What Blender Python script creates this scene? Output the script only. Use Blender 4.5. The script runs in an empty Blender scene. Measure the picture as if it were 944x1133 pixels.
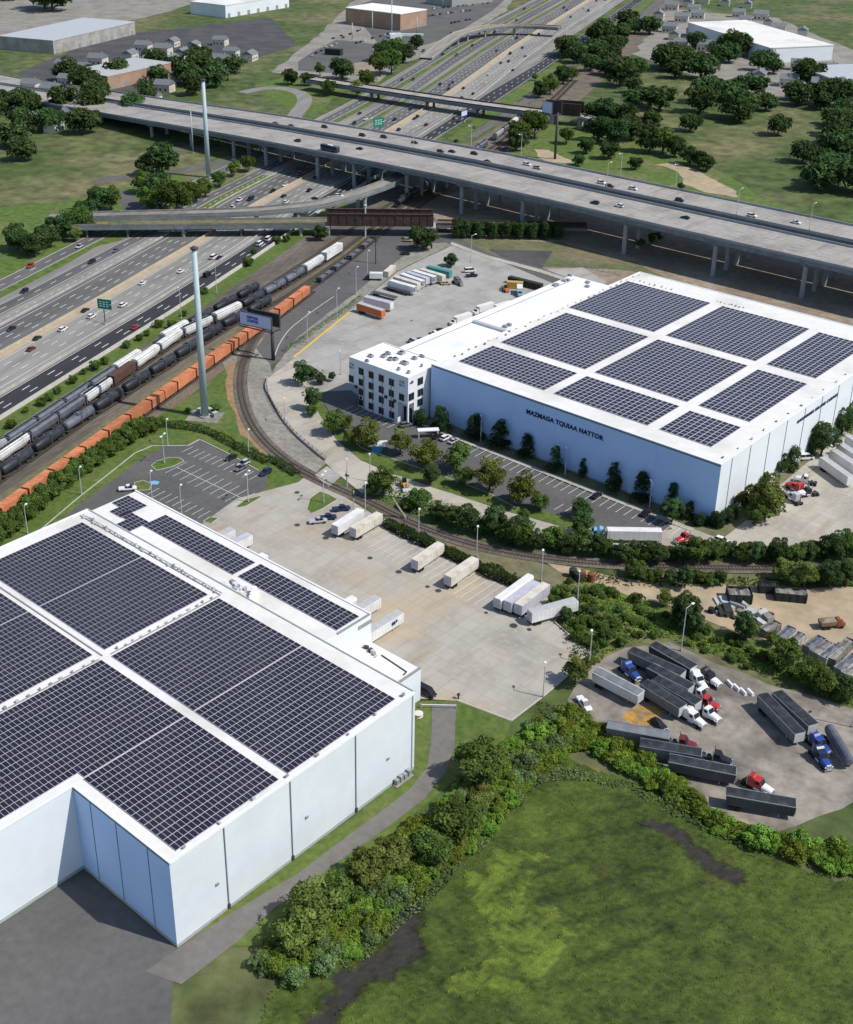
import bpy, bmesh, math, random
import numpy as np
from mathutils import Vector, Matrix, noise
random.seed(7); np.random.seed(7)
SC = bpy.context.scene
COL = SC.collection
R = math.radians
# ------------------------------------------------------------------ survey of the photograph (ground plane <-> picture)
FPX, TILT, CX, CY, YAW, CAMH = 1401.24, 0.461555, 414.36, 488.5, 0.74494, 190.0
def ray(x, y):
    a, b = (x - CX) / FPX, (y - CY) / FPX
    ct, st = math.cos(TILT), math.sin(TILT)
    dx, dy, dz = a, ct - b * st, -st - b * ct
    c, s = math.cos(YAW), math.sin(YAW)
    return (dx * c - dy * s, dx * s + dy * c, dz)
def G(x, y, z=0.0):
    d = ray(x, y); t = (z - CAMH) / d[2]
    return (d[0] * t, d[1] * t)
def on_v(x, y, v):                       # point of a wall v = const: (u, z)
    d = ray(x, y); t = v / d[1]
    return (d[0] * t, CAMH + d[2] * t)
def on_u(x, y, u):
    d = ray(x, y); t = u / d[0]
    return (d[1] * t, CAMH + d[2] * t)
def frame(x0, y0, s):
    return lambda x, y, z=0.0: G(x0 + x / s, y0 + y / s, z)
ID = lambda x, y, z=0.0: G(x, y, z)
def dist_cam(u, v, z=0): return math.sqrt(u * u + v * v + (CAMH - z) ** 2)
fA = frame(300, 0, 3.1467); fB = frame(500, 50, 3.1467); fC = frame(90, 90, 3.1467); fD = frame(350, 110, 3.1467)
fE = frame(644, 150, 3.1467); fF = frame(0, 210, 3.1467); fG = frame(0, 390, 3.1467); fH = frame(200, 220, 3.776)
fI = frame(240, 350, 3.776); fJ = frame(380, 260, 3.1467); fK = frame(350, 430, 3.776); fL = frame(500, 430, 3.776)
fM = frame(694, 430, 3.776); fO = frame(240, 520, 3.776); fP = frame(420, 560, 3.776); fQ = frame(600, 560, 3.776)
fR = frame(734, 600, 4.495); fS = frame(600, 690, 2.744); fU = frame(0, 540, 1.967); fW = frame(260, 770, 1.573)
fT1 = frame(0, 400, 5.9); fT2 = frame(120, 300, 5.244); fT3 = frame(260, 240, 5.9)
fX1 = frame(380, 260, 5.244); fX2 = frame(540, 280, 7.867); fX3 = frame(840, 430, 8.71); fX5 = frame(360, 640, 7.55)
fX6 = frame(80, 530, 5.244); fY1 = frame(640, 690, 5.553); fY2 = frame(660, 770, 3.933)
# ------------------------------------------------------------------ materials
def mat(name, c, rough=.85, var=.18, scale=.35, c2=None, big=None, bump=0., metal=0., spec=.3, stretch=None, rnd=0., det=6., mix2=.5, coat=0.):
    m = bpy.data.materials.new(name); m.use_nodes = True
    nt = m.node_tree; N, L = nt.nodes, nt.links
    b = N['Principled BSDF']
    b.inputs['Roughness'].default_value = rough; b.inputs['Metallic'].default_value = metal
    b.inputs['Specular IOR Level'].default_value = spec
    if coat: b.inputs['Coat Weight'].default_value = coat
    tc = N.new('ShaderNodeTexCoord'); vec = tc.outputs['Object']
    if stretch:
        mp = N.new('ShaderNodeMapping'); mp.vector_type = 'TEXTURE'; mp.inputs['Rotation'].default_value = (0, 0, stretch[0]); mp.inputs['Scale'].default_value = (1 / stretch[1], 1 / stretch[2], 1)
        L.new(vec, mp.inputs['Vector']); vec = mp.outputs['Vector']
    n1 = N.new('ShaderNodeTexNoise'); n1.inputs['Scale'].default_value = scale; n1.inputs['Detail'].default_value = det; n1.inputs['Roughness'].default_value = .62
    L.new(vec, n1.inputs['Vector'])
    def mixrgb(a, bb, f, mode='MIX'):
        x = N.new('ShaderNodeMix'); x.data_type = 'RGBA'; x.blend_type = mode
        for s, v in ((6, a), (7, bb)):
            if isinstance(v, tuple): x.inputs[s].default_value = (*v[:3], 1)
            else: L.new(v, x.inputs[s])
        if isinstance(f, (int, float)): x.inputs[0].default_value = f
        else: L.new(f, x.inputs[0])
        return x.outputs[2]
    r1 = N.new('ShaderNodeMapRange'); r1.inputs[1].default_value = .32; r1.inputs[2].default_value = .68
    L.new(n1.outputs['Fac'], r1.inputs[0])
    lo = tuple(x * (1 - var) for x in c); hi = tuple(min(1, x * (1 + var)) for x in c)
    col = mixrgb(lo, hi, r1.outputs[0])
    if c2 is not None:
        n2 = N.new('ShaderNodeTexNoise'); n2.inputs['Scale'].default_value = big or scale * .15; n2.inputs['Detail'].default_value = 5.
        L.new(vec, n2.inputs['Vector'])
        r2 = N.new('ShaderNodeMapRange'); r2.inputs[1].default_value = mix2 - .08; r2.inputs[2].default_value = mix2 + .12
        L.new(n2.outputs['Fac'], r2.inputs[0])
        lo2 = tuple(x * (1 - var) for x in c2); hi2 = tuple(min(1, x * (1 + var)) for x in c2)
        col = mixrgb(col, mixrgb(lo2, hi2, r1.outputs[0]), r2.outputs[0])
    if rnd:
        oi = N.new('ShaderNodeObjectInfo'); hs = N.new('ShaderNodeHueSaturation')
        mr = N.new('ShaderNodeMapRange'); mr.inputs[3].default_value = 1 - rnd; mr.inputs[4].default_value = 1 + rnd
        L.new(oi.outputs['Random'], mr.inputs[0]); L.new(mr.outputs[0], hs.inputs['Value'])
        L.new(col, hs.inputs['Color']); col = hs.outputs['Color']
    L.new(col, b.inputs['Base Color'])
    if bump:
        bp = N.new('ShaderNodeBump'); bp.inputs['Strength'].default_value = bump; bp.inputs['Distance'].default_value = .3
        L.new(n1.outputs['Fac'], bp.inputs['Height']); L.new(bp.outputs['Normal'], b.inputs['Normal'])
    m['_col'] = 1
    return m
def slab_mat(name, c, pitch=(4.6, 4.6), var=.1, stain=(.30, .24, .17), joint=(.2, .18, .16), rust=None, rot=0.):
    """concrete poured in bays: each bay its own tone, dark joints, stains"""
    m = bpy.data.materials.new(name); m.use_nodes = True
    nt = m.node_tree; N, L = nt.nodes, nt.links; b = N['Principled BSDF']; b.inputs['Roughness'].default_value = .9; b.inputs['Specular IOR Level'].default_value = .2
    tc = N.new('ShaderNodeTexCoord'); mp = N.new('ShaderNodeMapping'); mp.inputs['Scale'].default_value = (1 / pitch[0], 1 / pitch[1], 0); mp.inputs['Rotation'].default_value = (0, 0, rot)
    L.new(tc.outputs['Object'], mp.inputs['Vector'])
    fl = N.new('ShaderNodeVectorMath'); fl.operation = 'FLOOR'; L.new(mp.outputs[0], fl.inputs[0])
    wn = N.new('ShaderNodeTexWhiteNoise'); wn.noise_dimensions = '2D'; L.new(fl.outputs[0], wn.inputs['Vector'])
    fr = N.new('ShaderNodeVectorMath'); fr.operation = 'FRACTION'; L.new(mp.outputs[0], fr.inputs[0])
    sx = N.new('ShaderNodeSeparateXYZ'); L.new(fr.outputs[0], sx.inputs[0])
    def lt(o, k):
        q = N.new('ShaderNodeMath'); q.operation = 'LESS_THAN'; q.inputs[1].default_value = k; L.new(o, q.inputs[0]); return q.outputs[0]
    mx = N.new('ShaderNodeMath'); mx.operation = 'MAXIMUM'; L.new(lt(sx.outputs[0], .022), mx.inputs[0]); L.new(lt(sx.outputs[1], .022), mx.inputs[1])
    def mix(a, bb, f):
        x = N.new('ShaderNodeMix'); x.data_type = 'RGBA'
        for s, v in ((6, a), (7, bb)):
            if isinstance(v, tuple): x.inputs[s].default_value = (*v, 1)
            else: L.new(v, x.inputs[s])
        if isinstance(f, float): x.inputs[0].default_value = f
        else: L.new(f, x.inputs[0])
        return x.outputs[2]
    def nz(scale, lo, hi, det=6., st=None):
        n = N.new('ShaderNodeTexNoise'); n.inputs['Scale'].default_value = scale; n.inputs['Detail'].default_value = det
        if st:
            q = N.new('ShaderNodeMapping'); q.inputs['Rotation'].default_value = (0, 0, st[0]); q.inputs['Scale'].default_value = (st[1], st[2], 1); L.new(tc.outputs['Object'], q.inputs[0]); L.new(q.outputs[0], n.inputs['Vector'])
        else: L.new(tc.outputs['Object'], n.inputs['Vector'])
        r = N.new('ShaderNodeMapRange'); r.inputs[1].default_value = lo; r.inputs[2].default_value = hi; L.new(n.outputs['Fac'], r.inputs[0]); return r.outputs[0]
    lo = tuple(x * (1 - var) for x in c); hi = tuple(min(1, x * (1 + var)) for x in c)
    col = mix(lo, hi, wn.outputs['Value'])
    col = mix(col, tuple(x * .74 for x in c), nz(.07, .46, .68))
    col = mix(col, tuple(min(1, x * 1.1) for x in c), nz(.5, .5, .8, 8.))
    if rust: col = mix(col, rust, nz(.035, .52, .66, 4.))
    def scaled(o, k):
        q = N.new('ShaderNodeMath'); q.operation = 'MULTIPLY'; q.inputs[1].default_value = k; L.new(o, q.inputs[0]); return q.outputs[0]
    col = mix(col, stain, scaled(nz(.18, .58, .74, 8., (.4, 1, .25)), .7))
    col = mix(col, stain, scaled(nz(.22, .6, .74, 8., (-1.0, 1, .2)), .6))
    col = mix(col, joint, scaled(mx.outputs[0], .55))
    L.new(col, b.inputs['Base Color']); m['_col'] = 1
    return m
def leaf_mat(name, c, hue=.03, rnd=.25):
    m = bpy.data.materials.new(name); m.use_nodes = True
    nt = m.node_tree; N, L = nt.nodes, nt.links
    for n in list(N): N.remove(n)
    out = N.new('ShaderNodeOutputMaterial'); at = N.new('ShaderNodeAttribute'); at.attribute_name = 'tone'
    oi = N.new('ShaderNodeObjectInfo'); hs = N.new('ShaderNodeHueSaturation'); mr = N.new('ShaderNodeMapRange'); mr.inputs[3].default_value = 1 - rnd; mr.inputs[4].default_value = 1 + rnd
    L.new(oi.outputs['Random'], mr.inputs[0])
    h2 = N.new('ShaderNodeMath'); h2.operation = 'MULTIPLY_ADD'; h2.inputs[1].default_value = hue; h2.inputs[2].default_value = .5 - hue / 2; L.new(oi.outputs['Random'], h2.inputs[0]); L.new(h2.outputs[0], hs.inputs['Hue'])
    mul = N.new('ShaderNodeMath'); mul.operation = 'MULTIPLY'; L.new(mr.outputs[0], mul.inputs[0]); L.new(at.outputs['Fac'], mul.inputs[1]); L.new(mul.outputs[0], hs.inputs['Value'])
    hs.inputs['Color'].default_value = (*c, 1)
    d = N.new('ShaderNodeBsdfDiffuse'); t = N.new('ShaderNodeBsdfTranslucent'); mx = N.new('ShaderNodeMixShader'); mx.inputs[0].default_value = .22
    L.new(hs.outputs[0], d.inputs[0]); L.new(hs.outputs[0], t.inputs[0]); L.new(d.outputs[0], mx.inputs[1]); L.new(t.outputs[0], mx.inputs[2]); L.new(mx.outputs[0], out.inputs[0])
    return m
def paint(name, c, rough=.35, metal=0., coat=.3, var=.05, scale=1.2): return mat(name, c, rough=rough, var=var, scale=scale, metal=metal, spec=.5, coat=coat)
MT = {}
def K(key, *a, **k):
    MT[key] = mat(key, *a, **k); return MT[key]
# ground
K('ground', (.066, .098, .026), var=.5, scale=.10, c2=(.15, .14, .065), big=.014, mix2=.53)
K('lawn', (.078, .125, .022), var=.3, scale=.5, c2=(.11, .14, .035), big=.06)
K('rough_grass', (.088, .135, .026), var=.35, scale=.3, c2=(.16, .155, .07), big=.035, mix2=.6)
K('dry_grass', (.17, .15, .085), var=.25, scale=.3, c2=(.10, .12, .05), big=.03)
HW = .37
K('hw_concrete', (.25, .24, .218), var=.24, scale=.3, c2=(.195, .187, .17), big=.06, stretch=(HW, 1, .06), rough=.9)
K('hw_asphalt', (.108, .106, .103), var=.24, scale=.3, c2=(.14, .134, .127), big=.07, stretch=(HW, 1, .06), rough=.9)
K('hw_fresh', (.036, .036, .042), var=.15, scale=.3, c2=(.046, .046, .050), big=.06, stretch=(HW, 1, .05), rough=.85)
K('hw_tan', (.42, .34, .235), var=.15, scale=.4, c2=(.36, .30, .21), big=.1)
K('asphalt', (.115, .112, .108), var=.12, scale=.5, c2=(.095, .093, .090), big=.05)
K('asphalt_dark', (.062, .062, .065), var=.2, scale=.4, c2=(.085, .083, .08), big=.05)
K('ballast', (.155, .130, .105), var=.3, scale=.8, c2=(.10, .087, .072), big=.07, stretch=(.28, 1, .15))
K('ballast_brown', (.17, .135, .10), var=.35, scale=1.2, c2=(.12, .10, .08), big=.1)
K('dirt', (.40, .31, .20), var=.18, scale=.2, c2=(.33, .27, .185), big=.04)
K('dirt_brown', (.235, .185, .135), var=.25, scale=.25, c2=(.29, .245, .185), big=.04)
K('red_soil', (.30, .18, .09), var=.25, scale=.4, c2=(.24, .17, .10), big=.1)
K('gravel_grey', (.27, .25, .215), var=.25, scale=.5, c2=(.21, .195, .17), big=.06)
K('yard_grime', (.27, .24, .20), var=.34, scale=.22, c2=(.15, .135, .115), big=.06, mix2=.53); K('path', (.165, .152, .14), var=.12, scale=.5, c2=(.145, .135, .125), big=.08)
K('orange_spill', (.45, .24, .05), var=.3, scale=.6, c2=(.25, .17, .08), big=.25)
K('mud', (.055, .05, .04), var=.3, scale=.4, c2=(.085, .075, .06), big=.1, rough=.5)
K('mark_white', (.62, .62, .60), var=.12, scale=2.); K('mark_yellow', (.62, .42, .06), var=.12, scale=2.)
K('kerb', (.46, .44, .40), var=.12, scale=.6); K('sidewalk', (.42, .39, .33), var=.12, scale=.5, c2=(.36, .33, .28), big=.1)
MT['yard_concrete'] = slab_mat('yard_concrete', (.385, .358, .31), var=.05, rust=(.44, .36, .25))
MT['lot_concrete'] = slab_mat('lot_concrete', (.355, .345, .32), pitch=(6.2, 6.2), var=.06)
MT['road_concrete'] = slab_mat('road_concrete', (.42, .385, .325), pitch=(5.5, 5.5), var=.06)
MT['deck_concrete'] = slab_mat('deck_concrete', (.335, .312, .285), pitch=(9.0, 3.7), var=.09, stain=(.2, .19, .17), joint=(.17, .16, .15))
# buildings
K('white_wall', (.68, .725, .755), var=.025, scale=.3, rough=.55, c2=(.63, .68, .715), big=.05)
K('shade_blue_wall', (.47, .66, .98), var=.025, scale=.2, rough=.5, c2=(.43, .61, .93), big=.05, stretch=(0, 1, .3)); K('office_wall', (.70, .76, .84), var=.03, scale=.2, rough=.5)  # pale blue tint deepened: skylit shade of the front walls put into the colour
K('white_trim', (.74, .75, .75), var=.04, scale=.5, rough=.5)
K('roof_white', (.70, .69, .655), var=.05, scale=.35, c2=(.58, .565, .52), big=.05, mix2=.57)
K('roof_bright', (.78, .79, .79), var=.035, scale=.3, c2=(.68, .69, .69), big=.06, mix2=.58)
K('seam', (.14, .17, .20), var=.1, scale=1.); K('grey_metal', (.33, .34, .34), var=.15, scale=1., rough=.5, metal=.3)
K('galv', (.50, .52, .53), var=.1, scale=1., rough=.5, metal=.2); K('dark_metal', (.05, .052, .055), var=.25, scale=1., rough=.5)
K('base_course', (.36, .38, .40), var=.1, scale=.6)
K('window_glass', (.012, .016, .024), var=.2, scale=.5, rough=.3, spec=.25); K('cell', (.019, .018, .030), var=.16, scale=.3, rough=.35, spec=.3, c2=(.025, .0235, .037), big=.08, rnd=.03); K('rack', (.44, .44, .50), var=.1, scale=1., rough=.5)
K('alu', (.62, .62, .66), var=.08, scale=1., rough=.45); K('brick', (.34, .215, .145), var=.15, scale=.8, c2=(.38, .26, .18), big=.1)
K('sign_blue', (.02, .035, .13), var=.1, scale=2.); K('lettering', (.012, .022, .075), var=.1, scale=2.)
K('billboard_face', (.50, .57, .80), var=.06, scale=1.5); K('billboard_text', (.03, .03, .26), var=.1, scale=1.)
K('sign_green', (.012, .20, .15), var=.15, scale=2.); K('sign_back', (.012, .07, .06), var=.2, scale=2.); K('sign_white', (.75, .85, .82), var=.05, scale=2.); K('sign_yellow', (.62, .40, .04), var=.1, scale=2.)
K('conc', (.37, .35, .32), var=.15, scale=.4, c2=(.28, .265, .245), big=.12); K('conc_dark', (.235, .22, .20), var=.18, scale=.4, c2=(.17, .16, .145), big=.12); K('conc_blue', (.30, .315, .33), var=.13, scale=.4, c2=(.25, .265, .28), big=.1)
K('girder', (.17, .205, .235), var=.15, scale=.5, c2=(.13, .16, .185), big=.12); K('rusty_steel', (.055, .038, .034), var=.3, scale=.5, c2=(.08, .045, .035), big=.15)
K('mast', (.38, .47, .50), var=.06, scale=.6, rough=.5); K('rail_steel', (.16, .12, .10), var=.25, scale=2., rough=.5, metal=.4); K('sleeper', (.10, .082, .068), var=.3, scale=2.)
K('bark', (.10, .078, .058), var=.3, scale=2.); K('bark_pale', (.26, .24, .21), var=.3, scale=2.)
# vehicles
K('tyre', (.018, .018, .019), var=.2, scale=3.); K('lamp_red', (.35, .015, .012), var=.1, rough=.3); K('lamp_white', (.75, .75, .7), var=.05, rough=.2); K('chrome', (.6, .6, .6), rough=.2, metal=.9, var=.05)
for n, c in (('black', (.015, .016, .019)), ('white', (.72, .72, .72)), ('silver', (.42, .43, .45)), ('red', (.42, .03, .025)), ('dkred', (.16, .02, .02)), ('blue', (.02, .06, .26)), ('navy', (.014, .026, .075)), ('grey', (.13, .135, .14)), ('ltblue', (.20, .42, .62)), ('teal', (.04, .25, .22)), ('tan', (.42, .34, .22)), ('yellow', (.55, .34, .06)), ('orange', (.55, .17, .04)), ('green', (.02, .06, .035))):
    MT['p_' + n] = paint('paint_' + n, c)
K('tr_white', (.70, .70, .69), var=.06, scale=.6, rough=.5, c2=(.62, .61, .58), big=.25); K('tr_cream', (.60, .56, .48), var=.1, scale=.9, rough=.6, c2=(.47, .41, .32), big=.3, mix2=.55)
K('tr_grey', (.48, .48, .54), var=.08, scale=.6, rough=.5, c2=(.40, .40, .46), big=.25); K('tr_roofgrey', (.42, .42, .42), var=.12, scale=.5, rough=.6)
K('tr_orange', (.58, .17, .06), var=.1, scale=.6, c2=(.5, .14, .05), big=.3); K('tarp', (.022, .024, .030), var=.35, scale=.8, rough=.6, c2=(.045, .048, .055), big=.2)
K('dump_grey', (.20, .21, .22), var=.15, scale=.6, rough=.5, metal=.2); K('dump_dark', (.07, .075, .085), var=.2, scale=.6, rough=.5)
K('car_orange', (.53, .20, .095), var=.2, scale=.8, c2=(.42, .14, .065), big=.2, rnd=.22); K('car_brown', (.10, .055, .042), var=.2, scale=.6); K('tank_black', (.022, .024, .030), var=.35, scale=.4, rough=.45, c2=(.045, .048, .058), big=.12, rnd=.25)
K('tank_grey', (.13, .14, .17), var=.2, scale=.4, rough=.5, c2=(.09, .095, .12), big=.15); K('hopper_white', (.70, .70, .68), var=.1, scale=.5, c2=(.52, .51, .48), big=.2, rnd=.08); K('hopper_grey', (.34, .36, .37), var=.12, scale=.5, c2=(.26, .27, .28), big=.2)
K('hatch_dark', (.03, .032, .036), var=.2); K('rust', (.20, .07, .035), var=.3, scale=1.5); K('wood', (.22, .15, .09), var=.25, scale=1.)
K('scrap', (.24, .225, .20), var=.35, scale=.7, c2=(.15, .14, .13), big=.25); K('bin_dark', (.028, .034, .03), var=.3, scale=.7)
K('cyan_tarp', (.05, .22, .5), var=.15, scale=1.)
LF = dict(tree=leaf_mat('leaf_tree', (.092, .140, .034), hue=.045), light=leaf_mat('leaf_light', (.14, .18, .045)), dark=leaf_mat('leaf_dark', (.058, .096, .034), hue=.05), conifer=leaf_mat('leaf_conifer', (.036, .068, .028)),
          bush=leaf_mat('leaf_bush', (.150, .225, .036), hue=.06), yellow=leaf_mat('leaf_yellow', (.145, .18, .05)), grey=leaf_mat('leaf_greygreen', (.125, .185, .07)), hedge=leaf_mat('leaf_hedge', (.045, .080, .024)), reed=leaf_mat('leaf_reed', (.10, .135, .022), rnd=.02))
# ------------------------------------------------------------------ mesh builder
KIDS = {}
class MB:
    def __init__(s): s.v, s.f, s.m = [], [], []; s.cur = 0
    def add(s, vs, fs, m=None):
        o = len(s.v); s.v += [tuple(v) for v in vs]; s.f += [tuple(i + o for i in f) for f in fs]; s.m += [s.cur if m is None else m] * len(fs); return s
    def hexa(s, b, t, m=None):            # bottom quad, top quad (ccw from above)
        return s.add(list(b) + list(t), [(3, 2, 1, 0), (4, 5, 6, 7), (0, 1, 5, 4), (1, 2, 6, 5), (2, 3, 7, 6), (3, 0, 4, 7)], m)
    def box(s, x0, x1, y0, y1, z0, z1, m=None):
        return s.hexa([(x0, y0, z0), (x1, y0, z0), (x1, y1, z0), (x0, y1, z0)], [(x0, y0, z1), (x1, y0, z1), (x1, y1, z1), (x0, y1, z1)], m)
    def bar(s, p, q, w, h, m=None):       # beam from p to q (z = bottom), width w, height h
        d = Vector((q[0] - p[0], q[1] - p[1], 0)); L = d.length or 1; n = Vector((-d.y, d.x, 0)) / L * w / 2
        b = [(p[0] - n.x, p[1] - n.y, p[2]), (q[0] - n.x, q[1] - n.y, q[2]), (q[0] + n.x, q[1] + n.y, q[2]), (p[0] + n.x, p[1] + n.y, p[2])]
        return s.hexa(b, [(a, c, z + h) for a, c, z in b], m)
    def cyl(s, p, q, r0, r1=None, n=10, m=None, cap=True):
        r1 = r0 if r1 is None else r1
        p, q = Vector(p), Vector(q); d = (q - p).normalized(); a = d.orthogonal().normalized(); b = d.cross(a)
        vs = []
        for c, r in ((p, r0), (q, r1)):
            vs += [c + (a * math.cos(2 * math.pi * i / n) + b * math.sin(2 * math.pi * i / n)) * r for i in range(n)]
        fs = [(i, (i + 1) % n, n + (i + 1) % n, n + i) for i in range(n)]
        if cap: fs += [tuple(range(n - 1, -1, -1)), tuple(range(n, 2 * n))]
        return s.add(vs, fs, m)
    def loft(s, secs, m=None, cap=True):  # closed rings of equal count
        n = len(secs[0]); vs = [p for r in secs for p in r]; fs = []
        for k in range(len(secs) - 1):
            fs += [(k * n + i, k * n + (i + 1) % n, (k + 1) * n + (i + 1) % n, (k + 1) * n + i) for i in range(n)]
        if cap: fs += [tuple(range(n - 1, -1, -1)), tuple(range((len(secs) - 1) * n, len(secs) * n))]
        return s.add(vs, fs, m)
    def poly(s, pts, z, m=None): return s.add([(p[0], p[1], z) for p in pts], [tuple(range(len(pts)))], m)
    def prism(s, pts, z0, z1, m=None):
        n = len(pts); return s.add([(p[0], p[1], z0) for p in pts] + [(p[0], p[1], z1) for p in pts], [tuple(range(n - 1, -1, -1)), tuple(range(n, 2 * n))] + [(i, (i + 1) % n, n + (i + 1) % n, n + i) for i in range(n)], m)
    def build(s, name, mats, parent=None, smooth=False, fix=True):
        me = bpy.data.meshes.new(name); me.from_pydata(s.v, [], s.f)
        mats = mats if isinstance(mats, (list, tuple)) else [mats]
        for x in mats: me.materials.append(MT[x] if isinstance(x, str) else x)
        if len(mats) > 1: me.polygons.foreach_set('material_index', s.m)
        if fix:
            bm = bmesh.new(); bm.from_mesh(me); bmesh.ops.recalc_face_normals(bm, faces=bm.faces); bm.to_mesh(me); bm.free()
        if smooth: me.polygons.foreach_set('use_smooth', [True] * len(me.polygons))
        me.update()
        o = bpy.data.objects.new(name, me); COL.objects.link(o)
        if parent: o.parent = parent; KIDS.setdefault(parent.as_pointer(), []).append(o)
        return o
def tag(o, label=None, cat=None, group=None, kind=None):
    if label: o['label'] = label
    if cat: o['category'] = cat
    if group: o['group'] = group
    if kind: o['kind'] = kind
    return o
def thing(name, label, cat, loc=(0, 0, 0), rz=0., group=None):
    o = bpy.data.objects.new(name, None); COL.objects.link(o); o.empty_display_size = .5
    o.location = (loc[0], loc[1], loc[2] if len(loc) > 2 else 0); o.rotation_euler = (0, 0, rz)
    return tag(o, label, cat, group)
def kids(o): return KIDS.get(o.as_pointer(), ())
def copy_tree(o, loc=None, rz=None, label=None, group=None, scale=None, parent=None):
    c = o.copy(); COL.objects.link(c); c.parent = parent
    if parent: KIDS.setdefault(parent.as_pointer(), []).append(c)
    if loc is not None: c.location = (loc[0], loc[1], loc[2] if len(loc) > 2 else 0)
    if rz is not None: c.rotation_euler = (0, 0, rz)
    if scale is not None: c.scale = (scale,) * 3 if isinstance(scale, (int, float)) else scale
    if label: c['label'] = label
    if group: c['group'] = group
    for ch in list(kids(o)): copy_tree(ch, parent=c)
    return c
class Proto:
    """first use places the built thing itself, later uses copy it"""
    def __init__(s, build): s.b = build; s.o = None
    def put(s, loc, rz=0., label=None, group=None, scale=None):
        if s.o is None:
            s.o = s.b(); o = s.o
            o.location = (loc[0], loc[1], loc[2] if len(loc) > 2 else 0); o.rotation_euler = (0, 0, rz)
            if scale is not None: o.scale = (scale,) * 3 if isinstance(scale, (int, float)) else scale
            tag(o, label, None, group); return o
        return copy_tree(s.o, loc, rz, label, group, scale)
ORD = ['first', 'second', 'third', 'fourth', 'fifth', 'sixth', 'seventh', 'eighth', 'ninth', 'tenth', 'eleventh', 'twelfth', 'thirteenth', 'fourteenth', 'fifteenth', 'sixteenth', 'seventeenth', 'eighteenth', 'nineteenth', 'twentieth']
def nth(i):
    if i < 20: return ORD[i]
    n = i + 1; return '%d%s' % (n, 'th' if 10 < n % 100 < 14 else {1: 'st', 2: 'nd', 3: 'rd'}.get(n % 10, 'th'))
def inside(p, poly):
    x, y = p; c = False; n = len(poly)
    for i in range(n):
        x1, y1 = poly[i]; x2, y2 = poly[(i + 1) % n]
        if (y1 > y) != (y2 > y) and x < (x2 - x1) * (y - y1) / (y2 - y1) + x1: c = not c
    return c
def pxpoly(pts, f=ID, z=0.): return [f(x, y, z) for x, y in pts]
def roughen(poly, step=4., amp=.8, seed=1):
    """natural, uneven outline of a patch of grass or soil"""
    out = []; n = len(poly)
    for i in range(n):
        a, b = poly[i], poly[(i + 1) % n]; L = math.hypot(b[0] - a[0], b[1] - a[1]); k = max(1, int(L / step))
        for j in range(k):
            t = j / k; x, y = a[0] + (b[0] - a[0]) * t, a[1] + (b[1] - a[1]) * t
            q = noise.noise_vector(Vector((x * .13 + seed * 7, y * .13, seed * 3.1)))
            out.append((x + q.x * amp * 2, y + q.y * amp * 2))
    return out
def sheet(name, poly, z, m, rough=None, kind='structure'):
    if rough: poly = roughen(poly, *rough)
    o = MB().poly(poly, z).build(name, m, fix=False)
    me = o.data
    if me.polygons[0].normal.z < 0: me.flip_normals()
    return tag(o, kind=kind)
# ------------------------------------------------------------------ motorway alignment
CL = [(-334, 2), (-418, 237.5), (-441, 302), (-473, 385), (-501.7, 451), (-526, 520), (-566.6, 628.5), (-592, 693), (-624, 768), (-697.6, 929), (-734, 1012), (-1112, 1930)]
CL_S0 = -250.0
_seg = []
_s = CL_S0
for i in range(len(CL) - 1):
    L_ = math.dist(CL[i], CL[i + 1]); _seg.append((_s, L_, CL[i], CL[i + 1])); _s += L_
CL_END = _s
def raw_hw(s):
    for s0, L_, a, b in _seg:
        if s <= s0 + L_ or b is CL[-1]:
            t = (s - s0) / L_; return (a[0] + (b[0] - a[0]) * t, a[1] + (b[1] - a[1]) * t)
def hw(s, off):
    p0, p1 = raw_hw(s - 18), raw_hw(s + 18); c = raw_hw(s)
    d = (p1[0] - p0[0], p1[1] - p0[1]); L_ = math.hypot(*d)
    return (c[0] + d[1] / L_ * off, c[1] - d[0] / L_ * off)
def hw_head(s):
    p0, p1 = raw_hw(s - 10), raw_hw(s + 10); return math.atan2(p1[1] - p0[1], p1[0] - p0[0])
def lerp_tab(tab, s):
    if s <= tab[0][0]: return tab[0][1]
    for (a, x), (b, y) in zip(tab, tab[1:]):
        if s <= b: return x + (y - x) * (s - a) / (b - a)
    return tab[-1][1]
def offs(o, s): return o if isinstance(o, (int, float)) else lerp_tab(o, s)
def strip(mb, oL, oR, s0, s1, z, m=None, step=15.):
    n = max(1, int((s1 - s0) / step)); vs = []
    for k in range(n + 1):
        s = s0 + (s1 - s0) * k / n
        a, b = hw(s, offs(oL, s)), hw(s, offs(oR, s)); vs += [(a[0], a[1], z), (b[0], b[1], z)]
    mb.add(vs, [(2 * k, 2 * k + 1, 2 * k + 3, 2 * k + 2) for k in range(n)], m)
def strip_obj(name, oL, oR, s0, s1, z, m, kind='structure'):
    mb = MB(); strip(mb, oL, oR, s0, s1, z); o = mb.build(name, m, fix=False)
    if o.data.polygons[0].normal.z < 0: o.data.flip_normals()
    return tag(o, kind=kind)
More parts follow.
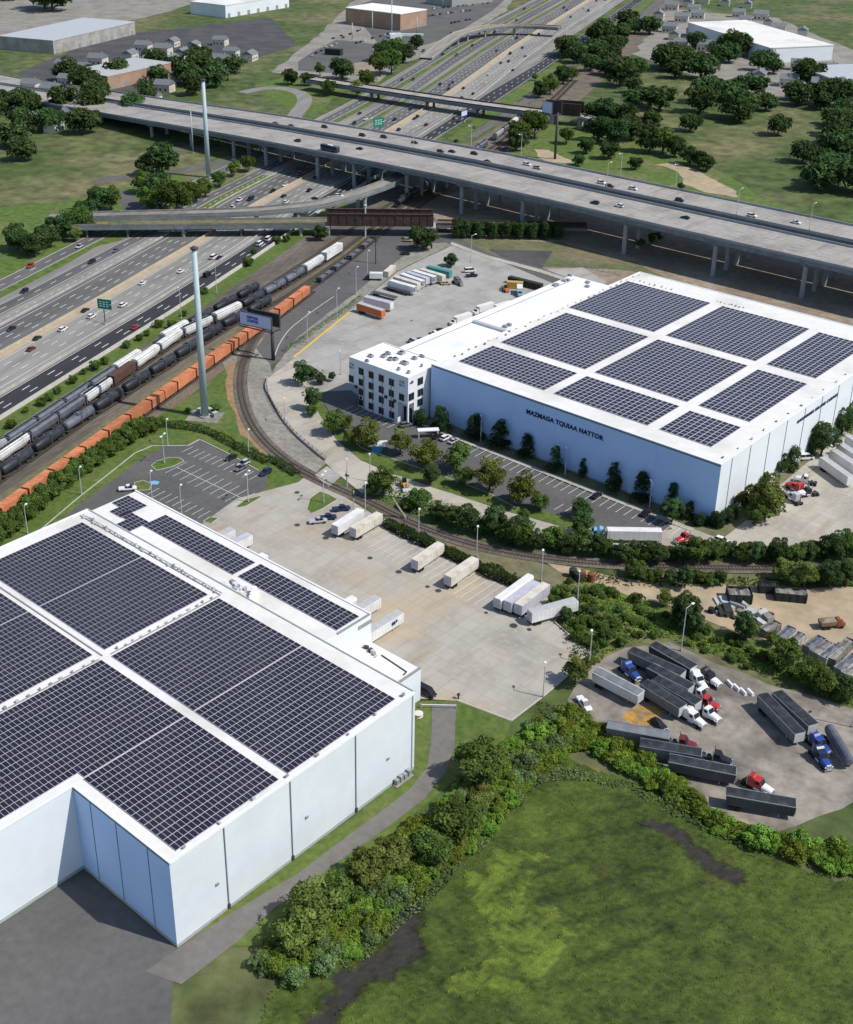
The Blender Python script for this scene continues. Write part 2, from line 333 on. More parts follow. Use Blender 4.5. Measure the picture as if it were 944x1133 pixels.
# ------------------------------------------------------------------ ground
g = MB().poly([(-3500, -1200), (1500, -1200), (1500, 3500), (-3500, 3500)], 0).build('ground', 'ground', fix=False); tag(g, kind='structure')
strip_obj('motorway', -60, 37.3, -245, 1900, .02, 'hw_concrete')
d_l = [(-200, 24.6), (560, 26.5), (706, 38), (900, 46)]; d_r = [(-200, 36.0), (400, 36.0), (560, 42), (706, 50), (900, 58)]
strip_obj('collector_road', d_l, d_r, -245, 1500, .05, 'hw_fresh')
strip_obj('inner_road', -19.0, -1.6, -245, 1900, .05, 'hw_asphalt')
strip_obj('frontage_road', -56.5, -46.0, -245, 1900, .05, 'hw_asphalt')
strip_obj('slip_road', [(-245, -39), (80, -36), (440, -33), (700, -40), (1900, -40)], [(-245, -29), (80, -27), (440, -24), (700, -27), (1900, -27)], -245, 1900, .05, 'hw_asphalt')
strip_obj('grass_verge', [(-245, -46.3), (1900, -46.3)], [(-245, -40.), (110, -41.), (150, -44.5), (440, -45.), (560, -43), (1900, -43)], -245, 150, .08, 'rough_grass')
strip_obj('grass_verge', -46.0, -41., 430, 1900, .08, 'rough_grass')
strip_obj('grass_verge', [(100, -23.2), (560, -24.)], [(100, -22.5), (420, -20.2), (560, -20.)], 400, 1900, .08, 'rough_grass')
strip_obj('median_paving', 0, 3.2, -245, 1900, .08, 'hw_tan')
strip_obj('grass_bank', 38.0, 46.5, -245, 395, .03, 'lawn')
strip_obj('grass_bank', [(430, 44), (560, 44), (706, 52), (900, 60)], [(430, 52), (560, 56), (706, 60), (900, 70)], 410, 1200, .05, 'rough_grass')
strip_obj('outer_road', [(430, 53), (560, 58), (706, 62), (900, 72)], [(430, 60), (560, 66), (706, 70), (900, 80)], 420, 1400, .06, 'hw_asphalt')
strip_obj('rail_bed', 46.5, 74.5, -245, 300, .03, 'ballast'); strip_obj('rail_bed', 74.6, 88, -245, 120, .03, 'ballast_brown')
strip_obj('grass_strip', 72.3, 78.6, -245, 60, .05, 'dry_grass')
strip_obj('rail_bed', [(300, 46.6), (400, 62), (900, 80)], [(300, 88), (400, 92), (900, 112)], 300, 1400, .035, 'ballast_brown')
# road paint
mk = MB()
def dashes(off, s0, s1, ln=4.6, per=12.2, w=.34, z=.11):
    s = s0
    while s < s1:
        o = offs(off, s); strip(mk, o - w / 2, o + w / 2, s, s + ln, z, step=50); s += per
def solid(off, s0, s1, w=.3, z=.11):
    tab = off if not isinstance(off, (int, float)) else [(s0, off)]
    strip(mk, [(a, b - w / 2) for a, b in tab], [(a, b + w / 2) for a, b in tab], s0, s1, z, step=15)
for o in (-17.2, -2.4): solid(o, -240, 1300)
for o in (-13.3, -9.6, -5.9): dashes(o, -240, 1300)
for o in (4.0, 20.3, 22.6): solid(o, -240, 1300)
for o in (8.2, 12.2, 16.2): dashes(o, -240, 1300)
solid([(a, b + .7) for a, b in d_l], -240, 1200); solid([(a, b - .6) for a, b in d_r], -240, 1200)
for k in (.36, .68):
    dashes([(a, x + (y - x) * k) for (a, x), (_, y) in zip([(s, lerp_tab(d_l, s)) for s in (-200, 400, 560, 706, 900)], [(s, lerp_tab(d_r, s)) for s in (-200, 400, 560, 706, 900)])], -240, 1100, per=15.4, w=.4)
solid(-55.6, -240, 1300); solid(-46.8, -240, 1300); dashes(-51, -240, 1300)
sl = [(-245, -38.2), (80, -35.2), (440, -32.2), (700, -39.2), (1900, -39.2)]; sr = [(-245, -29.8), (80, -27.8), (440, -24.8), (700, -27.8), (1900, -27.8)]
solid(sl, -240, 1300); solid(sr, -240, 1300); dashes([(a, (x + y) / 2) for (a, x), (_, y) in zip(sl, sr)], -240, 1300)
dashes(-23.4, -240, 420, per=6.1, ln=2.4)
tag(mk.build('road_markings', 'mark_white', fix=False), kind='structure')
for p in bpy.data.objects['road_markings'].data.polygons: pass
# barriers along the motorway (jersey walls)
def hw_wall(name, off, s0, s1, w, h, m, label, cat='barrier', step=20, group=None):
    mb = MB(); n = int((s1 - s0) / step)
    secs = []
    for k in range(n + 1):
        s = s0 + (s1 - s0) * k / n; o = offs(off, s)
        a, b = hw(s, o - w / 2), hw(s, o + w / 2); c, d = hw(s, o - w * .22), hw(s, o + w * .22)
        secs.append([(a[0], a[1], 0), (b[0], b[1], 0), (d[0], d[1], h), (c[0], c[1], h)])
    mb.loft(secs); return tag(mb.build(name, m), label, cat, group)
hw_wall('median_barrier', -.6, -240, 1500, .7, 1.1, 'hw_tan', 'low tan concrete barrier along the middle of the motorway')
hw_wall('concrete_barrier', 23.7, -240, 1500, .6, .9, 'conc', 'grey concrete barrier between the pale lanes and the dark fresh asphalt')
hw_wall('retaining_wall', 37.4, -240, 392, .8, 1.5, 'kerb', 'pale low wall between the dark asphalt lanes and the grass bank by the railway')
hw_wall('concrete_barrier', -20.3, -240, 300, .5, .7, 'conc', 'grey barrier beside the gore between slip road and inner lanes')
# ------------------------------------------------------------------ yards, roads, lawns  (pixel outlines unprojected on the ground)
sheet('lawn', pxpoly([(-60, 690), (-60, 600), (0, 566), (90, 510), (180, 458), (240, 420), (258, 402), (259, 440), (276, 482), (310, 512), (346, 530), (332, 542), (300, 552), (220, 600), (120, 650)]), .06, 'lawn', (5, .5, 3))
sheet('waste_ground', pxpoly([(247, 402), (290, 372), (300, 402), (308, 440), (330, 478), (362, 512), (346, 528), (310, 512), (276, 482), (259, 440)]), .08, 'gravel_grey', (5, .4, 4))
sheet('red_soil', pxpoly([(250, 405), (262, 400), (258, 425), (263, 450), (277, 478), (300, 503), (292, 502), (268, 480), (256, 455), (250, 430)]), .10, 'red_soil', (4, .7, 5))
sheet('yard_road', pxpoly([(283, 385), (310, 352), (352, 318), (404, 270), (432, 243), (470, 232), (505, 262), (478, 278), (440, 297), (384, 342), (320, 395), (300, 404)]), .10, 'asphalt', (8, .3, 6))
sheet('waste_ground', pxpoly([(306, 404), (330, 372), (386, 330), (440, 288), (470, 270), (506, 268), (468, 286), (440, 300), (384, 347), (322, 398), (297, 420)]), .12, 'gravel_grey', (5, .4, 7))
sheet('concrete_lot', pxpoly([(322, 399), (383, 348), (440, 301), (470, 286), (505, 270), (530, 283), (600, 299), (645, 296), (672, 313), (560, 352), (480, 392), (420, 445), (372, 440), (348, 432)]), .14, 'lot_concrete')
sheet('access_road', pxpoly([(322, 399), (350, 420), (352, 434), (346, 446), (372, 486), (400, 510), (430, 523), (480, 540), (560, 566), (620, 582), (660, 577), (740, 582), (800, 580), (944, 560), (1010, 520), (1010, 600), (944, 600), (860, 607), (760, 609), (650, 607), (600, 594), (540, 577), (480, 560), (440, 550), (400, 546), (368, 520), (350, 503), (318, 475), (300, 445), (294, 421)]), .16, 'road_concrete')
sheet('concrete_yard', pxpoly([(862, 573), (868, 541), (944, 478), (1020, 430), (1060, 600), (944, 600), (800, 606), (790, 590), (830, 588)]), .18, 'road_concrete')
sheet('car_park', pxpoly([(352, 434), (388, 432), (420, 455), (470, 474), (505, 489), (563, 509), (624, 535), (672, 553), (735, 576), (744, 586), (700, 593), (655, 586), (600, 572), (560, 562), (480, 532), (430, 513), (400, 497), (372, 470)]), .18, 'asphalt')
sheet('grass_verge', pxpoly([(345, 447), (352, 440), (366, 466), (388, 482), (402, 494), (430, 505), (452, 512), (500, 528), (540, 544), (570, 560), (606, 567), (640, 574), (655, 577), (648, 590), (620, 583), (560, 566), (480, 540), (430, 523), (400, 510), (372, 486)]), .21, 'lawn', (6, .3, 8))
_pl = [(-256.5, 302.5), (-146.0, 302.0), (-141.0, 302.0), (-141.0, 440), (-146.8, 440), (-146.8, 307.6), (-256.5, 307.6)]
sheet('planting_bed', _pl, .20, 'dry_grass')
sheet('sidewalk', [(-256, 300.6), (-150, 300.3), (-150, 302.2), (-256, 302.2)], .22, 'sidewalk')
sheet('sidewalk', pxpoly([(936, 477), (860, 540), (868, 545), (944, 484)]), .22, 'sidewalk')
# left side
sheet('car_park', pxpoly([(40, 600), (90, 557), (127, 530), (160, 505), (185, 494), (208, 494), (220, 487), (250, 503), (288, 522), (296, 528), (296, 540), (262, 560), (222, 582), (185, 565), (150, 545), (110, 560), (60, 620)]), .14, 'asphalt')
sheet('concrete_yard', pxpoly([(218, 584), (262, 552), (300, 542), (330, 534), (344, 523), (366, 541), (388, 554), (425, 577), (470, 600), (534, 632), (570, 652), (640, 664), (612, 689), (655, 727), (600, 773), (566, 799), (505, 776), (455, 773), (440, 760), (300, 640)]), .16, 'yard_concrete')
sheet('lawn', pxpoly([(452, 776), (505, 776), (566, 799), (556, 822), (520, 850), (470, 890), (380, 975), (290, 1045), (225, 1050), (240, 1000), (400, 900)]), .08, 'lawn', (6, .3, 9))
sheet('path', pxpoly([(479, 779), (505, 779), (503, 825), (493, 856), (470, 884), (430, 915), (372, 956), (300, 1008), (262, 1042), (200, 1090), (160, 1075), (255, 1012), (330, 966), (400, 915), (455, 873), (472, 850), (477, 820)]), .12, 'path', (6, .15, 10))
sheet('dock_yard', [(-171, 30), (-100, 20), (-100, 60), (-142, 99.5), (-171, 99.5)], .10, 'asphalt')
# wrong side of the tracks: dirt yard, truck yard
sheet('dirt_yard', pxpoly([(604, 624), (640, 630), (700, 642), (790, 648), (860, 652), (950, 650), (1010, 650), (1010, 770), (944, 752), (900, 728), (860, 712), (800, 695), (765, 680), (735, 668), (700, 662), (660, 645), (620, 634)]), .10, 'dirt', (6, .8, 11))
sheet('truck_yard', pxpoly([(652, 738), (690, 716), (742, 712), (790, 733), (850, 757), (905, 772), (990, 800), (1010, 860), (905, 905), (850, 925), (800, 905), (745, 862), (700, 832), (672, 808), (640, 795), (628, 776)]), .10, 'yard_grime', (6, .6, 12))
sheet('orange_spill', pxpoly([(692, 795), (705, 782), (722, 780), (733, 788), (722, 802), (702, 806)]), .13, 'orange_spill', (2.5, .6, 13))
# under and behind the viaduct
sheet('waste_ground', [(-445, 470), (-330, 455), (-245, 452), (-100, 455), (60, 470), (60, 610), (-300, 600), (-430, 610)], .04, 'dirt_brown', (8, 1.2, 14))
sheet('gravel_track', pxpoly([(700, 262), (800, 292), (944, 335), (1000, 350), (1000, 335), (944, 318), (800, 280), (690, 248)]), .07, 'dirt_brown', (8, .6, 15))
sheet('rough_field', pxpoly([(480, 262), (620, 268), (700, 290), (760, 318), (700, 300), (640, 296), (600, 296), (540, 282), (505, 270)]), .08, 'dry_grass', (6, .8, 16))
sheet('asphalt_apron', pxpoly([(540, 276), (612, 278), (600, 297), (570, 292)]), .11, 'asphalt_dark')
sheet('road', pxpoly([(470, 232), (505, 262), (540, 280), (600, 297), (640, 312), (622, 318), (560, 292), (505, 274), (478, 262), (455, 240)]), .17, 'asphalt')
sheet('kerb', pxpoly([(500, 268), (540, 283), (600, 299), (645, 314), (643, 317), (598, 302), (538, 286), (498, 271)]), .24, 'sidewalk')
sheet('field', pxpoly([(560, 175), (600, 130), (660, 140), (760, 170), (860, 225), (900, 250), (860, 262), (690, 212)]), .03, 'rough_grass', (12, 2, 17))
for k, pl in enumerate(([(728, 182), (745, 178), (775, 190), (798, 204), (818, 212), (812, 220), (780, 212), (758, 204), (750, 190)], [(590, 165), (606, 166), (620, 172), (640, 180), (625, 181), (600, 178)])):
    sheet('bare_soil', pxpoly(pl), .06, 'dirt', (5, 2.0, 20 + k))
# far left: lanes, ramps and plots
def ribbon(name, pts, w, z, m, kind='structure', sm=True):
    P_ = [Vector((p[0], p[1], 0)) for p in pts]
    if sm:
        for _ in range(2):
            Q_ = [P_[0]]
            for a, b in zip(P_, P_[1:]): Q_ += [a * .75 + b * .25, a * .25 + b * .75]
            P_ = Q_ + [P_[-1]]
    vs = []
    for i, p in enumerate(P_):
        d = (P_[min(i + 1, len(P_) - 1)] - P_[max(i - 1, 0)]).normalized(); n = Vector((-d.y, d.x, 0)) * w / 2
        vs += [(p.x + n.x, p.y + n.y, z), (p.x - n.x, p.y - n.y, z)]
    o = MB().add(vs, [(2 * i, 2 * i + 1, 2 * i + 3, 2 * i + 2) for i in range(len(P_) - 1)]).build(name, m, fix=False)
    if o.data.polygons[0].normal.z < 0: o.data.flip_normals()
    return tag(o, kind=kind) if kind else o
ribbon('lane', [fC(40, 345), (fC(180, 330)), fC(320, 315), fC(450, 295), fC(560, 262), fC(700, 215)], 9, .07, 'hw_asphalt')
ribbon('lane', [fC(320, 235), fC(420, 235), fC(520, 235), fC(560, 225)], 7, .08, 'hw_asphalt')
ribbon('lane', [fC(120, 380), fC(160, 410), fC(180, 440), fC(175, 470)], 9, .08, 'asphalt')
ribbon('loop_road', [fC(560, 40), fC(640, 22), fC(720, 25), fC(775, 45), fC(780, 75), fC(750, 110), fC(735, 135)], 11, .07, 'hw_concrete')
sheet('rough_field', pxpoly([(-100, 240), (60, 225), (200, 190), (330, 195), (190, 245), (-20, 320)]), .035, 'rough_grass', (12, 2, 23))
sheet('rough_field', pxpoly([(200, 215), (245, 205), (300, 180), (255, 172), (205, 190)]), .045, 'dry_grass', (9, 1.5, 24))
sheet('rough_field', pxpoly([(280, 95), (300, 110), (345, 130), (400, 85), (430, 60), (380, 80), (340, 78)]), .037, 'rough_grass', (12, 2, 25))
# far industrial plots (top of the picture)
sheet('yard', pxpoly([(300, 80), (345, 45), (440, -45), (600, -45), (560, 12), (480, 60), (440, 72), (420, 90), (380, 92)]), .045, 'gravel_grey', (14, 2, 41))
sheet('yard', pxpoly([(330, 68), (345, 58), (372, 44), (395, 46), (420, 50), (425, 60), (392, 76), (380, 82), (330, 78)]), .07, 'asphalt')
sheet('yard', pxpoly([(395, 20), (400, 5), (440, -12), (520, -30), (580, -20), (545, 12), (500, 40), (470, 50), (440, 58), (420, 50)]), .09, 'asphalt')
sheet('yard', pxpoly([(380, 82), (392, 70), (420, 66), (418, 80)]), .11, 'dirt_brown')
sheet('yard', pxpoly([(60, 120), (180, 95), (330, 50), (300, 20), (120, 40), (20, 80)]), .06, 'asphalt_dark')
sheet('yard', pxpoly([(-60, 60), (160, 20), (330, -30), (100, -40), (-120, 0)]), .06, 'gravel_grey', (20, 3, 27))
sheet('yard', pxpoly([(700, 60), (800, 95), (960, 130), (1000, 80), (860, 20), (740, 10)]), .06, 'gravel_grey', (20, 3, 28))
sheet('rough_field', pxpoly([(660, 640), (760, 685), (850, 715), (1000, 785), (1000, 800), (880, 752), (780, 722), (690, 690), (640, 660)]), .07, 'rough_grass', (5, .6, 33))
# ------------------------------------------------------------------ siding: curved single track
TRK = pxpoly([(345, 312), (318, 334), (296, 354), (276, 383), (266, 410), (266, 440), (279, 475), (310, 507), (350, 531), (400, 552), (450, 577), (500, 597), (560, 612), (640, 623), (740, 628), (850, 630), (960, 627), (1060, 620)])
def smooth(pts, k=3):
    P_ = [Vector((p[0], p[1], 0)) for p in pts]
    for _ in range(k):
        Q_ = [P_[0]]
        for a, b in zip(P_, P_[1:]): Q_ += [a * .75 + b * .25, a * .25 + b * .75]
        P_ = Q_ + [P_[-1]]
    return P_
def resample(P_, step):
    out = [P_[0].copy()]; acc = 0.
    for a, b in zip(P_, P_[1:]):
        L_ = (b - a).length; t = step - acc
        while t <= L_: out.append(a + (b - a) * (t / L_)); t += step
        acc = (acc + L_) % step
    return out
tk = smooth(TRK)
ribbon('siding_bed', [(p.x, p.y) for p in tk[::2]], 5.2, .23, 'ballast', sm=False)
def track(name, P_, label, group, z=.24, ties=True):
    t = thing(name, label, 'railway track', (P_[0].x, P_[0].y, 0), 0, group); o0 = P_[0]
    mb = MB(); rl = [MB(), MB()]
    Q_ = resample(P_, 2.5)
    for i in range(len(Q_) - 1):
        d = (Q_[i + 1] - Q_[i]).normalized(); n = Vector((-d.y, d.x, 0))
        for k, s in enumerate((-1, 1)):
            a, b = Q_[i] + n * s * .75 - o0, Q_[i + 1] + n * s * .75 - o0
            rl[k].bar((a.x, a.y, z + .14), (b.x, b.y, z + .14), .16, .17)
    if ties:
        for q in resample(P_, .95):
            j = min(range(len(Q_)), key=lambda k: (Q_[k] - q).length_squared)
            d = (Q_[min(j + 1, len(Q_) - 1)] - Q_[max(j - 1, 0)]).normalized(); n = Vector((-d.y, d.x, 0)) * 1.35
            a, b = q - n - o0, q + n - o0; mb.bar((a.x, a.y, z), (b.x, b.y, z), .36, .14)
        s_ = mb.build('sleepers', 'sleeper', t, fix=False); s_['kind'] = 'stuff'
    for k in rl: k.build('rail', 'rail_steel', t, fix=False)
    return t
track('railway_track', tk, 'single curved railway siding sweeping past the office and along the hedge', None)
def rail_row(off, s0, s1): return [Vector((*hw(s, offs(off, s)), 0)) for s in np.arange(s0, s1, 8.)]
OA = [(-245, 56), (40, 53.5), (110, 60.5), (240, 66), (400, 70)]; OB = [(-245, 61), (-20, 58.5), (40, 57), (75, 64), (110, 68.3), (166, 72.5), (300, 76), (400, 78)]
OC = [(-245, 69), (-45, 66), (60, 68.5), (100, 74), (170, 77), (400, 82)]; OD = [(-245, 84), (-60, 82), (110, 82.5)]; OE = [(100, 80.0), (200, 81.5), (400, 86)]
for nm, o, a, b, lb in (('A', OA, -240, 280, 'railway track nearest the motorway, under the dark hoppers'), ('B', OB, -240, 640, 'railway track under the row of white hopper cars'), ('C', OC, -240, 640, 'railway track under the row of black tank cars'), ('D', OD, -240, 118, 'railway track under the orange container cars'), ('E', OE, 100, 500, 'railway track beside the yard road leading under the dark steel bridge')):
    track('railway_track', rail_row(o, a, b), lb, 'main railway tracks', ties=True)
# ------------------------------------------------------------------ parking bays
wm = MB(); ym = MB()
def line(mb, a, b, w=.16, z=.25): 
    d = Vector((b[0] - a[0], b[1] - a[1], 0)); 
    if d.length < .01: return
    n = Vector((-d.y, d.x, 0)).normalized() * w / 2
    mb.add([(a[0] - n.x, a[1] - n.y, z), (b[0] - n.x, b[1] - n.y, z), (b[0] + n.x, b[1] + n.y, z), (a[0] + n.x, a[1] + n.y, z)], [(0, 1, 2, 3)])
def bays(p, q, n, vec, both=False, mb=None, w=.17, z=.25):
    for i in range(n + 1):
        t = i / n; a = (p[0] + (q[0] - p[0]) * t, p[1] + (q[1] - p[1]) * t); b = (a[0] + vec[0], a[1] + vec[1])
        if both: a = (a[0] - vec[0], a[1] - vec[1])
        line(mb or wm, a, b, w, z)
pa, pb = fG(615, 402), fG(850, 513)
d = (fG(720, 318)[0] - fG(690, 333)[0], fG(720, 318)[1] - fG(690, 333)[1]); L_ = math.hypot(*d)
line(wm, pa, pb, .2); bays(pa, pb, 9, (d[0] / L_ * 4.9, d[1] / L_ * 4.9), True)
bays(fG(672, 330), fG(905, 425), 11, (-d[0] / L_ * 5.2, -d[1] / L_ * 5.2)); bays(fG(512, 497), fG(690, 578), 8, (d[0] / L_ * 5.2, d[1] / L_ * 5.2))
pa, pb = fL(75, 245), fL(560, 425); 
bays((-235.5, 294.6), (-166.8, 294.6), 24, (0, 5.6)); bays((-163.8, 294.8), (-150.5, 294.8), 5, (0, 5.4)); bays((-187, 283.2), (-178, 283.2), 3, (0, 5.0))
bays((-283.5, 291.3), (-262.6, 291.3), 8, (0, 5.4))
e0, e1 = G(425, 577), G(560, 646); 
bays((e0[0], e0[1] - .6), (e1[0], e1[1] - .6), 20, (0, -13.5), w=.14)
tag(wm.build('parking_markings', 'mark_white', fix=False), kind='structure')
line(ym, fH(470, 665), fH(705, 475), 1.0, .2); tag(ym.build('yellow_kerb', 'mark_yellow', fix=False), kind='structure')
def kerb_line(pts, w=.22, h=.16, z=.14, name='kerb', m='kerb'):
    mb = MB()
    for a, b in zip(pts, pts[1:]): mb.bar((a[0], a[1], z), (b[0], b[1], z), w, h)
    return tag(mb.build(name, m, fix=False), kind='structure')
kerb_line([fG(130, 629), fG(270, 510), fG(400, 408), fG(470, 352), fG(530, 327), fG(655, 326), fG(695, 305), fG(780, 346), fG(900, 412)], w=.3)
kerb_line([G(425, 576), G(470, 599), G(534, 631), G(570, 650), G(612, 662)], w=.35, h=.3)
kerb_line([G(640, 665), G(613, 688), G(655, 726), G(600, 772), G(566, 798), G(505, 775)], w=.3)
kerb_line([G(372, 470), G(400, 496), G(430, 507), G(480, 524), G(540, 546), G(570, 562)], w=.25, z=.2)
kerb_line([(-236, 300.4), (-150, 300.2)], w=.3, z=.2)
def island(name, pts, f, z=.22):
    o = sheet(name, roughen(pxpoly(pts, f), 2, .1, 4), z, 'lawn'); (kerb_line([*pxpoly(pts, f), pxpoly(pts, f)[0]], w=.22, h=.1, z=.16) if name != 'lawn_corner' else None); return o
island('grass_island', [(527, 395), (545, 380), (590, 367), (625, 368), (642, 380), (600, 400), (545, 412)], fG)
island('grass_island', [(468, 455), (500, 447), (530, 460), (520, 480), (475, 482)], fG)
island('grass_island', [(80, 155), (120, 125), (190, 108), (180, 120), (125, 152), (90, 160)], fO)
island('grass_island', [(376, 165), (390, 120), (430, 92), (470, 105), (505, 125), (440, 165), (395, 185)], fO)
island('lawn_corner', [(245, 48), (320, 20), (345, 60), (300, 76), (260, 66)], fO, .15)
sheet('rough_strip', pxpoly([(388, 552), (425, 575), (470, 598), (534, 630), (570, 650), (640, 662), (660, 640), (620, 630), (560, 612), (500, 597), (450, 577), (400, 551)]), .09, 'dry_grass', (4, .4, 31))
island('grass_island', [(708, 590), (730, 575), (762, 578), (735, 598)], fG)
# level crossing planks
tag(MB().poly(pxpoly([(348, 527), (362, 517), (378, 528), (364, 540)]), .42).build('level_crossing_road', 'conc', fix=False), kind='structure')
# ------------------------------------------------------------------ lettering
def letters(name, text, size, mtl, parent, loc, rot, extrude=.06, spacing=1.08, sx=1.):
    cu = bpy.data.curves.new(name, 'FONT'); cu.body = text; cu.size = size; cu.extrude = extrude; cu.space_character = spacing; cu.align_x = 'LEFT'; cu.offset = .035 * size
    tmp = bpy.data.objects.new('t', cu); me = bpy.data.meshes.new_from_object(tmp); bpy.data.objects.remove(tmp); bpy.data.curves.remove(cu)
    me.materials.clear(); me.materials.append(MT[mtl]); o = bpy.data.objects.new(name, me); COL.objects.link(o); o.parent = parent
    o.location = loc; o.rotation_euler = rot; o.scale = (sx, 1, 1); return o
# ------------------------------------------------------------------ the pale blue warehouse with the office block
H1 = 20.2; U0, U1, V0, V1 = -257.2, -146.9, 307.7, 440.0
wh = thing('warehouse', 'huge pale blue warehouse with lettering on its front and nine solar arrays on top', 'warehouse', (U0, V0, 0))
def rel(mb, name, m, t, ref, **k):       # build geometry given in world coordinates as a child of a thing placed at ref
    mb.v = [(x - ref[0], y - ref[1], z) for x, y, z in mb.v]; return mb.build(name, m, t, **k)
W0 = (U0, V0)
mb = MB(); mb.box(U0, U1, V0, V1, .6, H1); o = rel(mb, 'wall', ['shade_blue_wall', 'white_wall'], wh, W0)
for p in o.data.polygons:
    if p.normal.x > .5: p.material_index = 1  # sunny side white, the other sides keep the blue with shade painted in
rel(MB().box(U0 - .05, U1 + .05, V0 - .05, V1 + .05, 0, .6), 'base_course', 'base_course', wh, W0)
rel(MB().box(U0 + .3, U1 - .3, V0 + .3, V1 - .3, H1 - .3, H1 + .15), 'roof', 'roof_white', wh, W0)
m_ = MB()
for x0, x1, y0, y1 in ((U0 - .08, U1 + .08, V0 - .08, V0 + .42), (U0 - .08, U1 + .08, V1 - .42, V1 + .08), (U0 - .08, U0 + .42, V0 + .42, V1 - .42), (U1 - .42, U1 + .08, V0 + .42, V1 - .42)):
    m_.box(x0, x1, y0, y1, H1 + .003, H1 + .32)
rel(m_, 'parapet', 'white_trim', wh, W0)
for v in (314.3, 325.6, 337.5, 349.3, 361.8, 374, 386.2, 398.4, 410.6, 422.8, 434):
    rel(MB().box(U1 + .003, U1 + .12, v - .11, v + .11, .6, H1 - .1), 'panel_joint', 'seam', wh, W0)
rel(MB().box(U0 + .2, U1, V0 - .16, V0 - .003, H1 - .45, H1 - .05), 'eaves_strip', 'seam', wh, W0)
for k, u in enumerate((-240, -222, -205, -187, -168)): rel(MB().box(u - .04, u + .04, V0 - .06, V0 - .003, .6, H1 - .5), 'panel_joint', 'shade_blue_wall', wh, W0)
for u, n in ((-214, 1), (-176, 1)):
    rel(MB().box(u - .6, u + .6, V0 - .1, V0 - .003, .2, 2.4), 'door', 'white_trim', wh, W0)
a = on_v(582.5, 456, V0); b = on_v(668, 484, V0); a2 = on_v(582, 450.5, V0)
wd = b[0] - a[0]
lt = letters('lettering', 'MAZMAGA TQUIAA NATTOR', 2.15, 'lettering', wh, (a[0] - U0, -.1, a[1] - .35), (R(90), 0, 0))
lt.scale.x = wd / max(v.co.x for v in lt.data.vertices); lt.rotation_euler[1] = math.atan2(a[1] - b[1], b[0] - a[0]) * 0
a = on_u(881.5, 468.5, U1); b = on_u(927, 436.5, U1)
lt = letters('lettering', 'GARWARES SELORE CURVET', 1.45, 'lettering', wh, (U1 - U0 + .14, a[0] - V0, a[1] - .1), (R(90), 0, R(90)))
lt.scale.x = (b[0] - a[0]) / max(v.co.x for v in lt.data.vertices)
# office block
OU0, OU1, OV0, OV1, OH = -286.0, -258.3, 297.0, 315.2, 18.0
of = thing('office_block', 'white four storey office block with square dark windows on the corner of the blue warehouse', 'office building', (OU0, OV0, 0))
F0 = (OU0, OV0)
# body with a carport recess at the far corner and an entrance recess at the near corner
ca = on_v(392, 0, OV0)[0]
mb = MB(); mb.box(OU0, OU1, OV0, OV1, 8.2, OH); mb.box(OU0 + 6.2, OU1 - 4.6, OV0, OV1, 0, 8.2); mb.box(OU0, OU0 + 6.2, OV0 + 5, OV1, 0, 8.2); mb.box(OU1 - 4.6, OU1, OV0 + 3.2, OV1, 0, 8.2); mb.box(OU1 - .5, OU1, OV0, OV0 + .6, 0, 8.2)
ow = rel(mb, 'wall', ['office_wall', 'white_trim'], of, F0)
for p in ow.data.polygons:
    p.material_index = 1 if p.normal.x > .5 else 0  # sunny side white; bluish shade is put into the colour of the rest
rel(MB().box(OU0 + .3, OU1 - .3, OV0 + .3, OV1 - .3, OH + .003, OH + .12), 'roof', 'roof_bright', of, F0)
m_ = MB()
for x0, x1, y0, y1 in ((OU0 - .06, OU1 + .06, OV0 - .06, OV0 + .3), (OU0 - .06, OU1 + .06, OV1 - .3, OV1 + .06), (OU0 - .06, OU0 + .3, OV0 + .3, OV1 - .3), (OU1 - .3, OU1 + .06, OV0 + .3, OV1 - .3)):
    m_.box(x0, x1, y0, y1, OH + .003, OH + .35)
rel(m_, 'parapet', 'white_trim', of, F0)
def window_v(x, y, w=2.15, h=2.35):
    u, z = on_v(370 + x / 7.26, 360 + y / 7.26, OV0)
    f = rel(MB().box(u - w / 2 - .15, u + w / 2 + .15, OV0 - .1, OV0 - .003, z - h / 2 - .15, z + h / 2 + .15), 'window', 'grey_metal', of, F0)
    pn = MB().box(u - w / 2, u - .06, OV0 - .14, OV0 - .102, z - h / 2, z + h / 2).box(u + .06, u + w / 2, OV0 - .14, OV0 - .102, z - h / 2, z + h / 2)
    rel(pn, 'pane', 'window_glass', f, F0)
    rel(MB().box(u - w / 2 - .25, u + w / 2 + .25, OV0 - .22, OV0 - .003, z - h / 2 - .3, z - h / 2 - .153), 'sill', 'white_trim', f, F0)
for x, y in ((217, 370), (297, 398), (378, 425), (460, 457), (137, 428), (217, 458), (297, 487), (378, 516), (459, 546), (541, 577), (217, 536), (297, 565), (378, 597), (461, 631), (217, 620), (297, 650), (378, 685), (462, 718)):
    window_v(x, y)
def window_u(x, y, w=2.6, h=2.5):
    v, z = on_u(370 + x / 7.26, 360 + y / 7.26, OU1)
    f = rel(MB().box(OU1 + .003, OU1 + .1, v - w / 2 - .15, v + w / 2 + .15, z - h / 2 - .15, z + h / 2 + .15), 'window', 'grey_metal', of, F0)
    rel(MB().box(OU1 + .102, OU1 + .14, v - w / 2, v - .06, z - h / 2, z + h / 2).box(OU1 + .102, OU1 + .14, v + .06, v + w / 2, z - h / 2, z + h / 2), 'pane', 'window_glass', f, F0)
for x, y in ((690, 447), (690, 537), (618, 572), (687, 616)): window_u(x, y)
rel(MB().box(OU0 + 6.8, OU0 + 7.3, OV0 - .2, OV0 - .003, .2, 13), 'downpipe', 'grey_metal', of, F0)
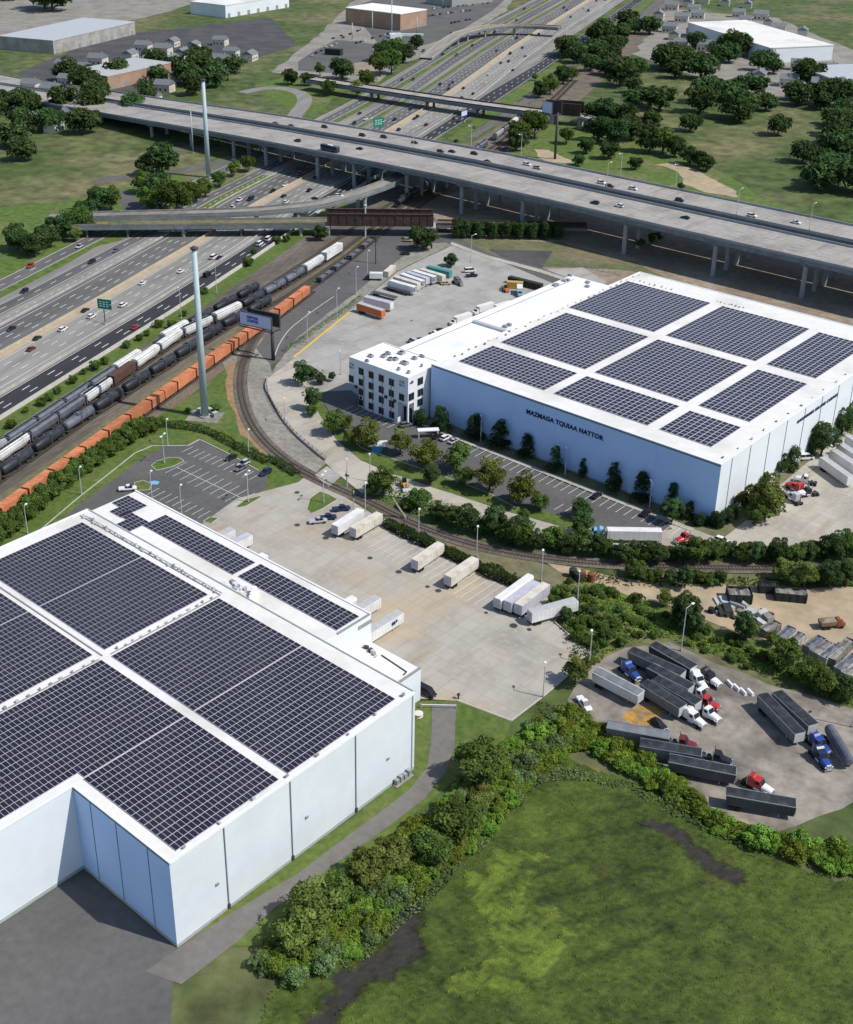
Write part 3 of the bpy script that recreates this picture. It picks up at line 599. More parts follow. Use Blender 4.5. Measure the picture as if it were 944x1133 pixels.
for u in (OU0 + 11.4, OU0 + 15.8, OU0 + 20): rel(MB().box(u - .1, u + .1, OV0 - .15, OV0 - .003, .2, 13.5), 'downpipe', 'seam', of, F0)
for x, y in ((178, 490), (418, 572), (488, 605)):
    u, z = on_v(370 + x / 7.26, 360 + y / 7.26, OV0); rel(MB().box(u - .5, u + .5, OV0 - .6, OV0 - .003, z - .5, z + .5), 'wall_lamp', 'dark_metal', of, F0)
def emblem_v(x, y):
    u, z = on_v(370 + x / 7.26, 360 + y / 7.26, OV0); mb = MB(); 
    u -= .1; mb.box(u - 1.0, u - .15, OV0 - .06, OV0 - .003, z + .1, z + 1.1).box(u + .15, u + 1.2, OV0 - .06, OV0 - .003, z + .1, z + 1.1).box(u - 1.2, u + .2, OV0 - .06, OV0 - .003, z - 1.1, z - .2).box(u + .5, u + 1.1, OV0 - .06, OV0 - .003, z - 1.0, z - .2)
    rel(mb, 'emblem', 'grey_metal', of, F0)
emblem_v(140, 325); emblem_v(543, 468)
v, z = on_u(370 + 620 / 7.26, 360 + 462 / 7.26, OU1); rel(MB().box(OU1 + .003, OU1 + .06, v - .9, v + .9, z - .3, z + .3).box(OU1 + .003, OU1 + .06, v - .2, v + .9, z + .4, z + .7), 'emblem', 'sign_blue', of, F0)
rel(MB().box(OU1 - 4.4, OU1 - .7, OV0 + 3.0, OV0 + 3.19, .1, 5.5), 'entrance_door', 'window_glass', of, F0)
rel(MB().box(OU0 + .5, OU0 + 6, OV0 + 4.8, OV0 + 4.99, .1, 4.8), 'carport_door', 'dark_metal', of, F0)
for (x, y, w, l) in ((293, 247, 2.0, 1.2), (263, 288, 1.4, .9), (398, 248, 1.8, 1.5), (432, 225, 2.2, 1.0), (452, 272, 1.8, 1.6), (490, 272, 1.8, 1.6), (565, 303, 2.8, 1.8), (540, 222, 2.2, 2.0), (518, 352, 1.0, .9), (597, 378, 1.0, .9), (702, 325, .7, .7), (645, 265, 1.8, 1.2), (705, 248, 2.0, .6)):
    u, v = G(370 + x / 7.26, 360 + y / 7.26, OH + .5); q = rel(MB().box(u - w / 2, u + w / 2, v - l / 2, v + l / 2, OH + .12, OH + 1.1), 'rooftop_unit', 'grey_metal', of, F0)
    rel(MB().cyl((u, v, OH + 1.1), (u, v, OH + 1.25), min(w, l) * .36, n=10), 'fan_cowl', 'dark_metal', q, F0)
# annex with loading docks
AU0, AV0, AV1, AH = -285.8, 315.6, 434.0, 13.5
an = thing('dock_annex', 'long low white annex with a bright white roof between trailer lot and blue warehouse', 'warehouse annex', (AU0, AV0, 0)); A0 = (AU0, AV0)
rel(MB().box(AU0, U0 - .1, AV0, AV1, 0, AH), 'wall', 'white_wall', an, A0)
rel(MB().box(AU0 + .3, U0 - .1, AV0 + .3, AV1 - .3, AH + .003, AH + .15), 'roof', 'roof_bright', an, A0)
rel(MB().box(AU0 - .1, AU0 + .35, AV0, AV1, AH + .16, AH + .45), 'parapet', 'white_trim', an, A0); rel(MB().box(AU0 + 3.2, AU0 + 3.5, AV0 + 1, AV1 - 4, AH + .16, AH + .3), 'gutter', 'grey_metal', an, A0)
a = G(524, 357, AH); rel(MB().box(a[0], a[0] + 17, a[1] - .8, a[1] + .8, AH + .16, AH + 1.1), 'roof_duct', 'galv', an, A0)
for (x, y) in ((580, 280), (600, 275), (665, 240), (695, 235), (715, 195), (868, 255), (865, 290), (150, 640), (185, 625)):
    u, v = G(540 + x / 7.867, 280 + y / 7.867, AH + .5); rel(MB().box(u - .9, u + .9, v - .6, v + .6, AH + .16, AH + 1.1), 'roof_vent', 'grey_metal', an, A0)
for k in range(14):
    v = AV0 + 12 + k * 7.4; q = rel(MB().box(AU0 - .12, AU0 - .003, v - 1.4, v + 1.4, 1.2, 4.2), 'dock_door', 'grey_metal', an, A0)
# ------------------------------------------------------------------ the white warehouse in front
HL = 20.9; LU0, LU1, LV0, LV1 = -259.4, -142.1, 99.8, 167.0; NU = -171.4
wl = thing('warehouse', 'large white warehouse in front with a pale end wall and a notched solar roof', 'warehouse', (LU1, LV1, 0)); L0 = (LU1, LV1)
out = [(LU0, 30), (NU, 30), (NU, LV0), (LU1, LV0), (LU1, LV1), (LU0, LV1)]
mb = MB(); mb.prism(out, .8, HL); o = rel(mb, 'wall', ['white_wall', 'shade_blue_wall'], wl, L0)
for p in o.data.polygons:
    if p.normal.y < -.5: p.material_index = 1  # walls turned from the sun have their blue shade painted into the colour
rel(MB().prism([(LU0 - .06, 29.9), (NU + .06, 29.9), (NU + .06, LV0 - .06), (LU1 + .06, LV0 - .06), (LU1 + .06, LV1 + .06), (LU0 - .06, LV1 + .06)], 0, .8), 'base_course', 'base_course', wl, L0)
rel(MB().prism([(LU0 + .3, 30.3), (NU - .3, 30.3), (NU - .3, LV0 + .3), (LU1 - .3, LV0 + .3), (LU1 - .3, LV1 - .3), (LU0 + .3, LV1 - .3)], HL + .003, HL + .12), 'roof', 'roof_white', wl, L0)
for x0, x1, y0, y1 in ((NU - .03, LU1 + .1, LV0 - .1, LV0 + .35), (LU1 - .35, LU1 + .1, LV0 + .35, LV1 - .2), (NU - .35, NU + .1, 30, LV0 - .1), (LU0 - .1, LU0 + .35, 30, LV1 - .2)):
    rel(MB().box(x0, x1, y0, y1, HL + .125, HL + .38), 'parapet', 'white_trim', wl, L0)
rel(MB().box(LU0, LU1, LV1 - .2, LV1 + .1, HL + .125, HL + .3), 'roof_edge', 'base_course', wl, L0)
# ribs of the end wall as surface relief, one mesh per bay
vj = [LV0, 112.6, 129.7, 148.3, LV1]
for a, b in zip(vj, vj[1:]):
    mb = MB(); n = int((b - a) / .6)
    for k in range(n): y = a + .5 + (b - a - 1) * k / (n - 1); mb.box(LU1 + .003, LU1 + .007, y - .04, y + .04, .85, HL - .35)
    s_ = rel(mb, 'ribbed_panel', 'white_wall', wl, L0)
for v in vj[1:-1]:
    q = rel(MB().box(LU1 + .003, LU1 + .16, v - .12, v + .12, 1.4, HL - .2), 'downpipe', 'seam', wl, L0)
    rel(MB().box(LU1 + .003, LU1 + .35, v - .25, v + .25, .3, 1.4), 'pipe_shoe', 'dark_metal', q, L0)
rel(MB().box(LU1 + .003, LU1 + .2, LV1 - 1.0, LV1 - .75, .3, HL - .2), 'downpipe', 'galv', wl, L0)
rel(MB().box(LU1 + .003, LU1 + .14, LV0 + .15, LV1 - .1, HL - .3, HL + .12), 'eaves_strip', 'white_trim', wl, L0)
for x, y in ((453, 411), (640, 271), (810, 149)):
    v, z = on_u(x / 1.888, 760 + y / 1.888, LU1); rel(MB().box(LU1 + .052, LU1 + .35, v - .3, v + .3, z - .25, z + .25), 'wall_lamp', 'grey_metal', wl, L0)
for u in (-148.5, -158, -166): rel(MB().box(u - .07, u + .07, LV0 - .08, LV0 - .003, .8, HL - .3), 'panel_joint', 'seam', wl, L0)
rel(MB().box(NU + .2, LU1, LV0 - .12, LV0 - .003, HL - .28, HL + .1), 'eaves_strip', 'seam', wl, L0)
v, z = on_u(443, 858, LU1)
q = rel(MB().box(LU1 + .1, LU1 + 1.5, v - 2.8, v + 2.8, 0, .3), 'equipment_pad', 'conc', wl, L0)
for k in range(4): rel(MB().box(LU1 + .25, LU1 + 1.2, v - 2.4 + k * 1.3, v - 1.5 + k * 1.3, .3, 1.6 + .25 * (k % 2)), 'meter_cabinet', 'grey_metal', q, L0)
# lower front part along the docks
pn = thing('dock_annex', 'white dock annex of the front warehouse, its narrow roof lined with solar panels and clutter', 'warehouse annex', (-264.2, LV1 + .2, 0)); P0 = (-264.2, LV1 + .2)
HP, HE, PV = 17.0, 9.0, 186.4
rel(MB().box(-264.2, -173, LV1 + .12, PV, 0, HP), 'wall', 'white_wall', pn, P0); rel(MB().box(-263.9, -173.3, LV1 + .12, PV - .3, HP + .003, HP + .12), 'roof', 'roof_white', pn, P0)
rel(MB().box(-172.99, -157, LV1 + .12, PV, 0, HE), 'wall', 'white_wall', pn, P0); rel(MB().box(-172.9, -157.3, LV1 + .12, PV - .3, HE + .003, HE + .12), 'roof', 'roof_white', pn, P0)
rel(MB().box(-264.2, -173, PV - .35, PV + .1, HP + .125, HP + .4), 'parapet', 'white_trim', pn, P0); rel(MB().box(-173.4, -172.9, LV1 + 8, PV - .4, HP + .125, HP + .4), 'parapet', 'grey_metal', pn, P0)
rel(MB().box(-157.5, -156.9, LV1 + .5, PV, HE + .125, HE + .4), 'parapet', 'grey_metal', pn, P0)
a = on_u(404, 691, -172.98); rel(MB().box(-172.97, -172.9, a[0] - 2.4, a[0] + 2.4, a[1] - .5, a[1] + .6), 'faded_sign', 'grey_metal', pn, P0)
random.seed(3)
m_ = MB()
for k in range(16):
    u, v = fX5(200 + 15 * k, 440 + 14.0 * k + random.uniform(-14, 14), HE + .5); w, l = random.uniform(.3, .9), random.uniform(.3, 1.0)
    rel(MB().box(u - w / 2, u + w / 2, v - l / 2, v + l / 2, HE + .12, HE + .5 + random.uniform(0, .5)), 'roof_vent', random.choice(['grey_metal', 'galv', 'dark_metal']), pn, P0)
a = fX5(470, 640, HE + .3); b = fX5(680, 780, HE + .3); rel(MB().bar((a[0], a[1], HE + .2), (b[0], b[1], HE + .2), .22, .2), 'roof_pipe', 'dark_metal', pn, P0); c = fX5(655, 805, HE + .3); rel(MB().bar((b[0], b[1], HE + .21), (c[0], c[1], HE + .21), .25, .22), 'roof_pipe', 'dark_metal', pn, P0)
# plant cluster on the ridge
u, v = -202.5, 168.5
q = MB()
for k in range(22):
    a = random.uniform(-4.6, 1.8); b = random.uniform(.6, 4.0); w = random.uniform(.3, .8); q = MB().box(u + a - w, u + a + w, v + b - .5, v + b + .5, HP + .12, HP + random.uniform(.6, 2.6)); rel(q, 'plant_unit', random.choice(['galv', 'grey_metal', 'alu', 'grey_metal', 'roof_white']), pn, P0)
for k in range(6): rel(MB().cyl((u + 2.2 + k * .7, v + 5.0 - k * .9, HP + .12), (u + 2.2 + k * .7, v + 5.0 - k * .9, HP + 1.9 - k * .1), .75, n=10), 'plant_tank', 'roof_bright', pn, P0)
# conduits and pipes along the roof aisles of the front warehouse
def clutter_run(a, b, n, z, t, ref, amp=.35, m=('grey_metal', 'galv')):
    for k in range(n):
        s = k / (n - 1) if n > 1 else 0; u = a[0] + (b[0] - a[0]) * s + random.uniform(-amp, amp); v = a[1] + (b[1] - a[1]) * s + random.uniform(-amp, amp)
        w, l = random.uniform(.25, .6), random.uniform(.3, .8); rel(MB().box(u - w / 2, u + w / 2, v - l / 2, v + l / 2, z, z + random.uniform(.25, .7)), 'conduit_box', random.choice(m), t, ref)
zr = HL + .125
rel(MB().box(-258, -201.5, 163.3, 163.55, zr, zr + .25), 'conduit', 'grey_metal', wl, L0); rel(MB().box(-258, -201.5, 164.2, 164.4, zr, zr + .2), 'conduit', 'galv', wl, L0)
clutter_run((-257, 163.8), (-203, 163.8), 46, zr, wl, L0, .5)
rel(MB().box(-201.2, -201.0, 131, 163.5, zr, zr + .25), 'conduit', 'grey_metal', wl, L0); clutter_run((-201.6, 133), (-201.6, 161), 13, zr, wl, L0, .3)
rel(MB().box(-201.5, -201.3, 92, 128, zr, zr + .25), 'conduit', 'grey_metal', wl, L0); clutter_run((-201.9, 96), (-201.9, 127), 12, zr, wl, L0, .3)
rel(MB().box(-258, -202, 129.2, 129.5, zr, zr + .25), 'conduit', 'grey_metal', wl, L0)
clutter_run((-142.9, 104), (-142.9, 164), 8, zr + .26, wl, L0, .15)
clutter_run((-255.3, 318), (-255.3, 436), 30, H1 + .153, wh, W0, .7, ('grey_metal', 'wood', 'galv')); clutter_run((-253, 429.5), (-236, 429.5), 8, H1 + .153, wh, W0, .4); clutter_run((-216, 430), (-205, 430), 8, H1 + .153, wh, W0, .5); clutter_run((-148.6, 312), (-148.6, 420), 14, H1 + .153, wh, W0, .25, ('wood', 'galv'))
# ------------------------------------------------------------------ solar arrays: rows of modules on aluminium racks
def array(label, u0, u1, v0, v1, z, group, pitch=1.93, mod=1.1, along='v', holes=(), gu=.10, gv=.05):
    t = thing('solar_array', label, 'solar array', (u0, v0, z), 0, group)
    n = max(1, round((u1 - u0) / pitch)); pu = (u1 - u0) / n; nv = max(1, round((v1 - v0) / mod)); pv = (v1 - v0) / nv
    for i in range(n):
        a = i * pu + .004; b = (i + 1) * pu - .004; mb = MB(); js = [j for j in range(nv) if not any(h[0] <= i / n < h[1] and h[2] <= j / nv < h[3] for h in holes)]
        if not js: continue
        js0 = js[0]; runs = []
        for j in js:
            if runs and runs[-1][1] == j: runs[-1][1] = j + 1
            else: runs.append([j, j + 1])
        for r0, r1 in runs:
            y0, y1 = r0 * pv, r1 * pv
            mb.hexa([(a, y0, .08), (b, y0, .08), (b, y1, .08), (a, y1, .08)], [(a, y0, .26), (b, y0, .20), (b, y1, .20), (a, y1, .26)], 0)
        for j in js:
            y0, y1 = j * pv + gv, (j + 1) * pv - gv; c, d = a + gu, b - gu
            for x0, x1 in ((c, d),):
                za = .26 - (x0 - a) / (b - a) * .06 + .015; zb = .26 - (x1 - a) / (b - a) * .06 + .015
                mb.add([(x0, y0, za), (x1, y0, zb), (x1, y1, zb), (x0, y1, za)], [(0, 1, 2, 3)], 1)
        mb.build('panel_row', ['rack', 'cell'], t, fix=False)
    return t
zl = HL + .12
GL = 'solar arrays on the front warehouse roof'; GR = 'solar arrays on the blue warehouse roof'; GP = 'solar arrays on the dock annex roof'
array('solar array at the far back corner of the front warehouse roof, beside the car park', -254.4, -229.05, 131.1, 161.5, zl, GL)
array('solar array on the front warehouse roof behind the plant cluster, across the ridge aisle', -228.75, -203.4, 131.1, 161.5, zl, GL)
array('solar array on the front warehouse roof just past the aisle crossing, beside the ridge line', -200.3, -171.95, 130.6, 162.2, zl, GL)
array('solar array at the roof corner of the front warehouse above the grass and asphalt path', -171.65, -143.5, 130.6, 162.2, zl, GL)
array('solar array cut off by the picture edge, deep on the front warehouse roof', -256, -229.05, 70, 128.0, zl, GL)
array('solar array on the front warehouse roof between two aisles, cut by the rounded picture edge', -228.75, -203.7, 70, 128.0, zl, GL)
array('solar array behind the roof notch of the front warehouse, wrapping its inner corner', -200.8, -171.95, 72, 128.2, zl, GL, holes=((.88, 1., 0, .545),))
array('solar array beside the roof notch, along the top of the pale ribbed end wall', -171.65, -143.5, 102.5, 128.2, zl, GL)
zp = HP + .12
array('small stepped solar array at the far end of the dock annex roof', -263.2, -254.6, 174.0, 183.0, zp, GP, pitch=1.75, holes=((0, .3, 0, .3),))
array('long stepped solar array on the dock annex roof, up to the plant cluster', -256.5, -210.5, 171.0, 183.2, zp, GP, pitch=1.9, holes=((0, .17, .5, 1.), (.17, 1., 0, .32), (0, .05, 0, .2)))
array('narrow solar array on the dock annex roof between plant cluster and step', -209.0, -174.2, 175.8, 183.6, zp, GP, pitch=1.9)
zr_ = H1 + .15
nm = [['front solar array nearest the office block', 'middle front solar array above the lettering on the blue wall', 'small front corner solar array above the blue and white wall corner'],
      ['middle solar array along the bright annex roof', 'central solar array of the nine on the blue warehouse roof', 'middle solar array along the white side wall with small lettering'],
      ['back solar array at the annex corner of the blue warehouse roof', 'middle back solar array facing the concrete viaduct', 'back corner solar array of the blue warehouse roof beside viaduct and white side wall']]
for j, (v0, v1) in enumerate(((315.9, 334.9), (339.6, 379.8), (385.4, 426.4))):
    for i, (u0, u1) in enumerate((((-251.8, -215.7)), ((-212.0, -176.6)), ((-172.6, -154.7)))):
        a0 = u0 - (2.6 if j == 2 and i == 0 else 0)
        array(nm[j][i], a0, u1 - (1.2 if j == 2 and i == 0 else 0), v0, v1 - (.8 if i == 2 else 0), zr_, GR, pitch=1.95, mod=2.1, gu=.15, gv=.13)
# ------------------------------------------------------------------ the long concrete viaduct
def vz(u): return lerp_tab([(-1010, -.6), (-900, 1.2), (-700, 9.2), (-640, 11.7), (-575, 14.3), (-500, 16.6), (-420, 18.4), (400, 18.4)], u)
NV0, NV1, FV0, FV1 = 507.0, 536.5, 538.6, 561.5
US = list(range(-1010, 300, 12))
def vz2(u): return vz(u) + lerp_tab([(-900, .1), (-600, 2.)], u)
vd = thing('viaduct', 'long grey concrete motorway viaduct on tall columns crossing the whole scene behind the warehouse', 'viaduct', (-300, 507, 0)); VR = (-300, 507)
def deck_strip(mb, v0, v1, zf, b, t, m=None):
    secs = [[(u, v0, zf(u) + b), (u, v1, zf(u) + b), (u, v1, zf(u) + t), (u, v0, zf(u) + t)] for u in US]
    mb.loft(secs, m)
for (a, b, zf) in ((NV0, NV1, vz), (FV0, FV1, vz2)):
    mb = MB(); deck_strip(mb, a, b, zf, -.35, 0); rel(mb, 'deck', 'deck_concrete', vd, VR)
    for e, s in ((a, 1), (b, -1)):
        mb = MB(); deck_strip(mb, e if s > 0 else e - .4, e + .4 if s > 0 else e, zf, .003, 1.05); rel(mb, 'parapet', 'conc_blue', vd, VR)
    for k, v in enumerate([a + .35, a + 6, a + 12, (a + b) / 2 + 3, b - 6, b - .95]):
        mb = MB(); deck_strip(mb, v, v + .6, zf, -2.35, -.353); rel(mb, 'girder', 'girder', vd, VR)
mb = MB(); 
for u in range(-660, 290, 24):
    for v in (NV0 - .12, ): mb.box(u - .12, u + .12, v, NV0 - .003, vz(u) - .6, vz(u) + 1.0)
mb = MB()
for zf, a, b in ((vz, NV0, NV1), (vz2, FV0, FV1)):
    n = 6 if a == NV0 else 5
    for j in range(1, n):
        v = a + 1.6 + (b - a - 3.2) * j / n
        for u in np.arange(-1000, 285, 14.): mb.add([(u, v - .12, zf(u) + .03), (u + 4.5, v - .12, zf(u + 4.5) + .03), (u + 4.5, v + .12, zf(u + 4.5) + .03), (u, v + .12, zf(u) + .03)], [(0, 1, 2, 3)])
    for v in (a + 1.5, b - 1.5):
        for u, w in zip(US, US[1:]): mb.add([(u, v - .1, zf(u) + .03), (w, v - .1, zf(w) + .03), (w, v + .1, zf(w) + .03), (u, v + .1, zf(u) + .03)], [(0, 1, 2, 3)])
rel(mb, 'lane_marking', 'mark_white', vd, VR, fix=False)
pu = [fC(462, 200, 14)[0], fC(560, 230, 14)[0], fC(755, 270, 14)[0]] + [fD(x, y, 15)[0] for x, y in ((108, 220), (310, 258), (503, 302), (705, 355))] + [fE(x, y, 15)[0] for x, y in ((125, 318), (432, 395), (768, 458))]
pu = sorted(pu); pu += [pu[-1] + 42, pu[-1] + 84, pu[-1] + 126]; pu = [pu[0] - 80, pu[0] - 40] + pu
for u in pu:
    for (a, b, zf, cols) in ((NV0, NV1, vz, (NV0 + 2.0, NV0 + 15.5, NV1 - 4)), (FV0, FV1, vz2, (FV0 + 4, FV1 - 4))):
        zb = zf(u) - 2.353
        pr = rel(MB().hexa([(u - 1, a + 2.2, zb - 1.5), (u + 1, a + 2.2, zb - 1.5), (u + 1, b - 2.2, zb - 1.5), (u - 1, b - 2.2, zb - 1.5)], [(u - 1, a - .4, zb), (u + 1, a - .4, zb), (u + 1, b + .3, zb), (u - 1, b + .3, zb)]), 'pier_cap', 'conc_blue', vd, VR)
        for v in cols: rel(MB().cyl((u, v + (1.2 if v == cols[0] else 0), -.2), (u, v + (1.2 if v == cols[0] else 0), zb - 1.45), 1.05, n=14), 'column', 'conc_blue', pr, VR)
# ------------------------------------------------------------------ generic deck bridges
def bridge(name, label, pts, w, z, m_deck, m_side, piers=(), par=.9, depth=1.8, pier_h=None, group=None, smoothit=1):
    """pts: near edge (u, v[, z]) left to right; w: width away from the camera"""
    P_ = smooth([(p[0], p[1]) for p in pts], smoothit); t = thing(name, label, 'bridge', (P_[0].x, P_[0].y, 0), 0, group); ref = (P_[0].x, P_[0].y)
    L_ = [0.]; 
    for a, b in zip(P_, P_[1:]): L_.append(L_[-1] + (b - a).length)
    zz = [z(l / L_[-1]) if callable(z) else z for l in L_]
    def nrm(i):
        d = (P_[min(i + 1, len(P_) - 1)] - P_[max(i - 1, 0)]).normalized(); return Vector((-d.y, d.x, 0))
    def band(o0, o1, b, tp):
        return [[(*(P_[i] + nrm(i) * o0).xy, zz[i] + b), (*(P_[i] + nrm(i) * o1).xy, zz[i] + b), (*(P_[i] + nrm(i) * o1).xy, zz[i] + tp), (*(P_[i] + nrm(i) * o0).xy, zz[i] + tp)] for i in range(len(P_))]
    rel(MB().loft(band(0, w, -.4, 0)), 'deck', m_deck, t, ref)
    for o in (0, w - .35): rel(MB().loft(band(o, o + .35, .003, par)), 'parapet', m_side, t, ref); rel(MB().loft(band(o - .06, o + .41, -depth, -.403)), 'girder', 'girder', t, ref)
    for fr in piers:
        l = fr * L_[-1]; i = max(k for k in range(len(L_)) if L_[k] <= l); a, b = P_[i] + nrm(i) * .6, P_[i] + nrm(i) * (w - .6)
        pr = rel(MB().bar((a.x, a.y, zz[i] - depth - 1.2), (b.x, b.y, zz[i] - depth - 1.2), 1.4, 1.19), 'pier_cap', 'conc', t, ref)
        for q in (a * .85 + b * .15, a * .15 + b * .85): rel(MB().cyl((q.x, q.y, -.2), (q.x, q.y, zz[i] - depth - 1.15), .95, n=12), 'column', 'conc', pr, ref)
    return t
bridge('ramp_bridge', 'curved concrete flyover ramp with pale parapets swinging under the viaduct', [fC(-120, 478, 8), fC(50, 476, 8), fC(300, 472, 8), fC(560, 468, 8), fC(700, 455, 8.5), fC(850, 437, 9), fD(130, 342, 9.5), fD(205, 318, 10), fD(285, 286, 10.5), fD(330, 255, 10.5)], 8.5, lambda f: 8 + 2.2 * f, 'hw_concrete', 'conc_dark', (.28, .4, .5, .6, .7, .8), smoothit=2)
bridge('road_bridge', 'low weathered concrete bridge with dark underside in front of the curved ramp', [fC(-120, 505, 6.5), fC(60, 503, 6.5), fC(450, 500, 6.5), fC(868, 496, 6.5)], 9.0, 6.5, 'dry_grass', 'conc_dark', (.2, .27, .36, .46, .58, .7, .81, .92), depth=2.2)
t = bridge('road_bridge', 'narrow dark railed bridge on squat piers far behind the viaduct', [fA(120, 278, 8), fA(250, 299, 8), fA(640, 358, 8), fA(944, 398, 8), fB(330, 242, 8)], 13, 8, 'conc', 'rusty_steel', (.33, .42, .51, .6, .7, .8, .89), depth=2.4)
bridge('ramp_bridge', 'far curved flyover ramp above the motorway near the top of the picture', [fA(560, 205, 1), fA(585, 185, 3), fA(620, 152, 5.5), fA(680, 118, 7.5), fA(760, 97, 8), fA(860, 92, 8), fA(1000, 100, 8)], 11, lambda f: 1.5 + 7 * min(1, f * 2.2), 'hw_concrete', 'hw_tan', (.3, .42, .54, .66, .8), depth=2.0, smoothit=2)
# steel girder spans over the railway
def girder_span(label, a, b, w, z0, z1, group):
    t = thing('girder_bridge', label, 'bridge', (a[0], a[1], 0), 0, group); ref = (a[0], a[1])
    d = Vector((b[0] - a[0], b[1] - a[1], 0)); L_ = d.length; d.normalize(); n = Vector((-d.y, d.x, 0))
    for o in (0, w):
        p, q = Vector((a[0], a[1], 0)) + n * o, Vector((b[0], b[1], 0)) + n * o
        g_ = rel(MB().bar((p.x, p.y, z0), (q.x, q.y, z0), .5, z1 - z0), 'plate_girder', 'rusty_steel', t, ref)
        mb = MB(); mb.bar((p.x, p.y, z1 + .003), (q.x, q.y, z1 + .003), 1.1, .25)
        k = 2.
        while k < L_ - 1: c = p + d * k; e = c + d * .3; mb.bar((c.x, c.y, z0 + .05), (e.x, e.y, z0 + .05), .9, z1 - z0 - .1); k += 4
        rel(mb, 'stiffener', 'rusty_steel', g_, ref)
    p, q = Vector((a[0], a[1], 0)) + n * w / 2, Vector((b[0], b[1], 0)) + n * w / 2
    rel(MB().bar((p.x, p.y, z0 - .6), (q.x, q.y, z0 - .6), w - .6, .9), 'bridge_floor', 'ballast_brown', t, ref)
    for e in (a, b):
        p, q = Vector((e[0], e[1], 0)) - n * .8, Vector((e[0], e[1], 0)) + n * (w + .8)
        rel(MB().bar((p.x, p.y, -.2), (q.x, q.y, -.2), 2.6, z0 + .1 - .6), 'abutment', 'conc', t, ref)
    return t
a, b = fD(38, 437, 6), fD(408, 440, 6)
girder_span('dark rusty plate girder railway bridge between grey abutments over the tracks', a, b, 9, 6.0, 11.6, None)
a2, b2 = G(611, 126, 7), G(642, 128.5, 7)
girder_span('far brown plate girder bridge over the tracks, behind the tall black billboard pole', a2, b2, 10, 7.0, 14.5, None)
c2 = G(662, 136.5, 7)
bridge('road_bridge', 'short pale concrete bridge stub on one column beside the far brown girder bridge', [G(641, 131, 7), c2], 8, 7.5, 'conc', 'conc', (.55,), smoothit=0)
c0, c1 = fD(420, 440, 4), fD(944, 452, 4)
t = bridge('rail_viaduct', 'low dark railway viaduct behind the clipped row of hedge trees', [c0, c1], 7, 4.6, 'ballast_brown', 'rusty_steel', (.04, .16, .28, .4, .52, .64, .76, .88, .97), par=.8, depth=1.6)
# ------------------------------------------------------------------ lamp posts, masts, signs
def make_lamp(h, arm=1.6, heads=1, m='galv', r=.13):
    def f():
        t = thing('street_lamp', 'x', 'street lamp')
        MB().cyl((0, 0, 0), (0, 0, .5), .28, n=8).build('foot', 'conc', t); MB().cyl((0, 0, .5), (0, 0, h), r * 1.25, r * .8, n=8).build('pole', m, t)
        for k in range(heads):
            s = 1 if k == 0 else -1
            am = MB().cyl((0, 0, h - .15), (s * arm, 0, h + .1), .06, n=6).build('arm', m, t)
            MB().hexa([(s * arm - .2, -.32, h), (s * arm + .75, -.32, h), (s * arm + .75, .32, h), (s * arm - .2, .32, h)], [(s * arm - .2, -.25, h + .22), (s * arm + .7, -.22, h + .18), (s * arm + .7, .22, h + .18), (s * arm - .2, .25, h + .22)]).build('lamp_head', 'white_trim', am)
        return t
    return f
L9, L9d, L12, L14 = Proto(make_lamp(9, 1.2)), Proto(make_lamp(10, 1.3, 2)), Proto(make_lamp(12, 2.2)), Proto(make_lamp(13, 2.4))
def lamps(proto, items, group, rz=.8):
    for f, x, y, lb in items:
        p = f(x, y); proto.put((p[0], p[1], .15), rz, lb, group)
gl = 'lamp posts around the front car park and yard'
lamps(L9, [(fG, 285, 497, 'white lamp post in the lawn halfway along the orange train'), (fG, 97, 632, 'white lamp post on the lawn nearest the roof corner of the front warehouse'), (fG, 585, 325, 'lamp post in the hedge gap behind the front car park island'),
           (fG, 867, 362, 'lamp post behind the parked dark cars of the front car park'), (fG, 530, 512, 'lamp post against the dock annex at the blue tarpaulin'), (fG, 633, 562, 'second lamp post along the dock annex, at the last front bays'),
           (fO, 620, 176, 'tall lamp post behind the two trailers nearest the level crossing'), (fP, 163, 137, 'plain lamp post between hedge and empty trailer bays'), (fP, 405, 212, 'lamp post at the head of the second single trailer'),
           (fP, 675, 315, 'lamp post behind the cluster of four trailers'), (fP, 826, 405, 'lamp post at the tip of the slanted trailer'), (fP, 876, 662, 'lamp post on the outer corner of the concrete yard above the truck yard'),
           (fP, 683, 800, 'lamp post at the lower edge of the concrete yard near the round olive tree')], gl, 2.2)
lamps(L9d, [(fG, 573, 387, 'twin headed lamp post on the big grass island of the car park'), (fG, 865, 522, 'twin headed lamp post on the island between car park and concrete yard'), (fO, 447, 138, 'twin headed lamp post on the rounded lawn by the level crossing')], gl, 2.0)
gw = 'lamp posts along the warehouse and office road'
lamps(L9, [(fI, 285, 452, 'lamp post standing alone on the curved concrete road'), (fI, 640, 692, 'lamp post on the road beside the level crossing'), (fI, 545, 714, 'thin post beside the siding at the level crossing'), (fI, 517, 245, 'white lamp post left of the office block by the lot'),
           (fL, 120, 224, 'lamp post before the blue wall below the start of its lettering'), (fL, 473, 362, 'lamp post before the blue wall halfway along the parking bays'), (fL, 825, 502, 'lamp post before the blue wall at the last parking bays')], gw, 2.4)
lamps(L12, [(fH, 653, 497, 'tall lamp post on the long white kerb line at the lot entrance'), (fH, 530, 602, 'tall lamp post beside the yellow kerb'), (fH, 733, 402, 'lamp post behind the orange trailer'), (fH, 780, 330, 'lamp post by the small white box truck in the yard road')], gw, 2.0)
lamps(L14, [(fF, 632, 452, 'tall lamp with cluster of heads on the grass bank by the white hoppers'), (fF, 755, 362, 'tall lamp with bent arm on the grass bank near the small truck')], 'lamps on the grass bank', 2.6)
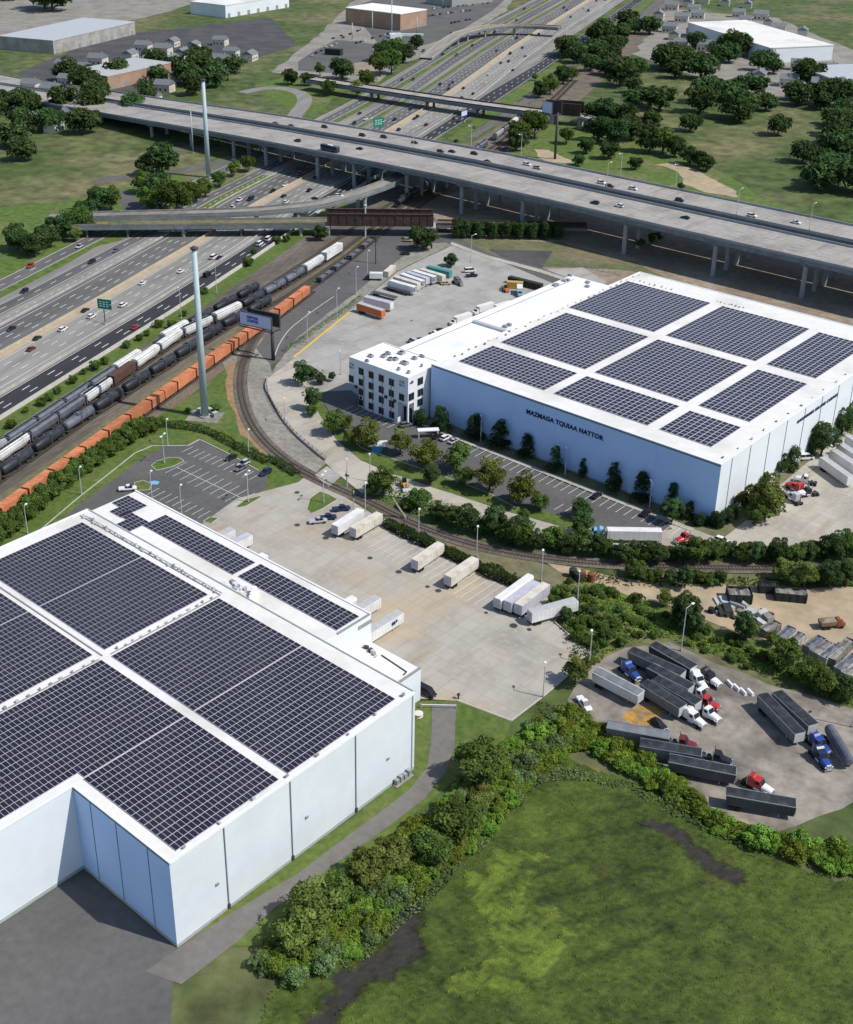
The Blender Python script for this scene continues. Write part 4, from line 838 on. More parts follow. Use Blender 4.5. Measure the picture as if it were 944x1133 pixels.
lamps(L14, [(fD, 538, 568, 'tall leaning lamp post beside the road behind the lot'), (fY1, 630, 170, 'dark floodlight post behind the black trailers'), (fS, 940, 315, 'lamp post at the edge of the truck yard by the grey tanker')], None, 1.5)
gv = 'lamp posts along the viaduct'
for i, (f, x, y, v, zf) in enumerate(((fA, 398, 470, FV0 + .2, vz2), (fA, 560, 500, FV0 + .2, vz2), (fA, 700, 515, FV1 - .2, vz2), (fB, 222, 400, FV1 - .2, vz2), (fE, 67, 195, FV0 + .2, vz2), (fE, 122, 155, FV1 - .2, vz2), (fE, 313, 195, FV1 - .2, vz2), (fE, 515, 295, FV0 + .2, vz2), (fE, 758, 355, FV0 + .2, vz2))):
    u = f(x, y, 20)[0]; L12.put((u, v, zf(u) + 1.05), 1.57 if v < 550 else -1.57, '%s lamp post on the viaduct counted from its far end by the grass loop' % nth(i), gv)
# far tall masts
def make_mast(h, r0, r1, ring=True):
    def f():
        t = thing('mast', 'x', 'mast')
        MB().cyl((0, 0, 0), (0, 0, .6), r0 * 1.5, n=14).build('base_plinth', 'conc', t); MB().cyl((0, 0, .6), (0, 0, h), r0, r1, n=18).build('pole', 'mast', t, smooth=True)
        if ring:
            c = MB().cyl((0, 0, h + .003), (0, 0, h + .5), r1 * 1.5, r1 * 1.7, n=18).build('crown_ring', 'dark_metal', t)
            mb = MB().cyl((0, 0, h + .5), (0, 0, h + 1.1), r1 * 1.2, r1 * .4, n=12); mb.build('cap', 'dark_metal', c)
        mb = MB()
        for k in range(6): mb.cyl((math.cos(k) * r0 * .7, math.sin(k) * r0 * .7, .6), (math.cos(k) * r0 * .7, math.sin(k) * r0 * .7, 1.0), .12, n=6)
        return t
    return f
p = G(227, 461); make_mast(61, 1.35, .85)(); 
def lastthing(label):
    o = [x for x in COL.objects if x.get('label') == 'x'][-1]; o['label'] = label; return o
o = lastthing('very tall blue grey steel monopole on the lawn beside the orange train'); o.location = (p[0], p[1], 0)
for k, (du, dv, w, l) in enumerate(((-3.5, 1.2, 1.4, 2.4), (-1.2, 3.2, 1.8, 1.2), (2.8, 2.2, 1.2, 1.8))):
    t = thing('equipment_cabinet', ('grey', 'low wide grey', 'narrow grey')[k] + ' equipment cabinet at the foot of the tall monopole', 'cabinet', (p[0] + du, p[1] + dv, .1)); MB().box(-w / 2, w / 2, -l / 2, l / 2, 0, 1.7).build('body', 'grey_metal', t); MB().box(-w / 2 - .1, w / 2 + .1, -l / 2 - .1, l / 2 + .1, 1.703, 1.8).build('roof', 'galv', t)
ribbon('gravel_pad', [(p[0] - 5, p[1] - 3), (p[0] + 5, p[1] + 3)], 9, .12, 'gravel_grey', sm=False)
p = G(231, 196.5); make_mast(55, 1.5, 1.0)(); o = lastthing('tall grey steel monopole at the left end of the viaduct beside the grass loop'); o.location = (p[0], p[1], 0)
for i, (x, y, yt, lb) in enumerate(((283, 137, 85, 'shortest white mast at the edge of the far dark yard'), (353, 127, 50, 'white mast in front of the far brick hall with the white roof'), (420, 132, 12, 'tallest thin white mast beside the far brick hall'), (507, 122, 65, 'white mast at the end of the far brick hall'), (598, 25, -25, 'thin white mast beyond the far ramp'))):
    p = fA(x, y); h = min(60, max(8, (y - yt) / 3.1467 / (FPX / dist_cam(*p)) / math.cos(.2))); make_mast(h, .55, .3, False)(); o = lastthing(lb); o.location = (p[0], p[1], 0)
p = fC(390, 250); make_mast(26, .4, .25, False)(); o = lastthing('thin pale mast on the grass beside the tall monopole'); o.location = (p[0], p[1], 0)
# billboard
def billboard(label, base, h_pole, A_, B_, z0, z1, back, text, face, thick=.7):
    t = thing('billboard', label, 'billboard', (base[0], base[1], 0)); ref = base
    rel(MB().cyl((base[0], base[1], 0), (base[0], base[1], z0 + .5), .75, .7, n=16), 'pole', 'dark_metal', t, ref, smooth=True)
    pn_ = rel(MB().bar((A_[0], A_[1], z0), (B_[0], B_[1], z0), thick, z1 - z0), 'panel', 'dark_metal', t, ref)
    d = Vector((B_[0] - A_[0], B_[1] - A_[1], 0)); L_ = d.length; d.normalize(); n = Vector((d.y, -d.x, 0)) * (thick / 2 + .03); o = Vector((A_[0], A_[1], 0)) + n
    c = [o + d * .25, o + d * (L_ - .25)]
    rel(MB().add([(c[0].x, c[0].y, z0 + .35), (c[1].x, c[1].y, z0 + .35), (c[1].x, c[1].y, z1 - .2), (c[0].x, c[0].y, z1 - .2)], [(0, 1, 2, 3)]), 'face', face, pn_, ref, fix=False)
    if text:
        rows, size, col, off = text
        for k, tx in enumerate(rows):
            q = o + d * off + n * .1; l = letters('lettering', tx, size, col, pn_, (q.x - ref[0], q.y - ref[1], z1 - 1.15 - size * .72 - k * size * .92), (R(90), 0, math.atan2(d.y, d.x)), .02, 1.0); l.scale.x = 5.6 / max(v.co.x for v in l.data.vertices)
    if back:
        C_, D_ = back; b2 = rel(MB().bar((C_[0], C_[1], z0 + .1), (D_[0], D_[1], z0 + .1), thick, z1 - z0), 'panel', 'dark_metal', t, ref)
        rel(MB().bar((B_[0], B_[1], z0 - .8), (D_[0], D_[1], z0 - .8), .5, .5), 'support_frame', 'dark_metal', t, ref)
    rel(MB().bar((A_[0] + n.x * 2.4, A_[1] + n.y * 2.4, z0 - .5), (B_[0] + n.x * 2.4, B_[1] + n.y * 2.4, z0 - .5), 1.0, .12), 'catwalk', 'dark_metal', t, ref)
    return t
base = G(302.5, 398.5)
billboard('billboard with blue lettering on a pale face, on a dark pole beside the orange train', base, 12, G(265.6, 351, 15.2), G(301, 359, 15.2), 12.6, 18.0, (G(278, 348, 15.5), G(310, 355, 15.5)), (('SEBER', 'UNIBER'), 1.55, 'billboard_text', 3.5), 'billboard_face')
base = G(614, 176)
billboard('black pole billboard with a small blue face before the far brown girder bridge', base, 30, G(600.5, 118.5, 32), G(611.5, 121, 32), 29, 36, (G(604, 117.5, 32), G(622, 119.5, 32)), None, 'ltblue_face' if 'ltblue_face' in MT else 'billboard_face')
# motorway signs
def road_sign(label, base, A_, B_, z0, z1, face, twin=False):
    t = thing('road_sign', label, 'road sign', (base[0], base[1], 0)); ref = base
    rel(MB().cyl((base[0], base[1], 0), (base[0], base[1], z0 + .3), .22, .2, n=8), 'post', 'dark_metal', t, ref); rel(MB().box(base[0] - .7, base[0] + .7, base[1] - .7, base[1] + .7, 0, .5), 'footing', 'conc', t, ref)
    pn_ = rel(MB().bar((A_[0], A_[1], z0), (B_[0], B_[1], z0), .25, z1 - z0), 'panel', face, t, ref)
    d = Vector((B_[0] - A_[0], B_[1] - A_[1], 0)); L_ = d.length; d.normalize(); n = Vector((d.y, -d.x, 0)) * .14; o = Vector((A_[0], A_[1], 0)) + n; mb = MB()
    for i in range(3):
        for j in range(3 + (i % 2)):
            a = o + d * (L_ * (.14 + .24 * j)); b = a + d * (L_ * .16); z = z1 - (z1 - z0) * (.28 + .22 * i); mb.add([(a.x, a.y, z - .16), (b.x, b.y, z - .16), (b.x, b.y, z + .22), (a.x, a.y, z + .22)], [(0, 1, 2, 3)])
    if face == 'sign_green': rel(mb, 'legend', 'sign_white', pn_, ref, fix=False)
    return t
base = fF(367, 467); road_sign('green motorway sign on a single post between the pale and the dark lanes', base, fF(340, 396, 8.2), fF(388, 402, 8.2), 6.2, 10.4, 'sign_green')
u = fA(398, 470, 20)[0]; 
base = fA(382, 455); road_sign('round topped teal motorway sign just beyond the viaduct', base, fA(357, 428, 12), fA(394, 424, 12), 9.4, 15.0, 'sign_green')
base = fA(672, 425); road_sign('small blue sign under the far dark bridge', base, fA(663, 398, 6), fA(682, 392, 6), 4.5, 7.6, 'billboard_face')
base = fC(72, 512); road_sign('yellow sign plate hanging on the low weathered bridge', (base[0], base[1]), fC(55, 503, 6.0), fC(92, 503, 6.0), 4.6, 7.6, 'sign_yellow')
def post(name, label, cat, p, h, r, m, extra=None, group=None):
    t = thing(name, label, cat, p, 0, group); MB().cyl((0, 0, 0), (0, 0, h), r, r * .8, n=8).build('pole', m, t); MB().cyl((0, 0, h + .003), (0, 0, h + .35), r * 2, r * 1.6, n=8).build('cap', m, t)
    if extra: extra(t)
    return t
p = fD(171, 478); post('signal_mast', 'pale blue signal mast standing before the dark girder bridge', 'mast', p, 16, .45, 'mast')
p = fH(815, 272); post('utility_pole', 'dark wooden pole in the yard road near the girder bridge', 'utility pole', p, 13, .22, 'dark_metal', lambda t: MB().box(-1.4, 1.4, -.1, .1, 11.6, 11.85).build('crossarm', 'dark_metal', t))
p = fH(727, 140); post('utility_pole', 'wooden pole at the near edge of the lot below the yard', 'utility pole', fX1(187, 165), 12, .2, 'dark_metal', lambda t: MB().box(-1.4, 1.4, -.1, .1, 10.6, 10.85).build('crossarm', 'dark_metal', t))
for i, (x, y, lb) in enumerate(((545, 714, 'signal box post at the level crossing, first beside the yard'), (572, 620, 'second slim crossing signal beside the siding'))):
    pp = fO(572, 158) if i else fO(542, 72)
    post('crossing_signal', lb, 'crossing signal', pp, 5.5, .13, 'galv', lambda t: (MB().box(-.5, .5, -.15, .15, 3.9, 4.6).build('signal_head', 'dark_metal', t)), 'crossing signals')
# ------------------------------------------------------------------ cars (x forward, z up)
def ring(x, hw_, z0, z1, top):
    """closed section across the car: sill, belt, narrower top"""
    return [(x, -hw_ * .92, z0), (x, hw_ * .92, z0), (x, hw_, z0 + (z1 - z0) * .45), (x, hw_ * top, z1), (x, -hw_ * top, z1), (x, -hw_, z0 + (z1 - z0) * .45)]
CARS = dict(
    sedan=dict(body=[(-2.3, .78, .45, .80), (-2.15, .86, .28, .92), (-1.3, .9, .22, .96), (.9, .9, .22, .93), (1.7, .88, .22, .86), (2.2, .82, .3, .74), (2.35, .72, .42, .62)], cab=[(-1.75, .72, .94, .96, .95), (-1.0, .78, .94, 1.38, .8), (.05, .78, .93, 1.43, .8), (1.15, .74, .92, .95, .95)], h=1.43),
    suv=dict(body=[(-2.35, .82, .5, 1.0), (-2.25, .9, .35, 1.06), (-1.3, .94, .3, 1.08), (.9, .94, .3, 1.06), (1.7, .92, .3, 1.0), (2.25, .86, .38, .88), (2.4, .76, .5, .75)], cab=[(-2.2, .76, 1.06, 1.1, .95), (-1.85, .82, 1.06, 1.68, .85), (.2, .82, 1.06, 1.74, .85), (1.2, .78, 1.04, 1.08, .95)], h=1.74),
    van=dict(body=[(-2.7, .92, .5, 1.25), (-2.6, .98, .35, 1.3), (1.2, .98, .35, 1.3), (2.0, .94, .35, 1.15), (2.6, .86, .4, .95)], cab=[(-2.65, .88, 1.28, 2.1, .95), (-2.4, .9, 1.28, 2.2, .92), (1.0, .9, 1.28, 2.2, .9), (2.05, .84, 1.14, 1.2, .96)], h=2.2),
    pickup=dict(body=[(-2.8, .9, .5, 1.0), (-2.7, .96, .4, 1.05), (1.2, .96, .38, 1.08), (2.0, .94, .38, 1.05), (2.6, .88, .42, .95), (2.75, .8, .5, .85)], cab=[(-.6, .84, 1.06, 1.12, .95), (-.45, .86, 1.06, 1.78, .85), (.7, .86, 1.06, 1.82, .85), (1.5, .8, 1.06, 1.1, .95)], h=1.82))
def car_mesh(kind):
    c = CARS[kind]; body = MB(); body.loft([ring(x, w, a, b, .9) for x, w, a, b in c['body']])
    glass = MB(); glass.loft([[(x, -w, z0), (x, w, z0), (x, w * t, z1), (x, -w * t, z1)] for x, w, z0, z1, t in c['cab']])
    roof = MB(); q = c['cab'][1:-1]; a, b = q[0], q[-1]
    roof.hexa([(a[0], -a[1] * a[4], a[3] - .04), (b[0], -b[1] * b[4], b[3] - .04), (b[0], b[1] * b[4], b[3] - .04), (a[0], a[1] * a[4], a[3] - .04)], [(a[0] + .05, -a[1] * a[4] + .03, a[3] + .03), (b[0] - .05, -b[1] * b[4] + .03, b[3] + .03), (b[0] - .05, b[1] * b[4] - .03, b[3] + .03), (a[0] + .05, a[1] * a[4] - .03, a[3] + .03)])
    for x in ((a[0] + b[0]) / 2,): 
        for s in (-1, 1): roof.box(x - .05, x + .05, s * a[1] * 1.0 - .03, s * a[1] * 1.0 + .03, a[2], a[3] - .1)
    if kind == 'pickup': roof.box(-2.6, -.75, -.75, .75, 1.06, 1.075)
    wheels = []; ax = 1.38 if kind in ('sedan', 'suv') else 1.7
    for x in (-ax, ax):
        for s in (-1, 1): wheels.append(MB().cyl((x, s * .70, .34), (x, s * .95, .34), .34 if kind != 'pickup' else .4, n=10))
    L0_, L1_ = c['body'][0], c['body'][-1]; lights = []
    for s in (-1, 1):
        lights.append((MB().box(L1_[0] - .1, L1_[0] + .02, s * .52 - .16, s * .52 + .16, .58, .7), 1)); lights.append((MB().box(L0_[0] - .02, L0_[0] + .1, s * .58 - .14, s * .58 + .14, .62, .78), 0))
    return body, glass, roof, wheels, lights
def car_parts(kind, col):
    def f():
        b, g_, r, w, l = car_mesh(kind); t = thing('car', 'x', 'car')
        bo = b.build('body', 'p_' + col, t, smooth=False); g_.build('windows', 'window_glass', t); r.build('roof', 'p_' + col, bo)
        for q in w: q.build('wheel', 'tyre', t)
        for q, k in l: q.build('headlight' if k else 'tail_light', 'lamp_white' if k else 'lamp_red', t)
        return t
    return f
def car_tiny(kind, col):
    def f():
        b, g_, r, w, l = car_mesh(kind); mb = MB()
        for src, k in [(b, 0), (g_, 1), (r, 0)] + [(q, 2) for q in w] + [(q, 3 if k else 4) for q, k in l]: mb.add(src.v, src.f, k)
        o = mb.build('car', ['p_' + col, 'window_glass', 'tyre', 'lamp_white', 'lamp_red']); return tag(o, 'x', 'car')
    return f
PC, PT_ = {}, {}
def put_car(p, rz, kind, col, label, group, tiny=True, z=.12):
    d = PT_ if tiny else PC
    if (kind, col) not in d: d[kind, col] = Proto((car_tiny if tiny else car_parts)(kind, col))
    o = d[kind, col].put((p[0], p[1], z), rz, label, group)
    o.name = {'sedan': 'car', 'suv': 'suv_car', 'van': 'van', 'pickup': 'pickup_truck'}[kind]; o['category'] = {'sedan': 'car', 'suv': 'suv', 'van': 'van', 'pickup': 'pickup truck'}[kind]
    return o
CN = {'black': 'black', 'white': 'white', 'red': 'red', 'dkred': 'dark red', 'grey': 'dark grey', 'silver': 'silver', 'navy': 'navy blue', 'blue': 'blue', 'tan': 'tan', 'teal': 'teal'}
def s_of(p):                              # station and offset along the motorway
    best = None
    for s0, L_, a, b in _seg:
        dx, dy = b[0] - a[0], b[1] - a[1]; t = max(0, min(1, ((p[0] - a[0]) * dx + (p[1] - a[1]) * dy) / L_ / L_)); q = (a[0] + dx * t, a[1] + dy * t); dd = math.dist(p, q)
        if best is None or dd < best[0]: best = (dd, s0 + t * L_, ((p[0] - a[0]) * dy - (p[1] - a[1]) * dx) / L_)
    return best[1], best[2]
# motorway traffic, placed lane by lane
hwc = [(fF, 105, 265, 'suv', 'red'), (fF, 320, 250, 'suv', 'black'), (fF, 85, 352, 'suv', 'black'), (fF, 40, 482, 'sedan', 'black'), (fF, 130, 515, 'sedan', 'black'), (fF, 108, 553, 'sedan', 'dkred'), (fF, 297, 418, 'sedan', 'black'), (fF, 320, 440, 'suv', 'white'), (fF, 220, 485, 'suv', 'white'), (fF, 497, 323, 'sedan', 'white'), (fF, 630, 283, 'sedan', 'white'), (fF, 745, 235, 'van', 'white'), (fF, 765, 235, 'sedan', 'black'), (fF, 470, 478, 'sedan', 'red'), (fF, 905, 188, 'van', 'white'), (fF, 935, 172, 'van', 'white'), (fF, 722, 296, 'van', 'black'),
       (fC, 590, 410, 'van', 'black'), (fC, 525, 440, 'suv', 'white'), (fC, 667, 382, 'suv', 'black'), (fC, 705, 398, 'sedan', 'black'), (fC, 713, 420, 'suv', 'white'), (fC, 710, 360, 'sedan', 'white'), (fC, 760, 322, 'suv', 'red'), (fC, 815, 333, 'sedan', 'dkred'), (fC, 795, 379, 'suv', 'navy'),
       (fA, 495, 276, 'suv', 'black'), (fA, 700, 158, 'suv', 'black'), (fA, 632, 286, 'sedan', 'navy'), (fA, 785, 176, 'sedan', 'black'), (fA, 670, 306, 'sedan', 'black'), (fA, 743, 289, 'sedan', 'white'), (fA, 757, 260, 'suv', 'white'), (fA, 800, 218, 'sedan', 'black'), (fA, 827, 213, 'suv', 'black'), (fA, 842, 243, 'sedan', 'black'), (fA, 875, 166, 'suv', 'black'), (fA, 330, 414, 'suv', 'white'), (fA, 290, 428, 'suv', 'black'), (fA, 430, 416, 'suv', 'black'), (fA, 485, 379, 'suv', 'black'), (fA, 510, 405, 'suv', 'black'), (fA, 500, 412, 'sedan', 'black'), (fA, 308, 394, 'sedan', 'black'), (fA, 645, 490, 'suv', 'black'), (fA, 708, 442, 'sedan', 'grey'), (fA, 627, 116, 'suv', 'black'), (fA, 530, 178, 'van', 'grey'), (fA, 778, 112, 'van', 'navy'), (fA, 885, 195, 'sedan', 'grey'), (fA, 560, 380, 'sedan', 'silver'), (fA, 600, 236, 'sedan', 'silver')]
LN = [(-53, 'frontage road'), (-33, 'slip road'), (-10, 'inner dark lanes'), (12, 'pale middle lanes'), (31, 'dark fresh lanes'), (60, 'outer road')]
rec = []
for f, x, y, k, c in hwc:
    p = f(x, y, .7); s, o = s_of(p); rec.append((min(LN, key=lambda q: abs(q[0] - o))[1], s, p, k, c, o))
rs = random.Random(77)
for i in range(46):
    o = rs.choice([-15.2, -11.4, -7.7, -4.0, 6.1, 10.2, 14.2, 18.3, 28.2, -36.5, -29.5, -53, -49]); s = rs.uniform(400, 1150) if i < 38 else rs.uniform(-60, 380)
    if o == 28.2: o = lerp_tab(d_l, s) + 3.2
    if any(abs(s - r[1]) < 11 and abs(o - r[5]) < 3 for r in rec): continue
    p = hw(s, o); rec.append((min(LN, key=lambda q: abs(q[0] - o))[1], s, p, rs.choice(['suv', 'sedan', 'sedan', 'suv', 'van']), rs.choice(['black', 'black', 'grey', 'navy', 'white', 'silver', 'dkred']), o))
cnt = {}
for ln, s, p, k, c, o in sorted(rec, key=lambda r: r[1]):
    key = (CN[c], k, ln); i = cnt.get(key, 0); cnt[key] = i + 1; n_ = sum(1 for r in rec if (CN[r[4]], r[3], r[0]) == key)
    kn = {'sedan': 'car', 'suv': 'suv', 'van': 'van', 'pickup': 'pickup'}[k]
    lb = ('%s %s of the %s %ss on the %s, counted from the near end' % (nth(i), kn, CN[c], kn, ln)) if n_ > 1 else 'only %s %s on the %s of the motorway' % (CN[c], kn, ln)
    lb = lb.replace('%s %s of the' % (nth(i), kn), '%s of the' % nth(i))
    put_car(p, hw_head(s) + (0 if o > 0 else math.pi), k, c, lb, 'cars on the motorway')
# viaduct traffic
vc = [(fA, 92, 489, 0, 'suv', 'black'), (fA, 308, 516, 0, 'sedan', 'black'), (fA, 15, 429, 1, 'sedan', 'black'), (fA, 70, 437, 1, 'sedan', 'black'), (fA, 187, 441, 1, 'suv', 'black'), (fA, 318, 470, 1, 'suv', 'black'), (fA, 393, 476, 1, 'suv', 'black'), (fA, 500, 495, 1, 'sedan', 'black'), (fA, 590, 527, 1, 'suv', 'black'), (fA, 630, 526, 1, 'sedan', 'black'), (fA, 708, 534, 1, 'suv', 'black'), (fA, 752, 561, 1, 'sedan', 'navy'), (fB, 262, 414, 1, 'suv', 'white'), (fB, 298, 426, 1, 'suv', 'silver'), (fE, 68, 163, 1, 'suv', 'white'), (fE, 97, 176, 1, 'suv', 'black'), (fE, 178, 184, 1, 'suv', 'white'), (fE, 340, 224, 1, 'suv', 'black'), (fE, 592, 278, 1, 'suv', 'white'), (fE, 745, 301, 1, 'sedan', 'white'), (fE, 45, 233, 0, 'suv', 'black'), (fE, 130, 244, 0, 'suv', 'white'), (fE, 360, 284, 0, 'sedan', 'black')]
rec = []
for f, x, y, far, k, c in vc:
    p = f(x, y, 21.2 if far else 19.2); zf = vz2 if far else vz
    for _ in range(3): p = f(x, y, zf(p[0]) + .7)
    v = min(max(p[1], (FV0 if far else NV0) + 2.2), (FV1 if far else NV1) - 2.2); rec.append((far, p[0], v, zf(p[0]), k, c))
cnt = {}
for far, u, v, z, k, c in sorted(rec, key=lambda r: r[1]):
    key = (far, k, c); i = cnt.get(key, 0); cnt[key] = i + 1; n_ = sum(1 for r in rec if (r[0], r[4], r[5]) == key); kn = {'sedan': 'car', 'suv': 'suv'}[k]; dk = 'far' if far else 'near'
    lb = '%s of the %s %ss on the %s viaduct deck, from the grass loop end' % (nth(i), CN[c], kn, dk) if n_ > 1 else 'only %s %s on the %s deck of the viaduct' % (CN[c], kn, dk)
    put_car((u, v), 0 if far else math.pi, k, c, lb, 'cars on the viaduct', z=z + .04)
p = fC(897, 397, 10); put_car(p, .5, 'suv', 'white', 'white suv climbing the curved flyover ramp', 'cars on the flyover ramp', z=9.2)
p = fC(815, 408, 9.5); put_car(p, .35, 'sedan', 'black', 'black car on the curved flyover ramp under the viaduct', 'cars on the flyover ramp', z=8.9)
p = fC(345, 443, 9); put_car((p[0], p[1]), -.05, 'suv', 'navy', 'dark blue suv on the straight part of the flyover ramp', 'cars on the flyover ramp', z=8.35)
# bus / box truck on the viaduct
def boxy(name, label, cat, p, rz, parts, group=None):
    t = thing(name, label, cat, p, rz, group)
    for nm, mb, m in parts: mb.build(nm, m, t)
    return t
def wheels_mb(xs, w=1.1, r=.5):
    out = []
    for x in xs:
        for s in (-1, 1): out.append(('wheel', MB().cyl((x, s * (w - .28), r), (x, s * (w + .02), r), r, n=12), 'tyre'))
    return out
p = fA(205, 515, 20); p = fA(205, 515, vz(p[0]) + 1.8)
boxy('coach_bus', 'dark blue coach on the near deck of the viaduct', 'coach', (p[0], min(p[1], NV1 - 3), vz(p[0]) + .04), math.pi, [('body', MB().loft([[(x, -w, .45), (x, w, .45), (x, w, 3.2), (x, w * .8, h), (x, -w * .8, h), (x, -w, 3.2)] for x, w, h in ((-6.6, 1.2, 3.3), (-6.4, 1.28, 3.5), (6.2, 1.28, 3.5), (6.6, 1.15, 3.2))]), 'p_navy'), ('windows', MB().box(-6.2, 6.3, -1.3, 1.3, 1.9, 2.9), 'window_glass'), ('roof_unit', MB().box(-2, 1.5, -.8, .8, 3.503, 3.75), 'p_white')] + wheels_mb((-4.2, -3.0, 4.2), 1.26, .5))
def small_truck(label, p, rz, cab, box, group=None, L_=6.0, z=.2):
    return boxy('box_truck', label, 'box truck', (p[0], p[1], z), rz, [('cargo_box', MB().box(-L_ + 1.6, 1.5, -1.22, 1.22, .95, 3.4), box), ('cab', MB().loft([[(x, -1.0, .5), (x, 1.0, .5), (x, .95, h), (x, -.95, h)] for x, h in ((1.65, 2.4), (2.4, 2.45), (2.9, 1.6), (3.7, 1.45), (3.85, .9))]), cab), ('windscreen', MB().hexa([(2.5, -.85, 1.66), (2.95, -.85, 1.66), (2.95, .85, 1.66), (2.5, .85, 1.66)], [(2.42, -.8, 2.3), (2.52, -.8, 2.3), (2.52, .8, 2.3), (2.42, .8, 2.3)]), 'window_glass'), ('chassis', MB().box(-L_ + 1.7, 3.4, -.45, .45, .55, .93), 'dark_metal')] + wheels_mb((-L_ + 3.2, 2.9), 1.1, .45), group)
p = fA(730, 512); small_truck('white topped truck on the outer road just beyond the viaduct', p, hw_head(s_of(p)[0]), 'p_grey', 'p_grey')
p = fX1(172, 262); small_truck('small white box truck with dark cab in the yard road by the container', p, -2.45, 'p_black', 'tr_white')
for a, b, lb in (((600, 492), (725, 452), 'white box truck standing beside the annex roof edge'), ((738, 428), (850, 393), 'second white box truck further along the annex roof edge'), ((868, 415), (930, 395), 'third white truck mostly hidden behind the annex roof edge')):
    p, q = fX1(*a, 3.6), fX1(*b, 3.6); small_truck(lb, ((p[0] + q[0]) / 2, (p[1] + q[1]) / 2), math.atan2(p[1] - q[1], p[0] - q[0]), 'p_white', 'tr_white', 'white trucks along the annex', 9.0, .2)
# parked cars
pk = 'parked cars'
for f, x, y, rz, k, c, lb in ((fL, 605, 447, 1.57, 'sedan', 'black', 'black car parked alone among empty bays before the blue wall'), (fL, 808, 520, 1.57, 'sedan', 'black', 'black car in the last bays by the wall corner'), (fK, 505, 199, 1.57, 'sedan', 'black', 'black car at the start of the bays beside the office'), (fK, 541, 207, 1.57, 'suv', 'white', 'white suv between black and silver car before the blue wall'), (fK, 575, 219, 1.57, 'sedan', 'silver', 'silver car third in the row beside the office'), (fK, 375, 152, 1.2, 'suv', 'grey', 'dark suv at the office entrance corner'),
    (fG, 805, 366, -1.5, 'sedan', 'black', 'black car parked at the hedge side of the front car park'), (fG, 848, 388, -1.5, 'suv', 'silver', 'silver suv between black car and navy suv at the hedge'), (fG, 925, 418, -1.5, 'suv', 'navy', 'navy blue suv parked at the hedge end of the front car park'), (fG, 838, 402, -1.5, 'sedan', 'grey', 'dark car nosing behind the silver suv at the hedge'), 
    (fO, 423, 214, .95, 'pickup', 'silver', 'silver pickup nearest the yard in the row by the rounded lawn'), (fO, 462, 200, .95, 'pickup', 'navy', 'navy pickup between silver and blue truck by the rounded lawn'), (fO, 520, 163, .95, 'pickup', 'navy', 'dark blue pickup nearest the track in the row by the rounded lawn'), (fG, 445, 475, .9, 'pickup', 'white', 'white pickup parked at the far corner of the dock annex'),
    (fQ, 752, 147, .05, 'suv', 'white', 'white suv on the concrete road by the clipped wall shrubs'), (fX1, 527, 572, 2.9, 'suv', 'white', 'white suv parked beside the bright annex roof edge'), (fX1, 565, 553, 2.9, 'sedan', 'black', 'dark car beyond the white suv at the annex edge'), (fX1, 405, 622, 2.9, 'van', 'silver', 'grey van half hidden behind the annex roof edge'), (fX1, 452, 608, 2.9, 'sedan', 'black', 'black car beyond the grey van at the annex edge'),
    (fX1, 375, 32, .6, 'suv', 'tan', 'tan suv parked by the big dark tree near the girder bridge'), (fX1, 360, 108, .6, 'sedan', 'black', 'black car in the shade of the big tree by the lot'), (fX1, 595, 282, .9, 'sedan', 'tan', 'tan pickup nose at the end of the white trailers'), (fX1, 745, 236, .9, 'pickup', 'black', 'black pickup at the far corner of the lot near the teal trailer'), (fX1, 735, 210, .9, 'van', 'white', 'white van with blue side at the far corner of the lot'),
    (fY1, 495, 618, -.3, 'sedan', 'black', 'black car beside the orange stained ground in the truck yard'), (fY1, 35, 495, -.5, 'pickup', 'white', 'white flatbed pickup on the grass beside the silver trailer'), (fX3, 450, 670, .9, 'van', 'white', 'white van half hidden by trees at the white side wall'), (fX5, 845, 955, .05, 'van', 'black', 'black van parked at the corner of the low dock annex')):
    p = f(x, y, .7); put_car(p, rz, k, c, lb, pk, False, .26)
